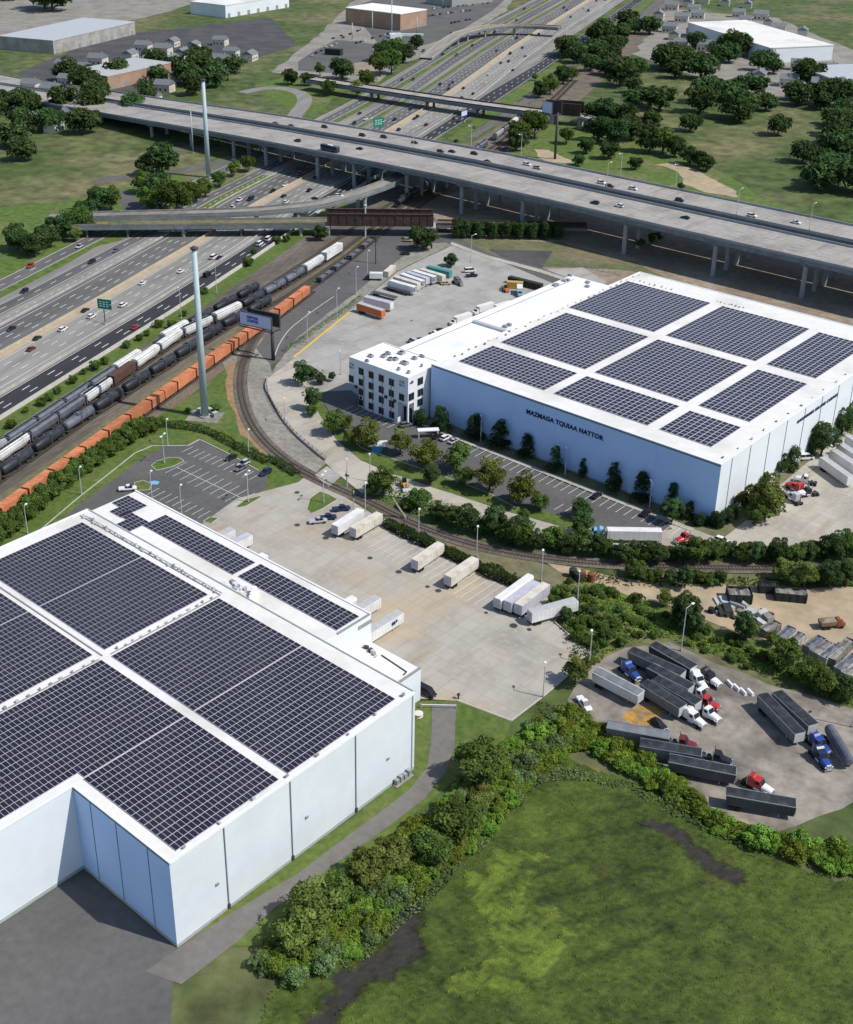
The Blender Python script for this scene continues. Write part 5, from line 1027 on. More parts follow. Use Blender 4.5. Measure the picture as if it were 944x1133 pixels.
# ------------------------------------------------------------------ semi-trailers
def trailer(L_, body, roof=None, W=2.55, H=4.05, rounded=False, doors='tr_grey', reefer=False):
    def f():
        t = thing('semi_trailer', 'x', 'semi-trailer'); roof_ = roof or body; h = L_ / 2; z0 = 1.15
        if rounded:
            b = MB().loft([[(x, -W / 2 * k, z0), (x, W / 2 * k, z0), (x, W / 2 * k, H - .5), (x, W / 2 * .72 * k, H * (.97 + .03 * k)), (x, -W / 2 * .72 * k, H * (.97 + .03 * k)), (x, -W / 2 * k, H - .5)] for x, k in ((-h, .96), (-h + .3, 1), (h - .8, 1), (h - .2, .93), (h, .8))]).build('box', body, t)
        else:
            b = MB().box(-h, h, -W / 2, W / 2, z0, H).build('box', body, t)
            MB().box(-h + .08, h - .08, -W / 2 + .06, W / 2 - .06, H + .003, H + .05).build('roof', roof_, t)
            mb = MB(); n = int(L_ / 1.25)
            for k in range(n):
                x = -h + .6 + k * (L_ - 1.2) / (n - 1)
                for s in (-1, 1): mb.box(x - .04, x + .04, s * (W / 2 + .003) if s > 0 else -W / 2 - .03, s * (W / 2 + .03) if s > 0 else -W / 2 - .003, z0 + .1, H - .1)
            mb.build('side_ribs', body, b)
        for s in (-1, 1): MB().box(-h - .06, -h - .003, .04 if s > 0 else -W / 2 + .08, W / 2 - .08 if s > 0 else -.04, z0 + .15, H - .15).build('rear_door', doors, t)
        MB().box(-h + .2, h - .3, -.5, .5, z0 - .28, z0 - .003).build('chassis', 'dark_metal', t)
        MB().box(-h - .04, -h + .1, -1.1, 1.1, .5, .65).box(-h, -h + .1, -.7, -.6, .65, 1.1).box(-h, -h + .1, .6, .7, .65, 1.1).build('rear_bumper', 'dark_metal', t)
        for s in (-1, 1): MB().box(h - 3.6, h - 3.45, s * .75 - .08, s * .75 + .08, 0, z0 - .003).box(h - 3.75, h - 3.3, s * .75 - .18, s * .75 + .18, 0, .06).build('landing_leg', 'galv', t)
        for x in (-h + 1.5, -h + 2.8):
            for s in (-1, 1): MB().cyl((x, s * .72, .52), (x, s * 1.25, .52), .52, n=12).build('wheel', 'tyre', t)
        if reefer: MB().box(h + .003, h + .55, -.95, .95, 2.2, 3.9).build('cooling_unit', 'grey_metal', t)
        return t
    return f
TP = {}
def put_trailer(key, args, ra, rb, label, group, z=.2, zr=4.1):
    """ra rear centre, rb front centre of the roof (world)"""
    if key not in TP: TP[key] = Proto(trailer(**args))
    d = (rb[0] - ra[0], rb[1] - ra[1]); rz = math.atan2(d[1], d[0]); c = ((ra[0] + rb[0]) / 2, (ra[1] + rb[1]) / 2); L0_ = args['L_']; k = min(1.12, max(.85, math.hypot(*d) / L0_))
    return TP[key].put((c[0], c[1], z), rz, label, group, (k, 1, 1))
gy = 'trailers standing in the concrete yard'
A_ = dict(white=dict(L_=14, body='tr_white', reefer=True), cream=dict(L_=14, body='tr_cream'), round=dict(L_=15, body='tr_white', rounded=True), grey=dict(L_=14.5, body='tr_grey', roof='tr_grey'), mauve=dict(L_=14.6, body='tr_grey', roof='tr_cream'), silver=dict(L_=15, body='tr_white', roof='tr_roofgrey'), orange=dict(L_=12.6, body='tr_orange', roof='tr_roofgrey', doors='tr_orange'), blue=dict(L_=12.6, body='tr_white', roof='tr_grey'))
for k, f, a, b, lb in (('white', fO, (492, 232), (603, 162), 'white trailer next to the parked pickups by the rounded lawn'), ('cream', fO, (568, 243), (680, 178), 'cream trailer with rust stained roof beside the white one'), ('cream', fO, (826, 377), (936, 303), 'single weathered trailer in the middle of the empty bays'), ('cream', fP, (285, 293), (400, 214), 'second single weathered trailer, nearer the cluster of four'),
    ('round', fP, (492, 386), (632, 284), 'white trailer with rounded roof edges in the cluster of four'), ('grey', fP, (535, 400), (655, 313), 'grey roofed trailer second in the cluster of four'), ('mauve', fP, (579, 412), (697, 321), 'mauve sided trailer third in the cluster of four'), ('silver', fP, (628, 440), (822, 388), 'slanted silver trailer at the end of the cluster of four')):
    put_trailer(k, A_[k], f(*a, 4.25), f(*b, 4.25), lb, gy)
gd = 'trailers backed against the docks'
for k, f, far, lb in (('silver', fO, (65, 243), 'grey roofed trailer docked nearest the car park, first at the dock annex'), ('blue', fO, (137, 266), 'second grey roofed trailer docked at the annex end'), ('white', fO, (203, 350), 'white trailer docked behind the plant cluster'), ('round', fO, (574, 527), 'white rounded trailer docked halfway to the step'), ('silver', fO, (672, 527), 'grey roofed trailer docked just before the step'), ('silver', fX5, (625, 272), 'long docked trailer beside the step with dark emblem on its side')):
    b = f(*far, 4.25); L_ = A_[k]['L_']; o = put_trailer(k, A_[k], (b[0], b[1] - L_), b, lb, gd)
    if 'emblem' in lb:
        MB().box(3.2, 4.6, -1.305 - .06, -1.31, 2.3, 3.4).box(4.8, 5.3, -1.365, -1.31, 2.6, 3.4).build('emblem', 'sign_blue', o) if False else MB().box(2.8, 4.2, 1.31, 1.36, 2.3, 3.3).box(4.4, 5.0, 1.31, 1.36, 2.6, 3.4).build('emblem', 'sign_blue', o); MB().box(2.8, 4.2, -1.36, -1.31, 2.3, 3.3).box(4.4, 5.0, -1.36, -1.31, 2.6, 3.4).build('emblem', 'sign_blue', o)
gl_ = 'trailers parked in the lot behind the office'
for k, a, b, lb in (('orange', (78, 388), (243, 440), 'orange sided trailer with grey roof at the yellow kerb corner'), ('blue', (118, 352), (290, 395), 'white trailer with blue grey roof beside the orange one'), ('white', (272, 260), (415, 300), 'first white trailer in the fanned row, nearest the orange one'), ('cream', (300, 238), (440, 280), 'cream trailer second in the fanned row of trailers'), ('white', (338, 222), (462, 265), 'third white trailer in the fanned row'), ('grey', (370, 212), (490, 250), 'pale grey trailer fourth in the fanned row'), ('white', (405, 203), (530, 240), 'fifth white trailer in the fanned row'), ('cream', (450, 195), (585, 235), 'cream tan trailer at the end of the fanned row')):
    put_trailer(k, A_[k], fX1(*a, 4.25), fX1(*b, 4.25), lb, gl_)
# trailers in the far corner yard on the right
gr_ = 'trailers in the yard beside the white side wall'
for a, b, lb in (((615, 655), (890, 850), 'first long grey trailer in the yard beside the white side wall'), ((722, 585), (960, 745), 'second long grey trailer in the yard beside the side wall'), ((800, 535), (1010, 670), 'third long trailer by the side wall, cut by the picture edge'), ((880, 460), (1100, 590), 'fourth trailer beside the side wall, mostly outside the picture')):
    put_trailer('silver', A_['silver'], fX3(*a, 4.25), fX3(*b, 4.25), lb, gr_)
# low flat trailers
def flatbed(L_=13., m='dump_dark'):
    def f():
        t = thing('flatbed_trailer', 'x', 'flatbed trailer'); h = L_ / 2
        MB().box(-h, h, -1.25, 1.25, 1.2, 1.4).build('bed', m, t); MB().box(-h + .3, h - .3, -.5, .5, .85, 1.197).build('chassis', 'dark_metal', t)
        for x in (-h + 1.4, -h + 2.7):
            for s in (-1, 1): MB().cyl((x, s * .72, .5), (x, s * 1.22, .5), .5, n=12).build('wheel', 'tyre', t)
        for s in (-1, 1): MB().box(h - 2.7, h - 2.5, s * .75 - .08, s * .75 + .08, 0, 1.197).build('landing_leg', 'galv', t)
        return t
    return f
FB = Proto(flatbed())
for (a, b, lb) in (((135, 318), (345, 372), 'empty dark flatbed trailer behind the orange and white trailers'), ((245, 295), (395, 338), 'low blue grey flatbed at the front of the fanned row')):
    a, b = fX1(*a, 1.5), fX1(*b, 1.5); FB.put(((a[0] + b[0]) / 2, (a[1] + b[1]) / 2, .2), math.atan2(b[1] - a[1], b[0] - a[0]), lb, 'flatbed trailers')
# open-top dump trailers of the truck yard
def dump(L_, side, top='tarp', W=2.6, H=3.9):
    def f():
        t = thing('dump_trailer', 'x', 'dump trailer'); h = L_ / 2; z0 = 1.2
        b = MB().hexa([(-h + .3, -W / 2 + .2, z0), (h, -W / 2 + .2, z0), (h, W / 2 - .2, z0), (-h + .3, W / 2 - .2, z0)], [(-h, -W / 2, H), (h + .2, -W / 2, H), (h + .2, W / 2, H), (-h, W / 2, H)]).build('tub', side, t)
        n = 9; secs = [[(x, -W / 2 + .1, H + .003), (x, W / 2 - .1, H + .003), (x, W / 4, H + .16 + .1 * math.sin(k * 2.1)), (x, -W / 4, H + .16 + .1 * math.sin(k * 2.1 + .5))] for k, x in enumerate(np.linspace(-h + .12, h + .1, n))]
        MB().loft(secs).build('tarpaulin', top, t)
        mb = MB()
        for s in (-1, 1): mb.box(-h, h + .2, s * W / 2 - .06, s * W / 2 + .06, H - .1, H + .08)
        mb.build('top_rail', side if side != 'dump_dark' else 'grey_metal', b)
        mb = MB()
        for k in range(11):
            x = -h + .8 + k * (L_ - 1.4) / 10
            for s in (-1, 1): mb.hexa([(x - .06, s * (W / 2 - .2) - .05, z0 + .1), (x + .06, s * (W / 2 - .2) - .05, z0 + .1), (x + .06, s * (W / 2 - .2) + .05, z0 + .1), (x - .06, s * (W / 2 - .2) + .05, z0 + .1)], [(x - .06, s * W / 2 - .05, H - .12), (x + .06, s * W / 2 - .05, H - .12), (x + .06, s * W / 2 + .05, H - .12), (x - .06, s * W / 2 + .05, H - .12)])
        mb.build('side_ribs', side, b)
        MB().box(h + .203, h + .25, -W / 2 + .1, W / 2 - .1, z0 + .2, H - .05).build('front_wall', 'galv', t)
        MB().box(-h + .4, h - .2, -.5, .5, .8, z0 - .003).build('chassis', 'dark_metal', t)
        for x in (-h + 1.5, -h + 2.8):
            for s in (-1, 1): MB().cyl((x, s * .72, .52), (x, s * 1.22, .52), .52, n=12).build('wheel', 'tyre', t)
        for s in (-1, 1): MB().box(h - 2.9, h - 2.75, s * .75 - .08, s * .75 + .08, 0, .797).build('landing_leg', 'galv', t)
        return t
    return f
DP = {}
def put_dump(key, L_, side, top, ra, rb, label, zr=.16):
    if key not in DP: DP[key] = Proto(dump(L_, side, top))
    rz = math.atan2(rb[1] - ra[1], rb[0] - ra[0]); k = min(1.15, max(.8, math.dist(ra, rb) / L_)); DP[key].put(((ra[0] + rb[0]) / 2, (ra[1] + rb[1]) / 2, zr), rz, label, 'dump trailers in the truck yard', (k, 1.13, 1))
D_ = lambda f, a, b: (f(*a, 4.1), f(*b, 4.1))
for key, side, top, f, a, b, lb in (('silver', 'tr_white', 'dump_grey', fY1, (105, 282), (382, 425), 'silver sided trailer with dark open top on the grass edge of the truck yard'), ('dark', 'dump_grey', 'tarp', fY1, (400, 355), (640, 505), 'black covered dump trailer nearest the silver one'), ('dark', 'dump_grey', 'tarp', fY1, (470, 330), (735, 480), 'second black covered dump trailer in the packed row'), ('darker', 'dump_dark', 'tarp', fY1, (440, 255), (690, 385), 'third black covered dump trailer in the packed row'), ('dark', 'dump_grey', 'tarp', fY1, (320, 155), (640, 300), 'long dump trailer at the back of the packed row with pale rear frame'), ('darker', 'dump_dark', 'tarp', fY1, (455, 120), (705, 262), 'last black dump trailer of the packed row, beside the hedge slope'),
    ('grey', 'dump_grey', 'dump_grey', fY2, (45, 122), (315, 170), 'grey dump trailer tucked under the bushes, first by the marsh side'), ('dark', 'dump_grey', 'dump_grey', fY2, (190, 200), (455, 245), 'grey dump trailer overlapping the first by the bushes'), ('darker', 'dump_dark', 'tarp', fY2, (315, 268), (605, 325), 'dark dump trailer third along the bushes'), ('darker', 'dump_dark', 'tarp', fY2, (565, 412), (865, 465), 'black dump trailer at the rounded picture edge beside the bushes'),
    ('dark', 'dump_grey', 'tarp', fS, (668, 212), (782, 330), 'open black topped trailer alone on the far side of the truck yard'), ('dark', 'dump_grey', 'tarp', fS, (712, 205), (822, 305), 'black topped trailer beside the other on the far side')):
    ra, rb = D_(f, a, b); put_dump(key, 13.5, side, top, ra, rb, lb)
# grey tank trailer at the edge
a, b = fS(880, 325, 3), fS(925, 400, 3)
boxy('tank_trailer', 'pale grey rounded trailer at the right edge of the truck yard', 'tank trailer', ((a[0] + b[0]) / 2, (a[1] + b[1]) / 2, .15), math.atan2(b[1] - a[1], b[0] - a[0]), [('tank', MB().loft([[(x, math.cos(t) * 1.25 * k, 2.35 + math.sin(t) * 1.4 * k) for t in np.linspace(0, 2 * math.pi, 14, endpoint=False)] for x, k in ((-6, .5), (-5.7, .9), (-5.2, 1), (5.2, 1), (5.7, .9), (6, .5))]), 'tank_grey'), ('chassis', MB().box(-5.6, 5.6, -.5, .5, .7, 1.0), 'dark_metal')] + wheels_mb((-4.6, -3.3), 1.15, .5))
# ------------------------------------------------------------------ tractor units (x forward)
def tractor(col, sleeper=True, fender=None):
    def f():
        t = thing('truck_tractor', 'x', 'truck'); c = 'p_' + col; fc = 'p_' + (fender or col)
        MB().box(-3.4, 3.0, -.45, .45, .7, .98).build('chassis', 'dark_metal', t)
        MB().loft([[(x, -w, z0), (x, w, z0), (x, w, z1 - .25), (x, w * .75, z1), (x, -w * .75, z1), (x, -w, z1 - .25)] for x, w, z0, z1 in ((1.2, 1.0, .9, 2.0), (2.4, .92, .75, 1.85), (3.2, .82, .65, 1.7), (3.45, .72, .7, 1.5))]).build('hood', fc, t)
        MB().loft([[(x, -1.1, .95), (x, 1.1, .95), (x, 1.08, 1.9), (x, .98, h), (x, -.98, h), (x, -1.08, 1.9)] for x, h in ((-.5, 2.85), (.7, 2.9), (1.25, 2.05))]).build('cab', c, t)
        MB().hexa([(.98, -.92, 2.08), (1.34, -.92, 2.03), (1.34, .92, 2.03), (.98, .92, 2.08)], [(.6, -.86, 2.82), (.78, -.86, 2.86), (.78, .86, 2.86), (.6, .86, 2.82)]).build('windscreen', 'window_glass', t)
        for s in (-1, 1): MB().box(-.2, .65, s * 1.06 - .05, s * 1.06 + .05, 1.95, 2.6).build('side_window', 'window_glass', t)
        if sleeper: MB().loft([[(x, -1.12, .95), (x, 1.12, .95), (x, 1.08, h - .3), (x, .9, h), (x, -.9, h), (x, -1.08, h - .3)] for x, h in ((-2.0, 3.2), (-1.0, 3.5), (-.52, 3.2))]).build('sleeper', c, t)
        MB().box(3.46, 3.56, -.6, .6, .75, 1.45).build('grille', 'chrome', t); MB().box(3.4, 3.7, -1.1, 1.1, .4, .68).build('bumper', 'chrome', t)
        for s in (-1, 1):
            MB().box(3.3, 3.48, s * .86 - .15, s * .86 + .15, 1.05, 1.3).build('headlight', 'lamp_white', t); MB().cyl((-.4, s * .95, .8), (1.0, s * .95, .8), .32, n=10).build('fuel_tank', 'chrome', t); MB().cyl((-.62 if not sleeper else -2.12, s * 1.0, 1.0), (-.62 if not sleeper else -2.12, s * 1.0, 3.6), .09, n=8).build('exhaust_stack', 'chrome', t)
            MB().loft([[(x, s * .78 - .3, z), (x, s * .78 + .3, z), (x, s * .78 + .3, z + .12), (x, s * .78 - .3, z + .12)] for x, z in ((1.75, .9), (2.0, 1.12), (2.6, 1.14), (3.0, .95))]).build('fender', fc, t)
            MB().cyl((2.35, s * .78, .5), (2.35, s * 1.12, .5), .5, n=12).build('wheel', 'tyre', t)
            for x in (-2.9, -1.7): MB().cyl((x, s * .6, .5), (x, s * 1.15, .5), .5, n=12).build('wheel', 'tyre', t)
        return t
    return f
RP = {}
def put_tractor(p, q, col, label, sleeper=True, fender=None, z=.16, group='truck tractors'):
    """p centre on the ground, q a point ahead of it"""
    k = (col, sleeper, fender)
    if k not in RP: RP[k] = Proto(tractor(col, sleeper, fender))
    return RP[k].put((p[0], p[1], z), math.atan2(q[1] - p[1], q[0] - p[0]), label, group)
for f, a, b, col, sl, fe, lb in ((fY1, (700, 590), (735, 612), 'white', True, None, 'white truck tractor nearest the orange stained ground'), (fY1, (790, 560), (840, 590), 'white', False, 'white', 'white tractor behind the second black dump trailer, its nose out to the yard'), (fY1, (780, 495), (815, 510), 'red', False, None, 'red tractor third in the packed row'), (fY1, (745, 445), (790, 470), 'white', False, 'red', 'red and white tractor in the packed row'), (fY1, (730, 360), (770, 400), 'white', True, None, 'white tractor at the end of the long dump trailer'), (fY1, (800, 345), (840, 370), 'black', True, 'white', 'black tractor at the end of the packed row by the hedge slope'), (fY1, (315, 305), (350, 335), 'blue', True, None, 'blue tractor wedged between silver and long dump trailers'),
    (fY2, (370, 212), (410, 222), 'dkred', False, None, 'dark red tractor peeping out behind the grey dump trailers'), (fY2, (520, 278), (560, 290), 'black', False, None, 'black tractor at the end of the second grey dump trailer'), (fY2, (700, 395), (750, 420), 'red', True, 'white', 'red tractor with white nose in front of the black dump trailer'), (fS, (838, 372), (862, 392), 'blue', True, None, 'blue tractor coupled to the black topped trailer on the far side'), (fS, (845, 412), (868, 440), 'navy', True, 'blue', 'dark blue tractor nearest the picture edge on the far side')):
    put_tractor(f(*a, .8), f(*b, .8), col, lb, sl, fe)
# road semi: light blue cab with white trailer, red tractor
a, b = fL(648, 588, 4.1), fL(878, 592, 4.1)
put_trailer('white', A_['white'], b, a, 'white trailer of the semi truck on the concrete road by the hedgerow', 'semi truck on the road', .2)
put_tractor(fL(602, 608, 1.2), fL(575, 606, 1.2), 'ltblue', 'light blue tractor pulling the white trailer on the concrete road', True, None, .2)
put_tractor(fQ(598, 138, 1), fQ(560, 150, 1), 'red', 'red tractor alone on the concrete road by the wall corner', False, None, .2)
put_tractor(fX3(350, 965, 1), fX3(300, 940, 1), 'red', 'red tractor in the yard beside the white side wall', True, None, .2); put_tractor(fX3(450, 890, 1), fX3(400, 880, 1), 'white', 'white tractor behind the red one in the yard by the side wall', False, None, .2); put_tractor(fX3(470, 1010, 1), fX3(380, 1020, 1), 'black', 'black and white tractor in front of the red one in the side yard', False, 'white', .2)
put_tractor(fX3(330, 1060, 1), fX3(260, 1010, 1), 'silver', 'pale silver tractor beside the big tree in the side yard', True, None, .2)
put_tractor(fX1(665, 275, 1), fX1(690, 288, 1), 'grey', 'dark grey tractor parked alone at the end of the fanned trailers', True, None, .2)
# teal truck, yellow container, black container, construction bits in the lot
def container(name, label, p, q, m, H=2.6, W=2.45, z=.2, cat='container', group=None, top=None):
    t = thing(name, label, cat, ((p[0] + q[0]) / 2, (p[1] + q[1]) / 2, z), math.atan2(q[1] - p[1], q[0] - p[0]), group); h = math.dist(p, q) / 2
    b = MB().box(-h, h, -W / 2, W / 2, .12, H).build('box', m, t); mb = MB(); n = max(4, int(h * 2 / .6))
    for k in range(n):
        x = -h + .3 + k * (2 * h - .6) / (n - 1)
        for s in (-1, 1): mb.box(x - .1, x + .1, s * (W / 2 + .02) - .017, s * (W / 2 + .02) + .017, .3, H - .15)
    mb.build('corrugation', m, b); MB().box(-h - .03, h + .03, -W / 2 - .03, W / 2 + .03, H + .003, H + .1).build('roof', top or m, t)
    mb = MB()
    for x in (-h, h):
        for s in (-1, 1): mb.box(x - .09, x + .09, s * W / 2 - .09, s * W / 2 + .09, 0, .12)
    mb.build('corner_foot', 'dark_metal', t); MB().box(h + .033, h + .06, -W / 2 + .1, W / 2 - .1, .25, H - .1).build('door', m, t)
    return t
def moved(p, d, k): return (p[0] + d[0] * k, p[1] + d[1] * k)
container('shipping_container', 'yellow ochre container in the lot beside the annex roof', fX2(165, 250, 2.8), fX2(305, 258, 2.8), 'p_yellow', 2.8)
container('shipping_container', 'long black container standing behind the yellow one', fX2(185, 205, 2.8), fX2(470, 275, 2.8), 'bin_dark', 2.8)
container('shipping_container', 'cream container beside the small box truck in the yard road', fX1(247, 215, 2.6), fX1(290, 178, 2.6), 'tr_cream', 2.6)
container('shipping_container', 'teal covered long trailer body at the grass corner of the lot', fX1(490, 182, 3.0), fX1(622, 215, 3.0), 'p_teal', 3.0)
small_truck('pale blue small truck beside the yellow container', fX2(275, 365), -.9, 'p_ltblue', 'tr_white')
def loader(label, p, rz, m='p_orange'):
    return boxy('wheel_loader', label, 'loader', (p[0], p[1], .2), rz, [('body', MB().hexa([(-2.4, -.9, .7), (1.0, -.9, .7), (1.0, .9, .7), (-2.4, .9, .7)], [(-2.2, -.8, 1.8), (.6, -.8, 1.7), (.6, .8, 1.7), (-2.2, .8, 1.8)]), m), ('cab', MB().hexa([(-.9, -.7, 1.7), (.5, -.7, 1.7), (.5, .7, 1.7), (-.9, .7, 1.7)], [(-.8, -.6, 2.9), (.3, -.6, 2.9), (.3, .6, 2.9), (-.8, .6, 2.9)]), 'window_glass'), ('lift_arm', MB().bar((.8, -.55, 1.2), (3.0, -.55, .7), .25, .35).bar((.8, .55, 1.2), (3.0, .55, .7), .25, .35), m), ('bucket', MB().hexa([(2.7, -1.3, .1), (3.8, -1.3, .05), (3.8, 1.3, .05), (2.7, 1.3, .1)], [(2.6, -1.3, 1.0), (3.0, -1.3, 1.0), (3.0, 1.3, 1.0), (2.6, 1.3, 1.0)]), 'grey_metal')] + wheels_mb((-1.6, 1.2), 1.0, .6))
loader('orange wheel loader in front of the yellow container', fX2(150, 335), 2.6); loader('orange loader by the big tree strip on the concrete road', fK(368, 412), -.6, 'p_yellow')
# ------------------------------------------------------------------ railway wagons
def bogies(t, h, r=.46):
    for x in (-h + 2.2, h - 2.2):
        b = MB().box(x - 1.5, x + 1.5, -1.05, -.85, .35, .75).box(x - 1.5, x + 1.5, .85, 1.05, .35, .75).box(x - .2, x + .2, -.85, .85, .45, .8).build('bogie', 'dark_metal', t)
        for dx in (-.9, .9):
            MB().cyl((x + dx, -.8, r), (x + dx, -.66, r), r, n=12).cyl((x + dx, .66, r), (x + dx, .8, r), r, n=12).cyl((x + dx, -.66, r), (x + dx, .66, r), .09, n=6).build('wheelset', 'rail_steel', b)
def wagon_box(L_, m, H=4.4, W=2.9, roof=None, split=0):
    def f():
        t = thing('boxcar', 'x', 'railway wagon'); h = L_ / 2
        cells = [(-h, h)] if not split else [(-h, -.25), (.25, h)]
        for a, b in cells:
            q = MB().box(a, b, -W / 2, W / 2, 1.2, H).build('box', m, t); mb = MB(); n = max(4, int((b - a) / 1.0))
            for k in range(n):
                x = a + .12 + k * (b - a - .24) / (n - 1)
                for s in (-1, 1): mb.box(x - .07, x + .07, s * (W / 2 + .03) - .027, s * (W / 2 + .03) + .027, 1.3, H - .05)
            mb.build('side_ribs', m, q)
            mb = MB()
            for k in range(max(3, int((b - a) / 1.6))): x = a + .3 + k * 1.6; mb.box(x - .05, x + .05, -W / 2 + .05, W / 2 - .05, H + .043, H + .1) if x < b - .1 else None
            mb.box(a + .05, b - .05, -W / 2 + .04, W / 2 - .04, H + .003, H + .04); mb.build('roof', roof or m, q)
        MB().box(-h, h, -1.3, 1.3, .95, 1.197).build('underframe', 'dark_metal', t); MB().box(-h - .6, -h, -.15, .15, .8, 1.05).box(h, h + .6, -.15, .15, .8, 1.05).build('coupler', 'dark_metal', t); bogies(t, h); return t
    return f
def wagon_tank(L_, m, Rr=1.62):
    def f():
        t = thing('tank_wagon', 'x', 'railway wagon'); h = L_ / 2; zc = 1.2 + Rr; th = np.linspace(0, 2 * math.pi, 20, endpoint=False)
        tk_ = MB().loft([[(x, math.cos(a) * Rr * k, zc + math.sin(a) * Rr * k) for a in th] for x, k in ((-h + .25, .15), (-h + .32, .55), (-h + .5, .82), (-h + .9, 1), (h - .9, 1), (h - .5, .82), (h - .32, .55), (h - .25, .15))]).build('tank', m, t, smooth=True)
        MB().cyl((0, 0, zc + Rr - .1), (0, 0, zc + Rr + .45), .75, n=14).build('manway_dome', m, tk_); MB().box(-1.6, 1.6, -1.2, 1.2, zc + Rr + .02, zc + Rr + .1).build('walkway', 'dump_dark', tk_)
        mb = MB()
        for x in (-h * .5, h * .5): mb.cyl((x, 0, zc), (x + .25, 0, zc), Rr + .03, n=20)
        mb.build('tank_band', m, tk_)
        MB().box(-h, h, -.5, .5, .95, 1.25).box(-h, -h + 1.6, -1.4, 1.4, 1.0, 1.15).box(h - 1.6, h, -1.4, 1.4, 1.0, 1.15).build('underframe', 'dark_metal', t); MB().box(-h - .6, -h, -.15, .15, .8, 1.05).box(h, h + .6, -.15, .15, .8, 1.05).build('coupler', 'dark_metal', t)
        for s in (-1, 1): MB().box(-.2, .2, s * (Rr - .05) - .04, s * (Rr - .05) + .04, 1.2, zc + Rr).build('ladder', 'dump_dark', t)
        bogies(t, h); return t
    return f
def wagon_hopper(L_, m, hatches=True):
    def f():
        t = thing('hopper_wagon', 'x', 'railway wagon'); h = L_ / 2; W = 3.1
        def sec(x, z0, w0): return [(x, -w0, z0), (x, w0, z0), (x, W / 2, 2.4), (x, W / 2, 3.9), (x, W * .3, 4.55), (x, -W * .3, 4.55), (x, -W / 2, 3.9), (x, -W / 2, 2.4)]
        b = MB().loft([sec(-h + .4, 2.35, 1.4), sec(-h + 1.9, 1.2, 1.0), sec(-h / 2.5, 1.0, .9), sec(0, 1.3, 1.0), sec(h / 2.5, 1.0, .9), sec(h - 1.9, 1.2, 1.0), sec(h - .4, 2.35, 1.4)]).build('hopper_body', m, t); mb = MB()
        for k in range(12):
            x = -h + .8 + k * (L_ - 1.6) / 11
            for s in (-1, 1): mb.box(x - .05, x + .05, s * W / 2 - (.08 if s < 0 else -.003), s * W / 2 + (.08 if s > 0 else -.003), 2.5, 3.9)
        mb.build('side_ribs', m, b); 
        MB().box(-h + .5, h - .5, -.55, .55, 4.553, 4.7).build('hatch_trough', 'hatch_dark' if hatches == 'dark' else m, t); mb = MB()
        for k in range(10): x = -h + 1.2 + k * (L_ - 2.4) / 9; mb.box(x - .5, x + .5, -.5, .5, 4.703, 4.8)
        mb.build('roof_hatches', 'hatch_dark' if hatches else m, t)
        for s in (-1, 1): MB().box(-h + .3, h - .3, s * 1.25 - .2, s * 1.25 + .2, 4.3, 4.36).build('roof_walkway', 'grey_metal', t)
        for x in (-h + .1, h - .3): MB().box(x, x + .2, -1.45, 1.45, 1.0, 3.9).build('end_cage', 'grey_metal', t)
        MB().box(-h, h, -.6, .6, .9, 1.15).build('underframe', 'dark_metal', t); MB().box(-h - .6, -h, -.15, .15, .8, 1.05).box(h, h + .6, -.15, .15, .8, 1.05).build('coupler', 'dark_metal', t); bogies(t, h); return t
    return f
def wagon_flat(L_):
    def f():
        t = thing('flat_wagon', 'x', 'railway wagon'); h = L_ / 2; MB().box(-h, h, -1.35, 1.35, 1.0, 1.3).build('deck', 'dump_dark', t)
        MB().box(-h, -h + .3, -1.3, 1.3, 1.303, 2.3).box(h - .3, h, -1.3, 1.3, 1.303, 2.3).build('bulkhead', 'dump_dark', t); MB().box(-h + 2, -1, -1.0, 1.0, 1.303, 1.9).box(1, h - 2, -1.0, 1.0, 1.303, 1.75).build('load', 'tank_grey', t); bogies(t, h); return t
    return f
WP = {'orange': Proto(wagon_box(12.4, 'car_orange')), 'orange_long': Proto(wagon_box(16.5, 'car_orange', split=1)), 'brown': Proto(wagon_box(15, 'car_brown')), 'white_box': Proto(wagon_box(17, 'hopper_white', 4.9)), 'black_tank': Proto(wagon_tank(16.2, 'tank_black')), 'grey_tank': Proto(wagon_tank(16.2, 'tank_grey')), 'white': Proto(wagon_hopper(17, 'hopper_white', 'dark')), 'white_plain': Proto(wagon_hopper(17, 'hopper_white', False)), 'grey': Proto(wagon_hopper(17, 'hopper_grey', True)), 'dark': Proto(wagon_hopper(15, 'tank_grey', True)), 'flat': Proto(wagon_flat(15))}
WL = {'orange': 12.4, 'orange_long': 16.5, 'brown': 15, 'white_box': 17, 'black_tank': 16.2, 'grey_tank': 16.2, 'white': 17, 'white_plain': 17, 'grey': 17, 'dark': 15, 'flat': 15}
WD = {'orange': 'orange ribbed wagon', 'orange_long': 'long orange double wagon', 'brown': 'brown boxcar', 'white_box': 'tall white boxcar', 'black_tank': 'black tank wagon', 'grey_tank': 'dark grey tank wagon', 'white': 'white hopper with dark roof hatches', 'white_plain': 'plain white hopper', 'grey': 'pale grey hopper', 'dark': 'dark grey hopper', 'flat': 'dark flat wagon'}
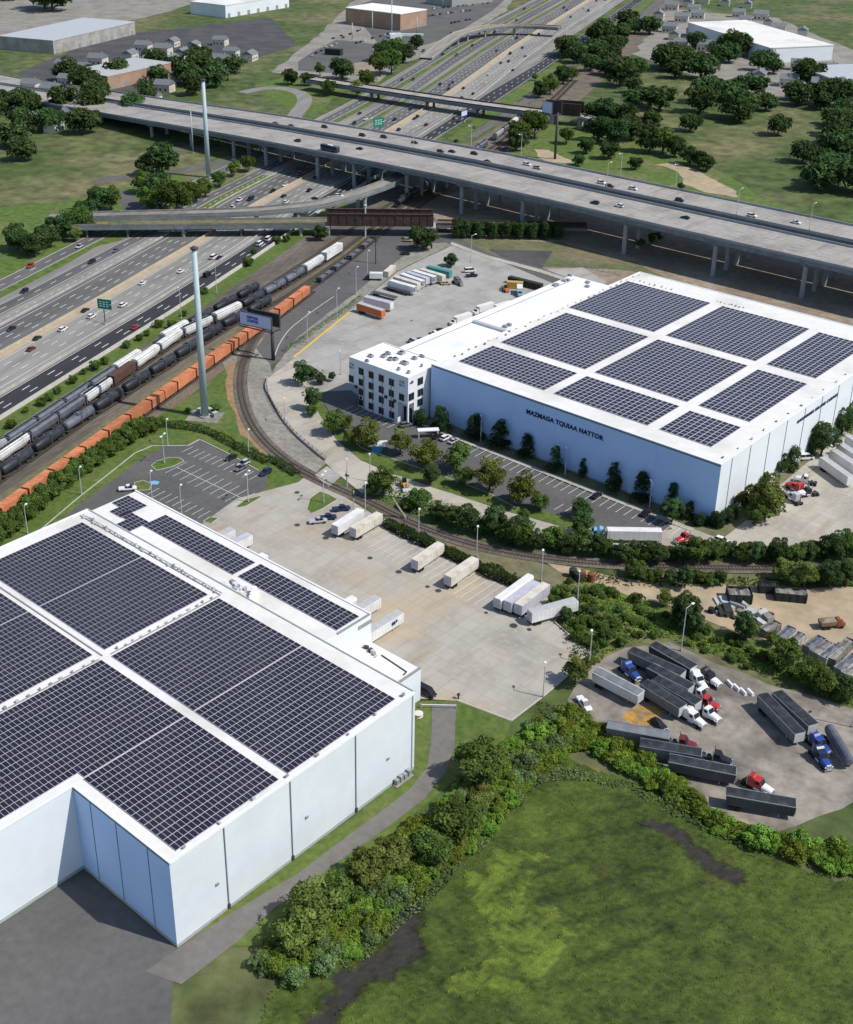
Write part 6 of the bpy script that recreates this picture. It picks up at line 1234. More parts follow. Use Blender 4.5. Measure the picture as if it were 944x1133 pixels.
def train(off, s0, seq, where, group, gap=1.3, extra_gap={}):
    s = s0; cnt = {}; tot = {}
    for k in seq: tot[k] = tot.get(k, 0) + 1
    for i, k in enumerate(seq):
        if k is None: s += 16; continue
        L_ = WL[k]; m = s + L_ / 2; a, b = hw(m - 4, offs(off, m - 4)), hw(m + 4, offs(off, m + 4)); j = cnt.get(k, 0); cnt[k] = j + 1
        lb = '%s of the %ss %s, from the near end' % (nth(j), WD[k].replace(' with dark roof hatches', '').replace('plain white', 'plain topped white').replace('white hopper', 'dark hatched white hopper') if k == 'white' else WD[k], where) if tot[k] > 1 else 'only %s %s' % (WD[k], where)
        WP[k].put(((a[0] + b[0]) / 2, (a[1] + b[1]) / 2, .52), math.atan2(b[1] - a[1], b[0] - a[0]), lb, group); s += L_ + gap
train(OD, -150, ['orange', 'orange', 'orange_long', 'orange', 'orange', 'orange_long', 'orange', 'orange', 'orange', 'orange_long', 'orange', 'orange', 'orange', 'orange', 'orange', 'orange', 'orange', 'orange_long'], 'in the orange train', 'wagons of the orange train', gap=.9)
train(OC, -150, ['brown', 'brown', 'brown', 'brown', 'black_tank', 'black_tank', 'grey_tank', 'black_tank', 'black_tank', 'black_tank', 'black_tank', 'black_tank', 'black_tank', 'black_tank'], 'in the black tank train', 'wagons of the black tank train')
train(OB, -150, ['white', 'white_plain', 'grey', 'white_plain', 'white', 'dark', 'dark', 'white', 'brown', 'white_plain', 'white_plain', 'white', 'white_plain', 'black_tank', 'grey_tank', 'grey_tank', 'white_plain', 'white_box'], 'in the white hopper train', 'wagons of the white hopper train', gap=1.0)
train(OA, -150, ['brown', 'brown', 'brown', 'black_tank', 'grey', 'dark', 'dark', 'dark', 'dark', 'white_plain', 'flat', 'white_plain', 'black_tank', 'black_tank', 'black_tank'], 'in the motorway side train', 'wagons of the train nearest the motorway', gap=1.2)
train(OE, 122, ['flat', 'flat', 'flat', 'flat'], 'beside the yard road', 'flat wagons beside the yard road', gap=1.)
train([(200, 73), (900, 76)], 250, ['black_tank', 'black_tank', 'grey_tank', None, None, None, 'dark', 'dark', 'dark', None, 'grey', 'dark', 'white_plain', 'dark', 'dark'], 'passing under the viaduct', 'wagons under and beyond the viaduct')
# ------------------------------------------------------------------ foliage
def leaf_obj(name, C, Nn, S, tone, m, parent=None):
    """one mesh of leaf sprays: centres C, outward directions Nn, sizes S, tone per leaf"""
    n = len(C); r = np.random.normal(size=(n, 3)); nn = Nn + r * .55; nn /= np.linalg.norm(nn, axis=1)[:, None] + 1e-9
    a = np.cross(nn, np.random.normal(size=(n, 3))); a /= np.linalg.norm(a, axis=1)[:, None] + 1e-9; b = np.cross(nn, a)
    S = S[:, None]; q = np.random.uniform(.6, 1.0, (n, 1))
    V = np.stack([C - a * S, C - b * S * q * .55 + nn * S * .12, C + a * S, C + b * S * q * .55 + nn * S * .12], 1).reshape(-1, 3)
    me = bpy.data.meshes.new(name); me.vertices.add(4 * n); me.vertices.foreach_set('co', V.astype(np.float32).ravel())
    me.loops.add(4 * n); me.loops.foreach_set('vertex_index', np.arange(4 * n, dtype=np.int32)); me.polygons.add(n); me.polygons.foreach_set('loop_start', np.arange(0, 4 * n, 4, dtype=np.int32))
    me.update(calc_edges=True)
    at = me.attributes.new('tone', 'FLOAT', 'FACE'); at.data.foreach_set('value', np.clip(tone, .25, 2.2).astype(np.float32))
    me.materials.append(m); o = bpy.data.objects.new(name, me); COL.objects.link(o)
    if parent: o.parent = parent; KIDS.setdefault(parent.as_pointer(), []).append(o)
    return o
def crown_points(rx, rz, zc, nclump, per, size, seed, shape='round', flat=.0):
    rs = np.random.RandomState(seed); C, Nn, T = [], [], []
    for k in range(nclump):
        d = rs.normal(size=3); d /= np.linalg.norm(d); d[2] = d[2] * .9 + .12
        rr = rs.uniform(.35, .86) if k > 2 else rs.uniform(0, .4)
        if shape == 'cone':
            h = rs.uniform(0, 1) ** 1.2; w = (1 - h) * .75 + .28; a = rs.uniform(0, 6.28); c = np.array([math.cos(a) * w * rx * rs.uniform(.4, .85), math.sin(a) * w * rx * rs.uniform(.4, .85), zc - rz + 2 * rz * h]); cr = rx * (.52 - .26 * h) * rs.uniform(.8, 1.2)
        elif shape == 'column':
            h = rs.uniform(-.9, .9); a = rs.uniform(0, 6.28); w = math.sqrt(max(.1, 1 - h * h * .85)); c = np.array([math.cos(a) * w * rx * .5, math.sin(a) * w * rx * .5, zc + rz * h]); cr = rx * .5 * rs.uniform(.7, 1.15)
        else:
            c = np.array([d[0] * rx * rr, d[1] * rx * rr, zc + d[2] * rz * rr]); cr = rx * rs.uniform(.24, .44)
        n = int(per * rs.uniform(.6, 1.3)); e = rs.normal(size=(n, 3)); e /= np.linalg.norm(e, axis=1)[:, None]; e[:, 2] = np.where(e[:, 2] < -.35, -e[:, 2], e[:, 2])
        p = c + e * cr * (rs.uniform(.55, 1.0, (n, 1)) ** .5) * np.array([1, 1, .85]); ctone = rs.uniform(.68, 1.3)
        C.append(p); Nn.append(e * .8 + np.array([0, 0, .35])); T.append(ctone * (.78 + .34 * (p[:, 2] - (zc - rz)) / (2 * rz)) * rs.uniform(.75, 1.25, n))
    C = np.concatenate(C); Nn = np.concatenate(Nn); T = np.concatenate(T); S = size * rs.uniform(.6, 1.35, len(C)); return C, Nn, S, T
def make_tree(kind, seed, size=.42, per=85, nclump=34, m='tree', shape='round', rx=1.0, rz=1.05, zc=1.14, trunk=True, name='tree', cat='tree', bark='bark', cname='crown'):
    """unit tree: crown radius about 1, scaled by the placement"""
    def f():
        t = thing(name, 'x', cat)
        C, Nn, S, T = crown_points(rx, rz, zc, nclump, per, size, seed, shape)
        if not trunk: C[:, 2] = np.abs(C[:, 2])
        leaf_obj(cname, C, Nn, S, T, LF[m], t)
        rs = random.Random(seed); mb = MB(); top = zc * (1.0 if trunk else .7); x = y = 0; r = .085 if trunk else .05; pz = -.05; 
        pts = [(0, 0, -.05, r)]
        for k in range(1, 5): pts.append((pts[-1][0] + rs.uniform(-.06, .06), pts[-1][1] + rs.uniform(-.06, .06), -.05 + top * k / 4, r * (1 - .17 * k)))
        for a, b in zip(pts, pts[1:]): mb.cyl(a[:3], b[:3], a[3], b[3], n=7)
        for k in range(6):
            a = rs.uniform(0, 6.28); i = rs.choice([1, 2, 3]); p = pts[i]; q = (p[0] + math.cos(a) * rx * .5, p[1] + math.sin(a) * rx * .5, p[2] + rz * rs.uniform(.2, .55)); mb.cyl(p[:3], q, p[3] * .5, .012, n=5)
        mb.build('trunk' if trunk else 'stem', bark, t); return t
    return f
# unit radius 1 prototypes; leaf size given relative to the radius
TREES = {}
for k in range(4): TREES['tree', k] = Proto(make_tree('t', 11 + k, .085, 120, 44))
for k in range(3): TREES['light', k] = Proto(make_tree('l', 31 + k, .09, 120, 38, m='light', rz=1.08))
for k in range(3): TREES['dark', k] = Proto(make_tree('d', 51 + k, .09, 120, 40, m='dark', rz=1.15))
for k in range(3): TREES['conifer', k] = Proto(make_tree('c', 71 + k, .085, 75, 46, m='conifer', shape='cone', rx=1.0, rz=1.35, zc=1.5))
for k in range(2): TREES['column', k] = Proto(make_tree('o', 81 + k, .1, 90, 34, m='dark', shape='column', rx=.9, rz=1.3, zc=1.4))
for k in range(2): TREES['far', k] = Proto(make_tree('f', 91 + k, .13, 60, 36, m='dark', rz=.8, zc=.75, name='distant_tree'))
for k in range(3): TREES['wood', k] = Proto(make_tree('w', 191 + k, .1, 110, 40, m='dark', rz=.95, zc=.85, name='woodland_tree'))
for k in range(3): TREES['leafy', k] = Proto(make_tree('lf', 201 + k, .1, 100, 34, m='bush', rz=.7, zc=.5, trunk=False, name='leafy_shrub', cat='shrub'))
for k in range(4): TREES['bush', k] = Proto(make_tree('b', 101 + k, .095, 105, 40, m='bush', rz=.62, zc=.5, trunk=False, name='bush', cat='bush'))
for k in range(3): TREES['shrub', k] = Proto(make_tree('s', 121 + k, .11, 85, 30, m='tree', rz=.7, zc=.55, trunk=False, name='shrub', cat='shrub'))
for k in range(2): TREES['greybush', k] = Proto(make_tree('g', 131 + k, .09, 100, 34, m='grey', rz=.8, zc=.6, trunk=False, name='bush', cat='bush'))
for k in range(2): TREES['yellow', k] = Proto(make_tree('y', 141 + k, .09, 110, 36, m='yellow', rz=.7, zc=.6, trunk=False, name='bush', cat='bush'))
for k in range(2): TREES['clipped', k] = Proto(make_tree('p', 151 + k, .08, 110, 40, m='conifer', shape='column', rx=.95, rz=.9, zc=.9, trunk=False, name='clipped_shrub', cat='shrub'))
for k in range(2): TREES['hedgetree', k] = Proto(make_tree('h', 161 + k, .1, 85, 34, m='dark', shape='column', rx=.95, rz=1.15, zc=1.2, name='hedge_tree', cat='tree'))
for k in range(3): TREES['hedgebush', k] = Proto(make_tree('hb', 171 + k, .1, 100, 36, m='tree', rz=.85, zc=.7, trunk=False, name='hedge_shrub', cat='hedge shrub'))
NV = dict(wood=3, leafy=3, tree=4, light=3, dark=3, conifer=3, column=2, far=2, bush=4, shrub=3, greybush=2, yellow=2, clipped=2, hedgetree=2, hedgebush=3)
ZC = dict(wood=.85, leafy=.5, tree=1.14, light=1.14, dark=1.14, conifer=1.4, column=1.4, far=.75, bush=.5, shrub=.55, greybush=.6, yellow=.6, clipped=.9, hedgetree=1.2, hedgebush=.7)
veg_rs = random.Random(5)
def veg(kind, p, r, label, group=None, sz=1.0):
    k = veg_rs.randrange(NV[kind]); w = veg_rs.uniform(.9, 1.1)
    return TREES[kind, k].put((p[0], p[1], 0), veg_rs.uniform(0, 6.28), label, group, (r * w, r / w, r * sz * veg_rs.uniform(.92, 1.1)) if kind not in ('bush', 'leafy', 'shrub', 'greybush') else (r * veg_rs.uniform(.8, 1.45), r * veg_rs.uniform(.75, 1.2), r * veg_rs.uniform(.65, 1.25)))
def px_tree(kind, f, x, y, rpx, s, label, group=None, sz=1.0):
    """crown centre (x, y) and crown radius in the survey frame whose enlargement is s"""
    p = f(x, y, 0); r = rpx / s * dist_cam(*p) / FPX
    for _ in range(3): p = f(x, y, ZC[kind] * r * sz); r = rpx / s * dist_cam(p[0], p[1], r) / FPX
    return veg(kind, p, r, label, group, sz)
# verge trees between car park and concrete road
vt = [('tree', fK, 75, 145, 44, 'dark round'), ('tree', fK, 112, 138, 38, 'taller'), ('light', fK, 150, 200, 34, 'small pale'), ('light', fK, 215, 190, 54, 'broad pale green'), ('light', fK, 350, 225, 46, 'pale green upright'), ('light', fK, 457, 272, 56, 'pale yellow green round'), ('tree', fK, 590, 288, 52, 'open crowned'), ('tree', fK, 615, 362, 42, 'dark lower'), ('dark', fK, 480, 362, 36, 'small dark'), ('light', fK, 725, 368, 60, 'broad sunlit'), ('light', fK, 858, 420, 62, 'large sunlit'), ('tree', fL, 372, 470, 36, 'last small'), ('dark', fL, 545, 500, 40, 'dark slim'), ('dark', fL, 545, 565, 42, 'dark bushy'), ('tree', fL, 300, 525, 24, 'little sapling like')]
for i, (k, f, x, y, r, ad) in enumerate(vt): px_tree(k, f, x, y, r * 1.12, 3.776, '%s tree on the car park verge, %s from the office end' % (ad, nth(i)), 'trees on the car park verge')
for i, (x, y, r) in enumerate(((355, 243, 44), (402, 240, 24), (435, 258, 26), (481, 255, 17), (398, 350, 40), (398, 392, 26))): px_tree('dark' if i < 5 else 'tree', fI, x, y, r, 3.776, '%s dark tree in the planted corner left of the office block' % ['biggest', 'slim second', 'round third', 'smallest', 'large lower', 'short bottom'][i], 'trees left of the office block')
for i, (k, f, x, y, r) in enumerate((('clipped', fK, 430, 123, 28), ('conifer', fK, 520, 122, 36), ('conifer', fL, 95, 155, 36), ('conifer', fL, 200, 190, 38), ('conifer', fL, 315, 240, 30), ('conifer', fL, 430, 293, 33), ('conifer', fL, 548, 335, 22), ('conifer', fL, 675, 375, 35), ('conifer', fL, 795, 412, 36), ('conifer', fM, 190, 465, 34), ('dark', fM, 190, 510, 42), ('conifer', fM, 258, 508, 26), ('clipped', fM, 302, 550, 24), ('clipped', fM, 328, 552, 18), ('clipped', fM, 380, 548, 32), ('clipped', fM, 415, 535, 27), ('clipped', fM, 440, 515, 24))):
    px_tree(k, f, x, y, r * 1.2, 3.776, '%s dark evergreen along the foot of the blue wall, counted from the office' % nth(i), 'evergreens along the blue wall')
for i, (k, x, y, r) in enumerate((('tree', 492, 470, 42), ('light', 585, 462, 84), ('tree', 560, 380, 40), ('dark', 632, 322, 44), ('column', 695, 293, 40), ('dark', 820, 215, 62), ('dark', 770, 235, 38), ('dark', 908, 140, 50), ('dark', 935, 105, 46), ('tree', 540, 520, 50))):
    px_tree(k, fM, x, y, r, 3.776, ['small tree by the corner of the white side wall', 'big sunlit tree at the corner of the side yard', 'tree behind the big sunlit tree against the white wall', 'dark tree along the white side wall before the slim one', 'slim dark tree standing against the white side wall', 'broad dark tree against the white side wall with the small lettering', 'dark bush beside the white van at the side wall', 'tall dark tree further along the white side wall', 'dark tree at the picture edge by the side wall', 'low tree in front of the big sunlit corner tree'][i], 'trees along the white side wall')
# hedgerow between concrete road and siding
hr = [(fK, 280, 395, 62), (fK, 240, 415, 40), (fK, 430, 458, 50), (fK, 385, 485, 36), (fK, 510, 512, 46), (fK, 570, 530, 40), (fK, 630, 545, 58), (fK, 690, 580, 46), (fK, 745, 555, 62), (fK, 800, 600, 48), (fK, 850, 590, 60), (fL, 190, 560, 58), (fL, 240, 600, 45), (fL, 290, 605, 60), (fL, 350, 630, 45), (fL, 430, 622, 64), (fL, 490, 650, 45), (fL, 545, 640, 55), (fL, 605, 660, 48), (fL, 655, 670, 42), (fL, 705, 682, 46), (fL, 760, 682, 40), (fL, 820, 685, 42), (fL, 870, 685, 40), (fM, 30, 685, 40), (fM, 80, 690, 40), (fM, 130, 690, 46), (fM, 185, 690, 42), (fM, 235, 695, 42), (fM, 285, 678, 62), (fM, 340, 685, 45), (fM, 385, 675, 46), (fM, 440, 668, 36), (fM, 495, 685, 44), (fM, 540, 690, 42), (fM, 590, 688, 46), (fM, 640, 682, 50), (fM, 700, 692, 46), (fM, 750, 685, 46), (fM, 800, 672, 50), (fM, 860, 662, 54), (fM, 925, 650, 52), (fM, 990, 640, 52)]
for i, (f, x, y, r) in enumerate(hr): px_tree(['dark', 'tree', 'dark', 'hedgebush'][i % 4] if i > 2 else 'tree', f, x, y, r * .95, 3.776, 'dense green tree of the hedgerow, %s from the level crossing' % nth(i), 'hedgerow along the siding')
# leaning bare trunk at the siding
t = thing('leaning_trunk', 'pale leaning tree trunk bending over the siding', 'tree', (*fK(375, 545), 0)); a = fK(375, 545); b = fK(318, 455, 7); MB().cyl((0, 0, 0), (b[0] - a[0], b[1] - a[1], 7), .45, .25, n=8).build('trunk', 'bark_pale', t); MB().cyl((0, 0, .4), (2.6, 1.2, 4), .22, .1, n=6).build('branch', 'bark_pale', t)
for i, (f, s, x, y, r, k) in enumerate(((fQ, 3.776, 390, 272, 48, 'tree'), (fQ, 3.776, 470, 290, 36, 'tree'), (fQ, 3.776, 540, 300, 36, 'dark'), (fQ, 3.776, 600, 303, 40, 'dark'), (fQ, 3.776, 650, 296, 34, 'tree'), (fQ, 3.776, 705, 308, 36, 'tree'), (fQ, 3.776, 745, 300, 28, 'dark'), (fR, 4.495, 598, 132, 56, 'light'), (fR, 4.495, 710, 160, 62, 'light'), (fR, 4.495, 770, 165, 50, 'tree'), (fR, 4.495, 840, 165, 60, 'dark'), (fR, 4.495, 920, 155, 56, 'dark'), (fR, 4.495, 660, 185, 40, 'light'))):
    px_tree(k if k != 'tree' else 'hedgebush', f, x, y, r, s, 'bushy plant between siding and dirt yard, %s from the concrete yard side' % nth(i), 'bushes between siding and dirt yard')
# hedge of round bushes in front of the orange train
for i in range(30):
    q = i / 29; x = lerp_tab([(0, -40), (.2, 60), (.4, 190), (.6, 300), (.8, 410), (1, 520)], q); y = lerp_tab([(0, 640), (.2, 570), (.4, 455), (.6, 375), (.8, 298), (1, 238)], q)
    px_tree('hedgebush', fG, x + (i % 2) * 16 - 8, y + (i % 2) * 12, 38 - 8 * abs(q - .3), 3.1467, 'round hedge bush in front of the orange train, %s from the picture edge' % nth(i), 'hedge in front of the orange train')
for i, (x, y, r) in enumerate(((435, 262, 20), (560, 240, 18), (480, 230, 22), (700, 195, 14), (750, 190, 18), (655, 200, 14), (740, 205, 14))): px_tree('shrub', fG, x, y, r, 3.1467, '%s low shrub on the lawn around the tall monopole' % nth(i), 'shrubs around the monopole')
# clipped hedges
def hedge(name, pts, w, h, label, m='hedge', dens=9., size=.34, group=None, cat='hedge'):
    P_ = smooth(pts, 2); C, Nn, T = [], [], []
    for a, b in zip(P_, P_[1:]):
        L_ = (b - a).length; n = int(L_ * dens * (w + 2 * h)); d = (b - a).normalized() if L_ > .01 else Vector((1, 0, 0)); nr = Vector((-d.y, d.x, 0))
        for _ in range(n):
            s = random.random(); k = random.uniform(-1, 1); z = random.random(); p = a + (b - a) * s
            wob = 1 + .35 * noise.noise(Vector((p.x * .4, p.y * .4, 0)))
            if random.random() < .55: q = p + nr * k * w / 2 * wob; C.append((q.x, q.y, h * wob * (1 - .25 * k * k))); Nn.append((0, 0, 1))
            else: sg = 1 if k > 0 else -1; q = p + nr * sg * w / 2 * wob; C.append((q.x, q.y, h * z * wob)); Nn.append((nr.x * sg, nr.y * sg, .3))
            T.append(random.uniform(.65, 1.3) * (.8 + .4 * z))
    o = leaf_obj(name, np.array(C), np.array(Nn), np.full(len(C), size) * np.random.uniform(.7, 1.3, len(C)), np.array(T), LF[m]); return tag(o, label, cat, group)
hedge('hedge', [fG(520, 258), fG(600, 258), fG(680, 268), fG(750, 290), fG(800, 318), fG(860, 350), fG(944, 392), fI(245, 605), fI(335, 668)], 2.6, 1.9, 'long low dark hedge curving between monopole lawn and front car park')
hedge('hedge', [fO(705, 232), fO(790, 275), fO(880, 318), fP(180, 155), fP(290, 208), fP(420, 268), fP(560, 330), fP(640, 372)], 3.2, 2.4, 'dark clipped hedge along the head of the trailer bays', dens=22)
hedge('hedge', [fH(430, 640), fH(500, 600), fH(570, 545), fH(640, 500), fH(700, 460), fH(760, 410)], 2.0, 1.6, 'scruffy hedge along the yellow kerb of the trailer lot', m='grey', dens=3.5)
# little bushes on the grass bank along the motorway
bb = [(fG, 90, 200), (fG, 145, 172), (fG, 170, 156), (fG, 200, 132), (fG, 290, 66), (fG, 332, 46), (fG, 365, 28), (fF, 440, 538), (fF, 485, 515), (fF, 512, 500), (fF, 552, 465), (fF, 600, 470), (fF, 712, 352), (fF, 640, 430), (fF, 865, 250), (fC, 680, 552), (fC, 715, 545), (fC, 830, 530), (fC, 600, 590), (fG, 40, 250), (fG, 255, 95)]
for i, (f, x, y) in enumerate(bb): px_tree('hedgebush', f, x, y, 13 + (i * 7) % 9, 3.1467, 'small round bush on the motorway grass bank, %s of the row' % nth(i), 'bushes on the grass bank')
# trees in the top half: explicit crowns (px), then woods
tp = [(fC, 3.147, 275, 275, 55, 'dark'), (fC, 3.147, 235, 290, 40, 'dark'), (fC, 3.147, 210, 350, 32, 'tree'), (fC, 3.147, 270, 385, 62, 'dark'), (fC, 3.147, 330, 400, 55, 'tree'), (fC, 3.147, 240, 410, 40, 'tree'), (fC, 3.147, 60, 410, 46, 'dark'), (fC, 3.147, 100, 405, 34, 'tree'), (fC, 3.147, 400, 385, 30, 'tree'), (fC, 3.147, 430, 370, 28, 'light'), (fC, 3.147, 480, 335, 26, 'tree'), (fC, 3.147, 530, 300, 24, 'light'), (fC, 3.147, 580, 285, 24, 'tree'), (fF, 3.147, 110, 190, 44, 'dark'), (fF, 3.147, 160, 160, 44, 'dark'), (fF, 3.147, 210, 130, 46, 'dark'), (fF, 3.147, 265, 100, 46, 'tree'), (fF, 3.147, 300, 70, 36, 'dark'), (fF, 3.147, 60, 170, 44, 'dark'), (fF, 3.147, 260, 150, 24, 'light'), (fF, 3.147, 320, 130, 24, 'tree'), (fA, 3.147, 250, 235, 42, 'dark'), (fA, 3.147, 70, 270, 26, 'dark'), (fA, 3.147, 130, 275, 24, 'dark'), (fA, 3.147, 170, 240, 18, 'tree'), (fA, 3.147, 390, 180, 34, 'dark'), (fA, 3.147, 430, 165, 32, 'tree'), (fA, 3.147, 460, 185, 34, 'dark'), (fA, 3.147, 420, 210, 36, 'tree'), (fA, 3.147, 380, 220, 34, 'tree'), (fA, 3.147, 505, 148, 24, 'dark'), (fA, 3.147, 335, 270, 28, 'tree'), (fA, 3.147, 300, 310, 20, 'light'), (fA, 3.147, 200, 300, 26, 'tree'),
      (fB, 3.147, 305, 155, 28, 'dark'), (fB, 3.147, 345, 135, 28, 'tree'), (fB, 3.147, 390, 105, 30, 'dark'), (fB, 3.147, 420, 95, 22, 'tree'), (fB, 3.147, 290, 110, 10, 'tree'), (fB, 3.147, 240, 300, 38, 'tree'), (fB, 3.147, 290, 270, 42, 'tree'), (fB, 3.147, 225, 335, 34, 'dark'), (fB, 3.147, 400, 310, 26, 'tree'), (fB, 3.147, 500, 230, 42, 'dark'), (fB, 3.147, 545, 235, 44, 'dark'), (fB, 3.147, 600, 240, 40, 'dark'), (fB, 3.147, 510, 290, 45, 'dark'), (fB, 3.147, 570, 300, 46, 'dark'), (fB, 3.147, 630, 290, 42, 'dark'), (fB, 3.147, 470, 350, 28, 'dark'), (fB, 3.147, 550, 365, 32, 'dark'), (fB, 3.147, 640, 412, 22, 'dark'), (fB, 3.147, 690, 330, 46, 'dark'), (fB, 3.147, 740, 325, 40, 'tree'), (fB, 3.147, 690, 270, 40, 'dark'), (fB, 3.147, 780, 355, 36, 'dark'), (fB, 3.147, 830, 385, 32, 'dark'), (fB, 3.147, 860, 395, 30, 'dark'), (fB, 3.147, 890, 410, 28, 'dark'), (fB, 3.147, 440, 400, 22, 'dark'), (fE, 3.147, 345, 178, 12, 'dark'), (fD, 3.147, 375, 485, 44, 'dark'), (fD, 3.147, 355, 465, 26, 'dark'), (fD, 3.147, 470, 560, 24, 'dark'), (fC, 3.147, 830, 530, 26, 'dark')]
for i, (f, s, x, y, r, k) in enumerate(tp):
    where = 'on the grass beside the far lanes and ramps' if f in (fC, fF, fA) else ('in the wood beyond the viaduct' if f in (fB, fE) else 'near the dark girder bridge')
    j = sum(1 for q in tp[:i + 1] if (q[0] in (fC, fF, fA)) == (f in (fC, fF, fA)) and (q[0] in (fB, fE)) == (f in (fB, fE)))
    px_tree('wood' if k == 'dark' else k, f, x, y, r * 1.08, s, '%s %s tree %s' % (nth(j - 1), {'dark': 'dark', 'tree': 'green', 'light': 'pale green'}[k], where), 'trees ' + where)
# row of hedge trees in front of the low rail viaduct
for i in range(24):
    x = 490 + i * 15.5; y = 452 - 3 + (i % 3) * 3 + i * .2; px_tree('hedgetree', fD, x, y, 17 + (i % 3) * 2 + (8 if i == 0 else 0), 3.1467, 'tree of the clipped row before the low dark railway viaduct, %s from the girder bridge' % nth(i), 'row of trees before the low railway viaduct', 1.15)
for i, (x, y) in enumerate(((200, 372), (245, 360), (262, 352))): px_tree('tree', fE, x, y, 18, 3.1467, '%s bush beside the columns under the viaduct' % nth(i), 'bushes under the viaduct')
# ------------------------------------------------------------------ woods that fill what lies outside the shown picture
def scatter(kind, poly, n, r0, r1, label, group, mind=.8, seed=1, avoid=()):
    rs = random.Random(seed); xs = [p[0] for p in poly]; ys = [p[1] for p in poly]; pts = []; tries = 0
    while len(pts) < n and tries < n * 60:
        tries += 1; p = (rs.uniform(min(xs), max(xs)), rs.uniform(min(ys), max(ys))); r = rs.uniform(r0, r1)
        if inside(p, poly) and all(math.dist(p, q[:2]) > (r + q[2]) * mind * .6 for q in pts) and not any(inside(p, a) for a in avoid): pts.append((*p, r))
    for x, y, r in pts: veg(kind if isinstance(kind, str) else rs.choice(kind), (x, y), r, label, group)
scatter('far', pxpoly([(-60, 215), (60, 170), (200, 110), (300, 75), (280, 60), (60, 90), (-80, 130)]), 46, 7, 12, 'dark tree in the belt at the upper left, beyond the motorway', 'belt of trees beyond the motorway', seed=3)
scatter('far', pxpoly([(620, 60), (700, 120), (820, 170), (980, 250), (990, 150), (860, 70), (700, 30)]), 75, 7, 13, 'dark tree of the far wood beyond the field', 'far wood beyond the field', seed=4)
scatter('far', pxpoly([(-100, 60), (100, 10), (400, -40), (300, -60), (-100, -40)]), 20, 14, 22, 'distant tree among the far yards', 'distant trees', seed=6)
# foreground thicket beside the marsh
FT = pxpoly([(318, 1030), (362, 990), (415, 950), (470, 910), (512, 872), (528, 850), (560, 828), (596, 800), (640, 800), (665, 815), (600, 850), (580, 880), (555, 905), (525, 935), (490, 965), (440, 1010), (400, 1050), (360, 1075), (320, 1090), (280, 1070)])
big = [('tree', 430, 112, 46, 'tallest'), ('tree', 385, 215, 42, 'broad'), ('tree', 345, 262, 34, 'leaning'), ('light', 280, 272, 36, 'bushy'), ('light', 235, 300, 40, 'wide'), ('light', 135, 368, 46, 'sunlit'), ('tree', 185, 335, 34, 'middle'), ('light', 112, 410, 42, 'lower')]
for k, x, y, r, ad in big: px_tree(k, fW, x, y, r, 1.573, '%s tree rising from the thicket between path and marsh' % ad, 'trees in the thicket', .85)
scatter(['bush', 'bush', 'bush', 'greybush', 'bush', 'yellow', 'bush', 'greybush'], FT, 250, 1.3, 2.7, 'leafy green bush in the thicket between path and marsh', 'bushes in the thicket beside the marsh', .75, 11)
TB = pxpoly([(628, 790), (670, 812), (720, 845), (762, 878), (800, 912), (850, 925), (900, 935), (990, 960), (990, 985), (880, 950), (830, 938), (785, 915), (740, 885), (690, 850), (640, 830), (600, 850), (590, 820)])
scatter('leafy', TB, 95, 1.5, 3.0, 'dense green bush between the dump trailers and the marsh', 'bushes below the truck yard', .7, 12)
SL = pxpoly([(612, 650), (640, 640), (700, 665), (760, 690), (800, 705), (850, 720), (905, 745), (1000, 790), (1000, 830), (940, 780), (880, 760), (830, 742), (790, 728), (740, 708), (700, 708), (660, 735), (640, 745), (655, 725), (625, 695), (612, 680)])
scatter('shrub', SL, 110, .8, 1.9, 'scrubby bush on the slope between truck yard and dirt yard', 'scrub on the slope', .7, 13)
for i, (f, s, x, y, r, k) in enumerate(((fQ, 3.776, 600, 440, 66, 'dark'), (fQ, 3.776, 512, 385, 34, 'light'), (fQ, 3.776, 850, 505, 52, 'dark'), (fQ, 3.776, 640, 485, 44, 'dark'), (fR, 4.495, 100, 345, 64, 'dark'), (fR, 4.495, 420, 435, 52, 'tree'), (fR, 4.495, 610, 565, 74, 'tree'), (fR, 4.495, 545, 480, 36, 'light'), (fR, 4.495, 735, 650, 66, 'tree'), (fR, 4.495, 800, 690, 60, 'tree'), (fR, 4.495, 920, 730, 60, 'dark'), (fQ, 3.776, 100, 455, 30, 'dark'), (fQ, 3.776, 205, 440, 26, 'dark'), (fQ, 3.776, 260, 540, 28, 'dark'))):
    px_tree(k, f, x, y, r, s, '%s tree standing out of the scrub slope behind the truck yard, from the concrete yard' % nth(i), 'trees on the scrub slope')
px_tree('light', fQ, 142, 690, 58, 3.776, 'round olive green tree between concrete yard and truck yard', None)
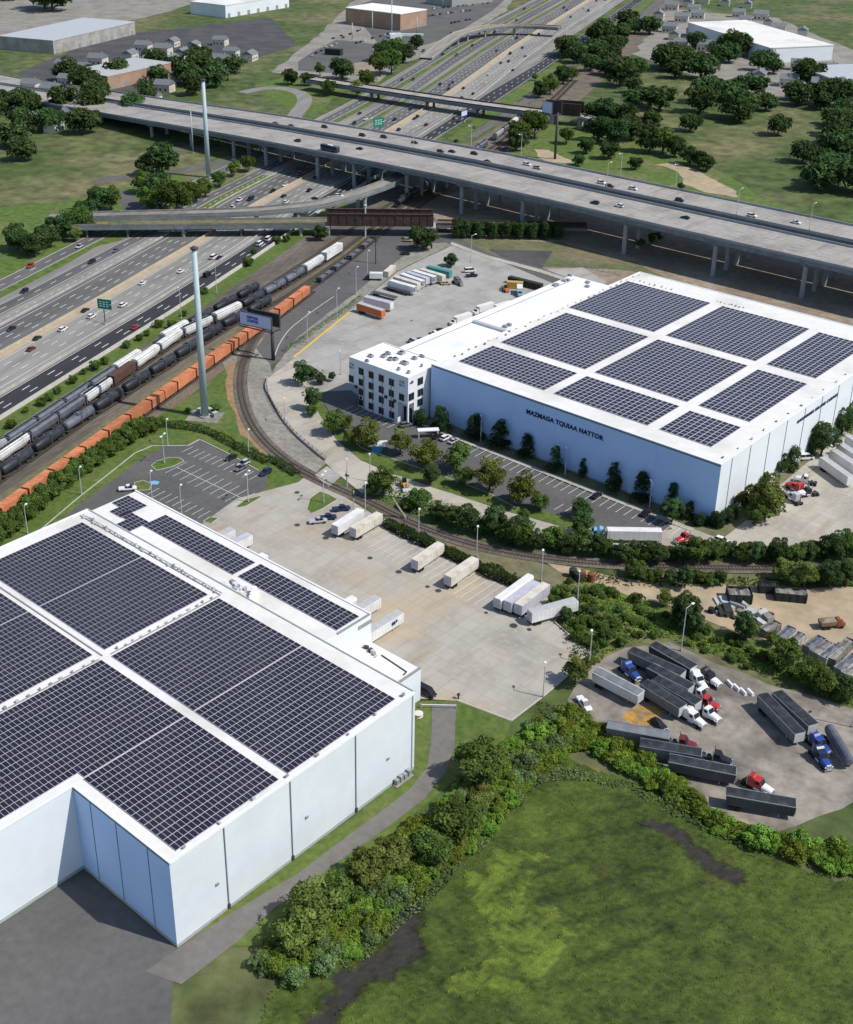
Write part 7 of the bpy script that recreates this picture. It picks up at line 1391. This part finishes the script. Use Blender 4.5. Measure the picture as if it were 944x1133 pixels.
# undergrowth under the bushes: one uncountable mass each
def undergrowth(name, poly, dens, h, size, m, seed=1):
    rs = np.random.RandomState(seed); xs = [p[0] for p in poly]; ys = [p[1] for p in poly]; area = (max(xs) - min(xs)) * (max(ys) - min(ys)); n = int(area * dens); P_ = np.stack([rs.uniform(min(xs), max(xs), n), rs.uniform(min(ys), max(ys), n)], 1)
    keep = [inside(p, poly) for p in P_]; P_ = P_[keep]; n = len(P_); z = np.array([max(.05, h * (.55 + .9 * noise.noise(Vector((p[0] * .22, p[1] * .22, seed))) + .4 * noise.noise(Vector((p[0] * .7, p[1] * .7, seed))))) for p in P_]) * rs.uniform(.5, 1., n)
    tone = np.array([1 + .55 * noise.noise(Vector((p[0] * .12, p[1] * .12, seed + 5.))) for p in P_]) * rs.uniform(.7, 1.3, n)
    o = leaf_obj(name, np.concatenate([P_, z[:, None]], 1), np.tile([0., 0., 1.], (n, 1)), size * rs.uniform(.6, 1.4, n), tone, LF[m]); return tag(o, None, None, None, 'stuff')
undergrowth('undergrowth', roughen(FT, 5, .8, 2), 8., 2.2, .42, 'bush', 1); undergrowth('undergrowth', roughen(TB, 5, .8, 3), 6.5, 1.8, .42, 'bush', 2); undergrowth('undergrowth', roughen(SL, 5, .8, 4), 3.6, .8, .42, 'bush', 3)
undergrowth('undergrowth', pxpoly([(400, 545), (440, 540), (540, 572), (600, 590), (650, 605), (760, 610), (860, 610), (944, 600), (944, 618), (850, 622), (740, 620), (640, 614), (560, 602), (500, 586), (450, 566)]), 2.2, 1.0, .5, 'tree', 4)
undergrowth('undergrowth', pxpoly([(632, 632), (700, 640), (790, 640), (950, 640), (950, 650), (780, 650), (700, 650), (640, 642)]), 2.2, .9, .5, 'tree', 5)
undergrowth('undergrowth', pxpoly([(618, 690), (640, 668), (665, 690), (668, 715), (652, 735), (625, 720)]), 3., .9, .45, 'dark', 6)
undergrowth('undergrowth', pxpoly([(596, 775), (640, 790), (650, 800), (620, 815), (590, 800)]), 4., .8, .4, 'yellow', 7)
undergrowth('undergrowth', roughen(pxpoly([(372, 1068), (420, 1030), (475, 975), (520, 930), (548, 900), (566, 872), (600, 855), (650, 853), (700, 868), (765, 902), (835, 944), (835, 950), (762, 912), (700, 880), (650, 864), (604, 868), (575, 884), (556, 912), (528, 944), (482, 990), (428, 1042), (380, 1078)]), 4, .9, 6), 7., 1.1, .34, 'grey', 8)
# ------------------------------------------------------------------ the marsh
MP = pxpoly([(645, 845), (700, 860), (765, 895), (835, 938), (1000, 990), (1010, 1180), (200, 1300), (240, 1180), (330, 1075), (400, 1020), (470, 950), (530, 900), (560, 870), (600, 838)])
xs = [p[0] for p in MP]; ys = [p[1] for p in MP]; st = .7; nx = int((max(xs) - min(xs)) / st); ny = int((max(ys) - min(ys)) / st)
BR = pxpoly([(400, 318), (455, 275), (520, 272), (515, 310), (490, 345), (545, 372), (585, 420), (578, 455), (530, 478), (470, 520), (420, 505), (385, 530), (352, 500), (400, 478), (440, 440), (425, 400), (400, 360)], fW); DK = pxpoly([(560, 165), (690, 160), (790, 250), (760, 300), (600, 400), (530, 380), (510, 290), (540, 230)], fW)
MU = [fW(320, 380), fW(285, 430), fW(245, 480), fW(200, 520), fW(150, 560)]; CK = [fW(732, 222), fW(765, 238), fW(800, 268), fW(835, 292), fW(880, 318)]
DT = [[fW(a, b), fW((a + c) / 2, (b + d) / 2 + 3), fW(c, d)] for a, b, c, d in ((470, 330, 600, 285), (500, 365, 720, 300), (540, 405, 800, 330), (585, 250, 720, 225), (620, 205, 700, 190), (420, 470, 520, 500), (600, 470, 760, 400), (300, 470, 420, 520))]
def dseg(p, pts):
    b = 1e9
    for a, c in zip(pts, pts[1:]):
        dx, dy = c[0] - a[0], c[1] - a[1]; t = max(0, min(1, ((p[0] - a[0]) * dx + (p[1] - a[1]) * dy) / (dx * dx + dy * dy))); b = min(b, math.dist(p, (a[0] + dx * t, a[1] + dy * t)))
    return b
vs, cols, idx, fs = [], [], {}, []
fuzz = lambda x, y, s, k: noise.noise(Vector((x * s, y * s, k)))
for j in range(ny + 1):
    for i in range(nx + 1):
        x, y = min(xs) + i * st, min(ys) + j * st; q = (x + 3.5 * fuzz(x, y, .09, 1) + 2.6 * fuzz(x, y, .35, 2), y + 3 * fuzz(x, y, .09, 3) + 1.5 * fuzz(x, y, .35, 4))
        if not inside(q, MP): continue
        n1, n2, n3 = fuzz(x, y, .05, 5), fuzz(x, y, .25, 6), fuzz(x, y, .9, 7)
        c = np.array([.061, .092, .013]) * (1 + .4 * n1 + .5 * n2 + .55 * n3 + .35 * fuzz(x, y, 2.1, 12)); c = c * 1.08 + np.array([.008, .006, 0]) * max(0, n1 + n2 * .5)
        z = .12 + .25 * max(0, n2) + .12 * n3
        if inside(q, BR): k = min(.9, max(.05, .5 + .8 * n2 + .6 * n3)); c = c * (1 - k) + np.array([.150, .205, .024]) * (1 + .3 * n3) * k; z += .25
        elif inside(q, DK): c *= np.array([.82, .85, .8])
        if fuzz(x, y, .11, 9) > .5: c = c * .8 + np.array([.03, .02, .008]) * .6
        dd = min(dseg((x, y), t_) for t_ in DT)
        if dd < .55: c = c * .62
        elif dd < 1.1: c = c * .85
        d1, d2 = dseg(q, MU), dseg(q, CK); d = min(d1 / 2.3, d2 / 1.25)
        if d < 1: c = np.array([.040, .036, .030]) * (1 + .5 * n3 + .3 * n2); z = .02 + .05 * n3
        elif d < 1.35: c = c * .55; z += .1
        idx[i, j] = len(vs); vs.append((x, y, max(.012, z))); cols.append((*np.clip(c, .004, 1), 1))
for (i, j), k in idx.items():
    if (i + 1, j) in idx and (i, j + 1) in idx and (i + 1, j + 1) in idx: fs.append((k, idx[i + 1, j], idx[i + 1, j + 1], idx[i, j + 1]))
me = bpy.data.meshes.new('marsh_ground'); me.from_pydata(vs, [], fs); ca = me.attributes.new('wet', 'FLOAT_COLOR', 'POINT'); ca.data.foreach_set('color', np.array(cols, dtype=np.float32).ravel())
mm = mat('marsh', (1, 1, 1), scale=2.5, var=.3, bump=.5); nt = mm.node_tree; at = nt.nodes.new('ShaderNodeAttribute'); at.attribute_name = 'wet'; pr = nt.nodes['Principled BSDF']; lk = pr.inputs['Base Color'].links[0].from_socket; mx = nt.nodes.new('ShaderNodeMix'); mx.data_type = 'RGBA'; mx.blend_type = 'MULTIPLY'; mx.inputs[0].default_value = 1; nt.links.new(at.outputs['Color'], mx.inputs[6]); nt.links.new(lk, mx.inputs[7]); nt.links.new(mx.outputs[2], pr.inputs['Base Color'])
me.materials.append(mm); o = bpy.data.objects.new('marsh_ground', me); COL.objects.link(o); tag(o, kind='structure')
# tufts of marsh grass
rs = np.random.RandomState(9); P_, T_ = [], []
for (x, y, z), c in zip(vs, cols):
    if c[1] > .05 and rs.rand() < .4: P_.append((x + rs.uniform(-.4, .4), y + rs.uniform(-.4, .4), z + .03)); T_.append(c[1] / .105 * rs.uniform(.85, 1.2))
o = leaf_obj('marsh_grass', np.array(P_), np.tile([.75, .3, 1.], (len(P_), 1)) * 3, .26 * rs.uniform(.6, 1.4, len(P_)), np.array(T_), LF['reed']); tag(o, kind='stuff')
# ------------------------------------------------------------------ odds and ends of the dirt yard and the far plots
def open_bin(name, label, cat, f, a, b, H, W, m, group=None, z=.12, inner='scrap'):
    p, q = f(*a, H), f(*b, H); t = thing(name, label, cat, ((p[0] + q[0]) / 2, (p[1] + q[1]) / 2, z), math.atan2(q[1] - p[1], q[0] - p[0]), group); h = math.dist(p, q) / 2
    MB().box(-h, h, -W / 2, -W / 2 + .12, .15, H).box(-h, h, W / 2 - .12, W / 2, .15, H).box(-h, -h + .12, -W / 2 + .12, W / 2 - .12, .15, H).box(h - .12, h, -W / 2 + .12, W / 2 - .12, .15, H).box(-h + .12, h - .12, -W / 2 + .12, W / 2 - .12, .15, .3).build('tub', m, t)
    mb = MB()
    for k in range(max(3, int(h * 1.4))):
        x = -h + .3 + k * (2 * h - .6) / max(2, int(h * 1.4) - 1)
        for s in (-1, 1): mb.box(x - .07, x + .07, s * (W / 2 + .05) - .047, s * (W / 2 + .05) + .047, .2, H - .05)
    mb.build('side_ribs', m, t)
    mb = MB(); rs = random.Random(int(h * 100))
    secs = [[(x, -W / 2 + .13, .31), (x, W / 2 - .13, .31), (x, W / 2 - .13, H * rs.uniform(.6, .9)), (x, 0, H * rs.uniform(.8, 1.1)), (x, -W / 2 + .13, H * rs.uniform(.6, .9))] for x in np.linspace(-h + .13, h - .13, 9)]
    mb.loft(secs); mb.build('contents', inner, t); return t
open_bin('scrap_container', 'dark green open container with a mound on top in the dirt yard', 'scrap container', fR, (320, 240), (440, 245), 2.9, 4.5, 'bin_dark', 'open containers in the dirt yard', inner='scrap')
open_bin('scrap_container', 'black open container beside the siding bushes in the dirt yard', 'scrap container', fR, (475, 205), (570, 210), 2.4, 2.8, 'bin_dark', 'open containers in the dirt yard', inner='bin_dark')
open_bin('scrap_container', 'long black container with grey roof in the dirt yard', 'scrap container', fR, (555, 235), (715, 250), 2.6, 3.6, 'bin_dark', 'open containers in the dirt yard', inner='scrap')
rows = [((495, 435), (570, 395)), ((580, 470), (640, 420)), ((640, 490), (690, 450)), ((715, 520), (790, 470)), ((745, 545), (830, 495)), ((790, 570), (870, 510)), ((835, 580), (935, 480)), ((870, 630), (960, 560)), ((905, 655), (990, 600))]
for i, (a, b) in enumerate(rows): open_bin('rolloff_container', 'weathered grey roll-off container in the dirt yard row, %s from the scrap heap' % nth(i), 'roll-off container', fR, a, b, 2.2, 2.5, ('scrap', 'grey_metal', 'tr_roofgrey')[i % 3], 'roll-off containers in the dirt yard', inner=('scrap', 'tank_grey')[i % 2])
rs = random.Random(4)
for i in range(26):
    x, y = rs.uniform(270, 520), rs.uniform(290, 400); y = 300 + (x - 270) * .25 + rs.uniform(-25, 60); w = rs.uniform(1.0, 2.8); l = rs.uniform(1.0, 4.5); h = rs.uniform(.4, 1.9); p = fR(x, y, .5)
    t = thing('scrap_slab', 'grey slab or panel lying in the scrap heap of the dirt yard', 'scrap', (*p, .11), rs.uniform(-.9, .3), 'pieces of the scrap heap')
    c_ = rs.choice(['scrap', 'scrap', 'grey_metal', 'galv', 'bin_dark', 'tr_roofgrey']); MB().hexa([(-l / 2, -w / 2, 0), (l / 2, -w / 2, 0), (l / 2, w / 2, 0), (-l / 2, w / 2, 0)], [(-l / 2 + .1, -w / 2 + .1, h), (l / 2 - .2, -w / 2, h * .8), (l / 2, w / 2 - .1, h * .7), (-l / 2, w / 2, h * rs.uniform(.7, 1.2))]).build('slab', c_, t)
small = fR(840, 405, 1.2); boxy('dump_truck', 'rusty brown tipper truck alone on the bright dirt', 'dump truck', (*small, .11), .9, [('tub', MB().hexa([(-3.4, -1.1, 1.2), (.6, -1.1, 1.2), (.6, 1.1, 1.2), (-3.4, 1.1, 1.2)], [(-3.6, -1.25, 2.4), (.8, -1.25, 2.4), (.8, 1.25, 2.4), (-3.6, 1.25, 2.4)]), 'wood'), ('load', MB().hexa([(-3.4, -1.1, 2.403), (.6, -1.1, 2.403), (.6, 1.1, 2.403), (-3.4, 1.1, 2.403)], [(-2.4, -.3, 2.9), (-.4, -.3, 2.8), (-.4, .3, 2.9), (-2.4, .3, 2.8)]), 'dirt_brown'), ('cab', MB().loft([[(x, -1.05, .7), (x, 1.05, .7), (x, .95, h), (x, -.95, h)] for x, h in ((1.0, 2.6), (2.0, 2.6), (2.4, 1.7), (3.2, 1.55))]), 'rust'), ('windscreen', MB().hexa([(2.03, -.85, 1.85), (2.42, -.85, 1.78), (2.42, .85, 1.78), (2.03, .85, 1.85)], [(1.95, -.8, 2.45), (2.05, -.8, 2.5), (2.05, .8, 2.5), (1.95, .8, 2.45)]), 'window_glass'), ('chassis', MB().box(-3.2, 3.0, -.5, .5, .75, 1.0), 'dark_metal')] + wheels_mb((-2.4, -1.2, 2.3), 1.1, .5))
for i, (x, y, c) in enumerate(((128, 282, 'bin_dark'), (165, 290, 'rust'), (205, 300, 'rust'), (152, 300, 'bin_dark'))):
    p = fQ(x, y, 1.0); t = thing('oil_tank', ['dark upright tank at the head of the dirt track', 'rusty red upright tank at the head of the dirt track', 'second rusty tank, nearer the scrub on the dirt track', 'small dark tank before the rusty one on the dirt track'][i], 'tank', (*p, .11), 0, 'tanks on the dirt track'); MB().cyl((0, 0, 0), (0, 0, 2.4), 1.1, n=14).build('tank', c, t); MB().cyl((0, 0, 2.403), (0, 0, 2.7), 1.05, .3, n=14).build('lid', c, t)
p = fR(238, 342, .5); t = thing('tyre_stack', 'black stack of tyres alone at the edge of the dirt yard', 'tyres', (*p, .11)); 
for k in range(3): MB().cyl((0, 0, .45 * k), (0, 0, .45 * k + .44), .95 - .05 * k, n=14).build('tyre', 'tyre', t)
p = fS(600, 195, .5)
for i, (x, y) in enumerate(((570, 183), (590, 195), (610, 207), (632, 209))):
    p = fS(x, y, .4); t = thing('concrete_block', 'white concrete block at the truck yard edge, %s in line from the packed trucks' % nth(i), 'concrete block', (*p, .12), -.5, 'white blocks at the truck yard edge'); MB().hexa([(-1.2, -.4, 0), (1.2, -.4, 0), (1.2, .4, 0), (-1.2, .4, 0)], [(-1.15, -.25, .8), (1.15, -.25, .8), (1.15, .25, .8), (-1.15, .25, .8)]).build('block', 'white_trim', t)
# canopy and hut by the verge
p = fK(255, 245, 1.5); t = thing('guard_hut', 'small blue and white hut with sloping white roof between the verge trees', 'hut', (*p, .2), .6); MB().box(-1.6, 1.6, -1.3, 1.3, 0, 2.4).build('wall', 'cyan_tarp', t); MB().hexa([(-2.4, -1.8, 2.403), (3.2, -1.8, 2.6), (3.2, 1.8, 2.6), (-2.4, 1.8, 2.403)], [(-2.4, -1.8, 2.5), (3.2, -1.8, 3.3), (3.2, 1.8, 3.3), (-2.4, 1.8, 2.5)]).build('roof', 'white_trim', t); MB().box(1.603, 1.64, -.4, .4, 0, 2.0).build('door', 'white_trim', t)
p = fK(468, 176, 2.6); t = thing('entrance_canopy', 'white flat entrance canopy over the office walkway', 'canopy', (*p, .2), .85); MB().box(-3.6, 3.6, -1.2, 1.2, 2.7, 2.95).build('roof', 'white_trim', t)
for x in (-3.3, 3.3):
    for y in (-.95, .95): MB().box(x - .1, x + .1, y - .1, y + .1, 0, 2.697).build('column', 'white_trim', t)
p = fG(592, 552, 1); t = thing('tarpaulin_stack', 'blue tarpaulin covered stack against the dock annex', 'covered stack', (*p, .16), .1); MB().hexa([(-1.6, -1, 0), (1.6, -1, 0), (1.6, 1, 0), (-1.6, 1, 0)], [(-1.2, -.6, 1.5), (1.3, -.7, 1.3), (1.2, .6, 1.6), (-1.3, .7, 1.4)]).build('tarpaulin', 'cyan_tarp', t); MB().box(-1.7, 1.7, -1.1, 1.1, -.1, .02).build('pallet', 'wood', t)
for i, (x, y) in enumerate(((480, 500), (500, 512), (520, 522), (640, 590), (665, 598))):
    p = fG(x, y, .5); t = thing('pallet_stack', 'low pallet stack against the dock annex, %s from the car park corner' % nth(i), 'pallets', (*p, .15), .1 * i, 'pallet stacks along the dock annex')
    for k in range(3): MB().box(-1.2, 1.2, -.9, .9, k * .34, k * .34 + .3).build('pallet', ('wood', 'grey_metal', 'dark_metal')[(i + k) % 3], t)
p = fG(538, 457, 0); tag(MB().poly(pxpoly([(520, 452), (540, 449), (557, 453), (548, 463), (527, 462)], fG), .30).build('parking_sign_paint', 'p_ltblue', fix=False), kind='structure')
# wheel and cable reel at the corner of the dock annex
p = fX5(790, 1100, .3) if False else frame(400, 700, 6.29)(398, 572, .4); t = thing('cable_reel', 'round pale cable reel lying on the grass at the warehouse corner', 'cable reel', (*p, .1)); MB().cyl((0, 0, 0), (0, 0, .12), 1.1, n=18).cyl((0, 0, .12), (0, 0, .7), .45, n=14).cyl((0, 0, .7), (0, 0, .82), 1.1, n=18).build('drum', 'tr_cream', t); MB().cyl((0, 0, .14), (0, 0, .68), .75, n=16).build('cable', 'grey_metal', t)
a, b = frame(400, 700, 6.29)(412, 512, .6), frame(400, 700, 6.29)(660, 517, .6); t = thing('barrier_arm', 'white barrier arm across the path at the warehouse corner', 'barrier', (*a, .12)); MB().bar((0, 0, .9), (b[0] - a[0], b[1] - a[1], .9), .16, .16).build('arm', 'white_trim', t); MB().box(-.2, .2, -.2, .2, 0, 1.2).build('post', 'grey_metal', t); MB().box(b[0] - a[0] - .1, b[0] - a[0] + .1, b[1] - a[1] - .1, b[1] - a[1] + .1, 0, .897).build('rest_post', 'grey_metal', t)
p = frame(400, 700, 6.29)(675, 445, .8); post('bollard', 'dark capped bollard where the yard meets the path', 'bollard', p, 1.3, .22, 'dark_metal')
for i, (f, x, y, r) in enumerate(((fO, 335, 96, .75), (fO, 336, 232, .8), (fO, 455, 286, .9), (fO, 640, 370, .7), (fO, 760, 428, .85), (fO, 880, 490, .6), (fO, 925, 507, .8), (fP, 560, 502, 1.0), (fP, 445, 448, .5), (fP, 625, 518, .6), (fX1, 100, 465, .6), (fX1, 395, 500, .5))):
    p = f(x, y); t = thing('drain_cover', 'dark drain cover set in the concrete, %s counted from the level crossing' % nth(i), 'drain cover', (p[0], p[1], .17), 0, 'drain covers in the yards'); MB().cyl((0, 0, 0), (0, 0, .04), r * 1.15, n=14).build('rim', 'conc_dark', t); MB().cyl((0, 0, .043), (0, 0, .06), r, n=14).build('lid', 'dark_metal', t)
# fence along the loop track, and along the lot
def fence(pts, h, label, m='grey_metal', step=3.):
    P_ = resample(smooth(pts, 1), step); t = thing('fence', label, 'fence', (P_[0].x, P_[0].y, 0)); o = P_[0]
    mb = MB()
    for a, b in zip(P_, P_[1:]):
        for z in (.35, h * .5, h - .15): mb.bar((a.x - o.x, a.y - o.y, z), (b.x - o.x, b.y - o.y, z), .06, .08)
    mb.build('rails', m, t)
    for q in P_[::1]: MB().box(q.x - o.x - .07, q.x - o.x + .07, q.y - o.y - .07, q.y - o.y + .07, 0, h).build('fence_post', m, t)
    return t
fence([fI(205, 275), fI(208, 320), fI(235, 375), fI(275, 435), fI(330, 500), fI(395, 555), fI(440, 590), fI(470, 615)], 1.7, 'dark fence along the inner side of the curved siding', 'dark_metal')
fence([fE(-30, 455), fE(60, 470), fE(150, 492)], 1.8, 'grey fence behind the bright annex roof', 'grey_metal')
ribbon('kerb', [fH(395, 655), fH(410, 610), fH(450, 550), fH(500, 510), fH(560, 465), fH(640, 410)], .28, .27, 'mark_white')
# retaining wall around the loop
t = thing('retaining_wall', 'low dark retaining wall curving between siding and concrete road', 'wall', (0, 0, 0)); mb = MB(); P_ = smooth([fI(212, 262), fI(200, 300), fI(228, 352), fI(270, 430), (fI(330, 500)), fI(400, 562), fI(455, 605)], 2)
for a, b in zip(P_, P_[1:]): mb.bar((a.x, a.y, 0), (b.x, b.y, 0), .5, .9)
mb.build('wall', 'conc', t)
# distant halls and rows of parked cars
def hall(label, p, q, depth, H, wall, roof, parts=True):
    d = Vector((q[0] - p[0], q[1] - p[1], 0)); L_ = d.length; t = thing('hall', label, 'industrial hall', (p[0], p[1], 0), math.atan2(d.y, d.x))
    w = MB().box(0, L_, 0, depth, 0, H).build('wall', wall, t); MB().box(-.3, L_ + .3, -.3, depth + .3, H + .003, H + .7).build('roof', roof, t)
    for k in range(max(2, int(L_ / 14))): x = 5 + k * (L_ - 10) / max(1, int(L_ / 14) - 1); MB().box(x - 2, x + 2, -.15, -.003, .2, 4.2).build('gate', 'grey_metal', t)
    return t
hall('far flat brick hall with a big white roof near the top of the picture', G(443, 34), G(472, 28.5), 70, 15, 'brick', 'roof_bright')
for lb, p, q, dp, H, wl_, rf in (('low grey hall at the far end of the upper yard', G(500, 8), G(545, 2), 40, 10, 'grey_metal', 'galv'), ('distant white hall left of the far yard', G(250, 20), G(320, 8), 50, 12, 'white_wall', 'roof_white'), ('distant grey hall in the upper left corner', G(60, 60), G(150, 38), 60, 11, 'conc', 'galv'), ('distant brick hall at the top left edge', G(120, 100), G(190, 84), 40, 10, 'brick', 'tr_roofgrey'), ('distant white hall in the upper right corner', G(760, 40), G(850, 70), 60, 12, 'white_wall', 'roof_white'), ('distant grey hall at the right edge behind the wood', G(880, 90), G(960, 120), 50, 11, 'conc', 'galv')): hall(lb, p, q, dp, H, wl_, rf)
def house():
    t = thing('house', 'x', 'house'); MB().box(-6, 6, -4.5, 4.5, 0, 5.4).build('wall', 'tr_cream', t)
    r = MB().add([(-6.5, -5, 5.403), (6.5, -5, 5.403), (6.5, 5, 5.403), (-6.5, 5, 5.403), (-6.5, 0, 8.4), (6.5, 0, 8.4)], [(0, 1, 5, 4), (2, 3, 4, 5), (1, 2, 5), (3, 0, 4), (3, 2, 1, 0)]).build('roof', 'dump_grey', t); MB().box(2.5, 3.4, .6, 1.4, 7.2, 9.2).build('chimney', 'brick', r)
    for x in (-4, -1, 3): MB().box(x - .6, x + .6, -4.56, -4.503, 1.2, 2.8).build('window', 'window_glass', t)
    return t
HP_ = Proto(house); rs = random.Random(21)
for poly, n in ((pxpoly([(40, 150), (200, 105), (300, 60), (260, 40), (100, 70), (0, 110)]), 34), (pxpoly([(690, 40), (860, 100), (980, 180), (1000, 120), (900, 40), (760, -20)]), 40)):
    k = 0; tries = 0; got = []
    while k < n and tries < 3000:
        tries += 1; p = (rs.uniform(min(q[0] for q in poly), max(q[0] for q in poly)), rs.uniform(min(q[1] for q in poly), max(q[1] for q in poly)))
        if not inside(p, poly): continue
        p = (round(p[0] / 26) * 26, round(p[1] / 34) * 34 + rs.uniform(-2, 2))
        if any(math.dist(p, q) < 20 for q in got): continue
        got.append(p); HP_.put((p[0], p[1], 0), rs.choice([0, 0, 1.57]) + .4, 'small grey roofed house among the trees in the far distance', 'houses in the far distance', rs.uniform(.9, 1.2)); k += 1
rs = random.Random(8); kinds = [('suv', 'black'), ('sedan', 'black'), ('sedan', 'grey'), ('suv', 'white'), ('sedan', 'silver'), ('van', 'white'), ('suv', 'navy'), ('sedan', 'dkred')]
yard = 'cars and vans packed in the far industrial yards'
for r_, (a, b, n) in enumerate((((395, 48), (430, 38), 9), ((380, 42), (400, 33), 6), ((360, 46), (378, 40), 5), ((345, 62), (372, 49), 6), ((408, 58), (430, 52), 5), ((475, 18), (520, 12), 12), ((480, 10), (540, 4), 12), ((500, 26), (520, 22), 6))):
    for i in range(n):
        if rs.random() < .2: continue
        t_ = i / (n - 1); p = G(a[0] + (b[0] - a[0]) * t_, a[1] + (b[1] - a[1]) * t_); k, c = rs.choice(kinds); put_car(p, 1.9 + rs.uniform(-.1, .1), k, c, 'parked vehicle packed among others in the far industrial yards', yard)
p = G(361, 60); container('shipping_container', 'dark container standing alone in the far dark yard', p, (p[0] + 14, p[1] + 5), 'bin_dark', 5, 6, .1)
p = G(452, 27); t = thing('crane_arm', 'white folded conveyor machine beside the far brick hall', 'machine', (*G(437, 42), .1), .9); MB().bar((0, 0, 2), (26, -6, 2), 2.0, 2.0).build('boom', 'white_trim', t); MB().box(-5, 6, -4, 4, 0, 4).build('base', 'white_trim', t)
# ------------------------------------------------------------------ light, sky, camera
sun_dir = Vector((.75, .30, 1.0)).normalized()
sd = bpy.data.lights.new('sun', 'SUN'); sd.energy = 4.5; sd.angle = R(.53); sd.color = (1.0, .955, .89)
so = bpy.data.objects.new('sun', sd); COL.objects.link(so); so.rotation_euler = (-sun_dir).to_track_quat('-Z', 'Y').to_euler(); so.location = (0, 0, 400)
w = bpy.data.worlds.new('World'); SC.world = w; w.use_nodes = True; nt = w.node_tree; sky = nt.nodes.new('ShaderNodeTexSky'); sky.sky_type = 'NISHITA'; sky.sun_disc = False
sky.sun_elevation = math.asin(sun_dir.z); sky.sun_rotation = math.atan2(sun_dir.x, sun_dir.y); sky.altitude = 100; sky.air_density = 1.0; sky.dust_density = .6; sky.ozone_density = 1.2
nt.links.new(sky.outputs[0], nt.nodes['Background'].inputs['Color']); nt.nodes['Background'].inputs['Strength'].default_value = .13
cd = bpy.data.cameras.new('camera'); co = bpy.data.objects.new('camera', cd); COL.objects.link(co); SC.camera = co
co.location = (0, 0, CAMH); co.rotation_euler = (math.pi / 2 - TILT, 0, YAW)
cd.sensor_fit = 'VERTICAL'; cd.sensor_height = 24; cd.lens = FPX / 1133 * 24; cd.shift_x = (472 - CX) / 1133; cd.shift_y = -(566.5 - CY) / 1133; cd.clip_start = 1; cd.clip_end = 8000
SC.view_settings.view_transform = 'Standard'; SC.view_settings.look = 'None'; SC.view_settings.exposure = 0; SC.view_settings.gamma = 1
SC.cycles.max_bounces = 5; SC.cycles.diffuse_bounces = 2; SC.cycles.glossy_bounces = 2; SC.cycles.transmission_bounces = 2
left = [o.name for o in COL.objects if o.get('label') == 'x']
if left: print('UNLABELLED', left[:10])
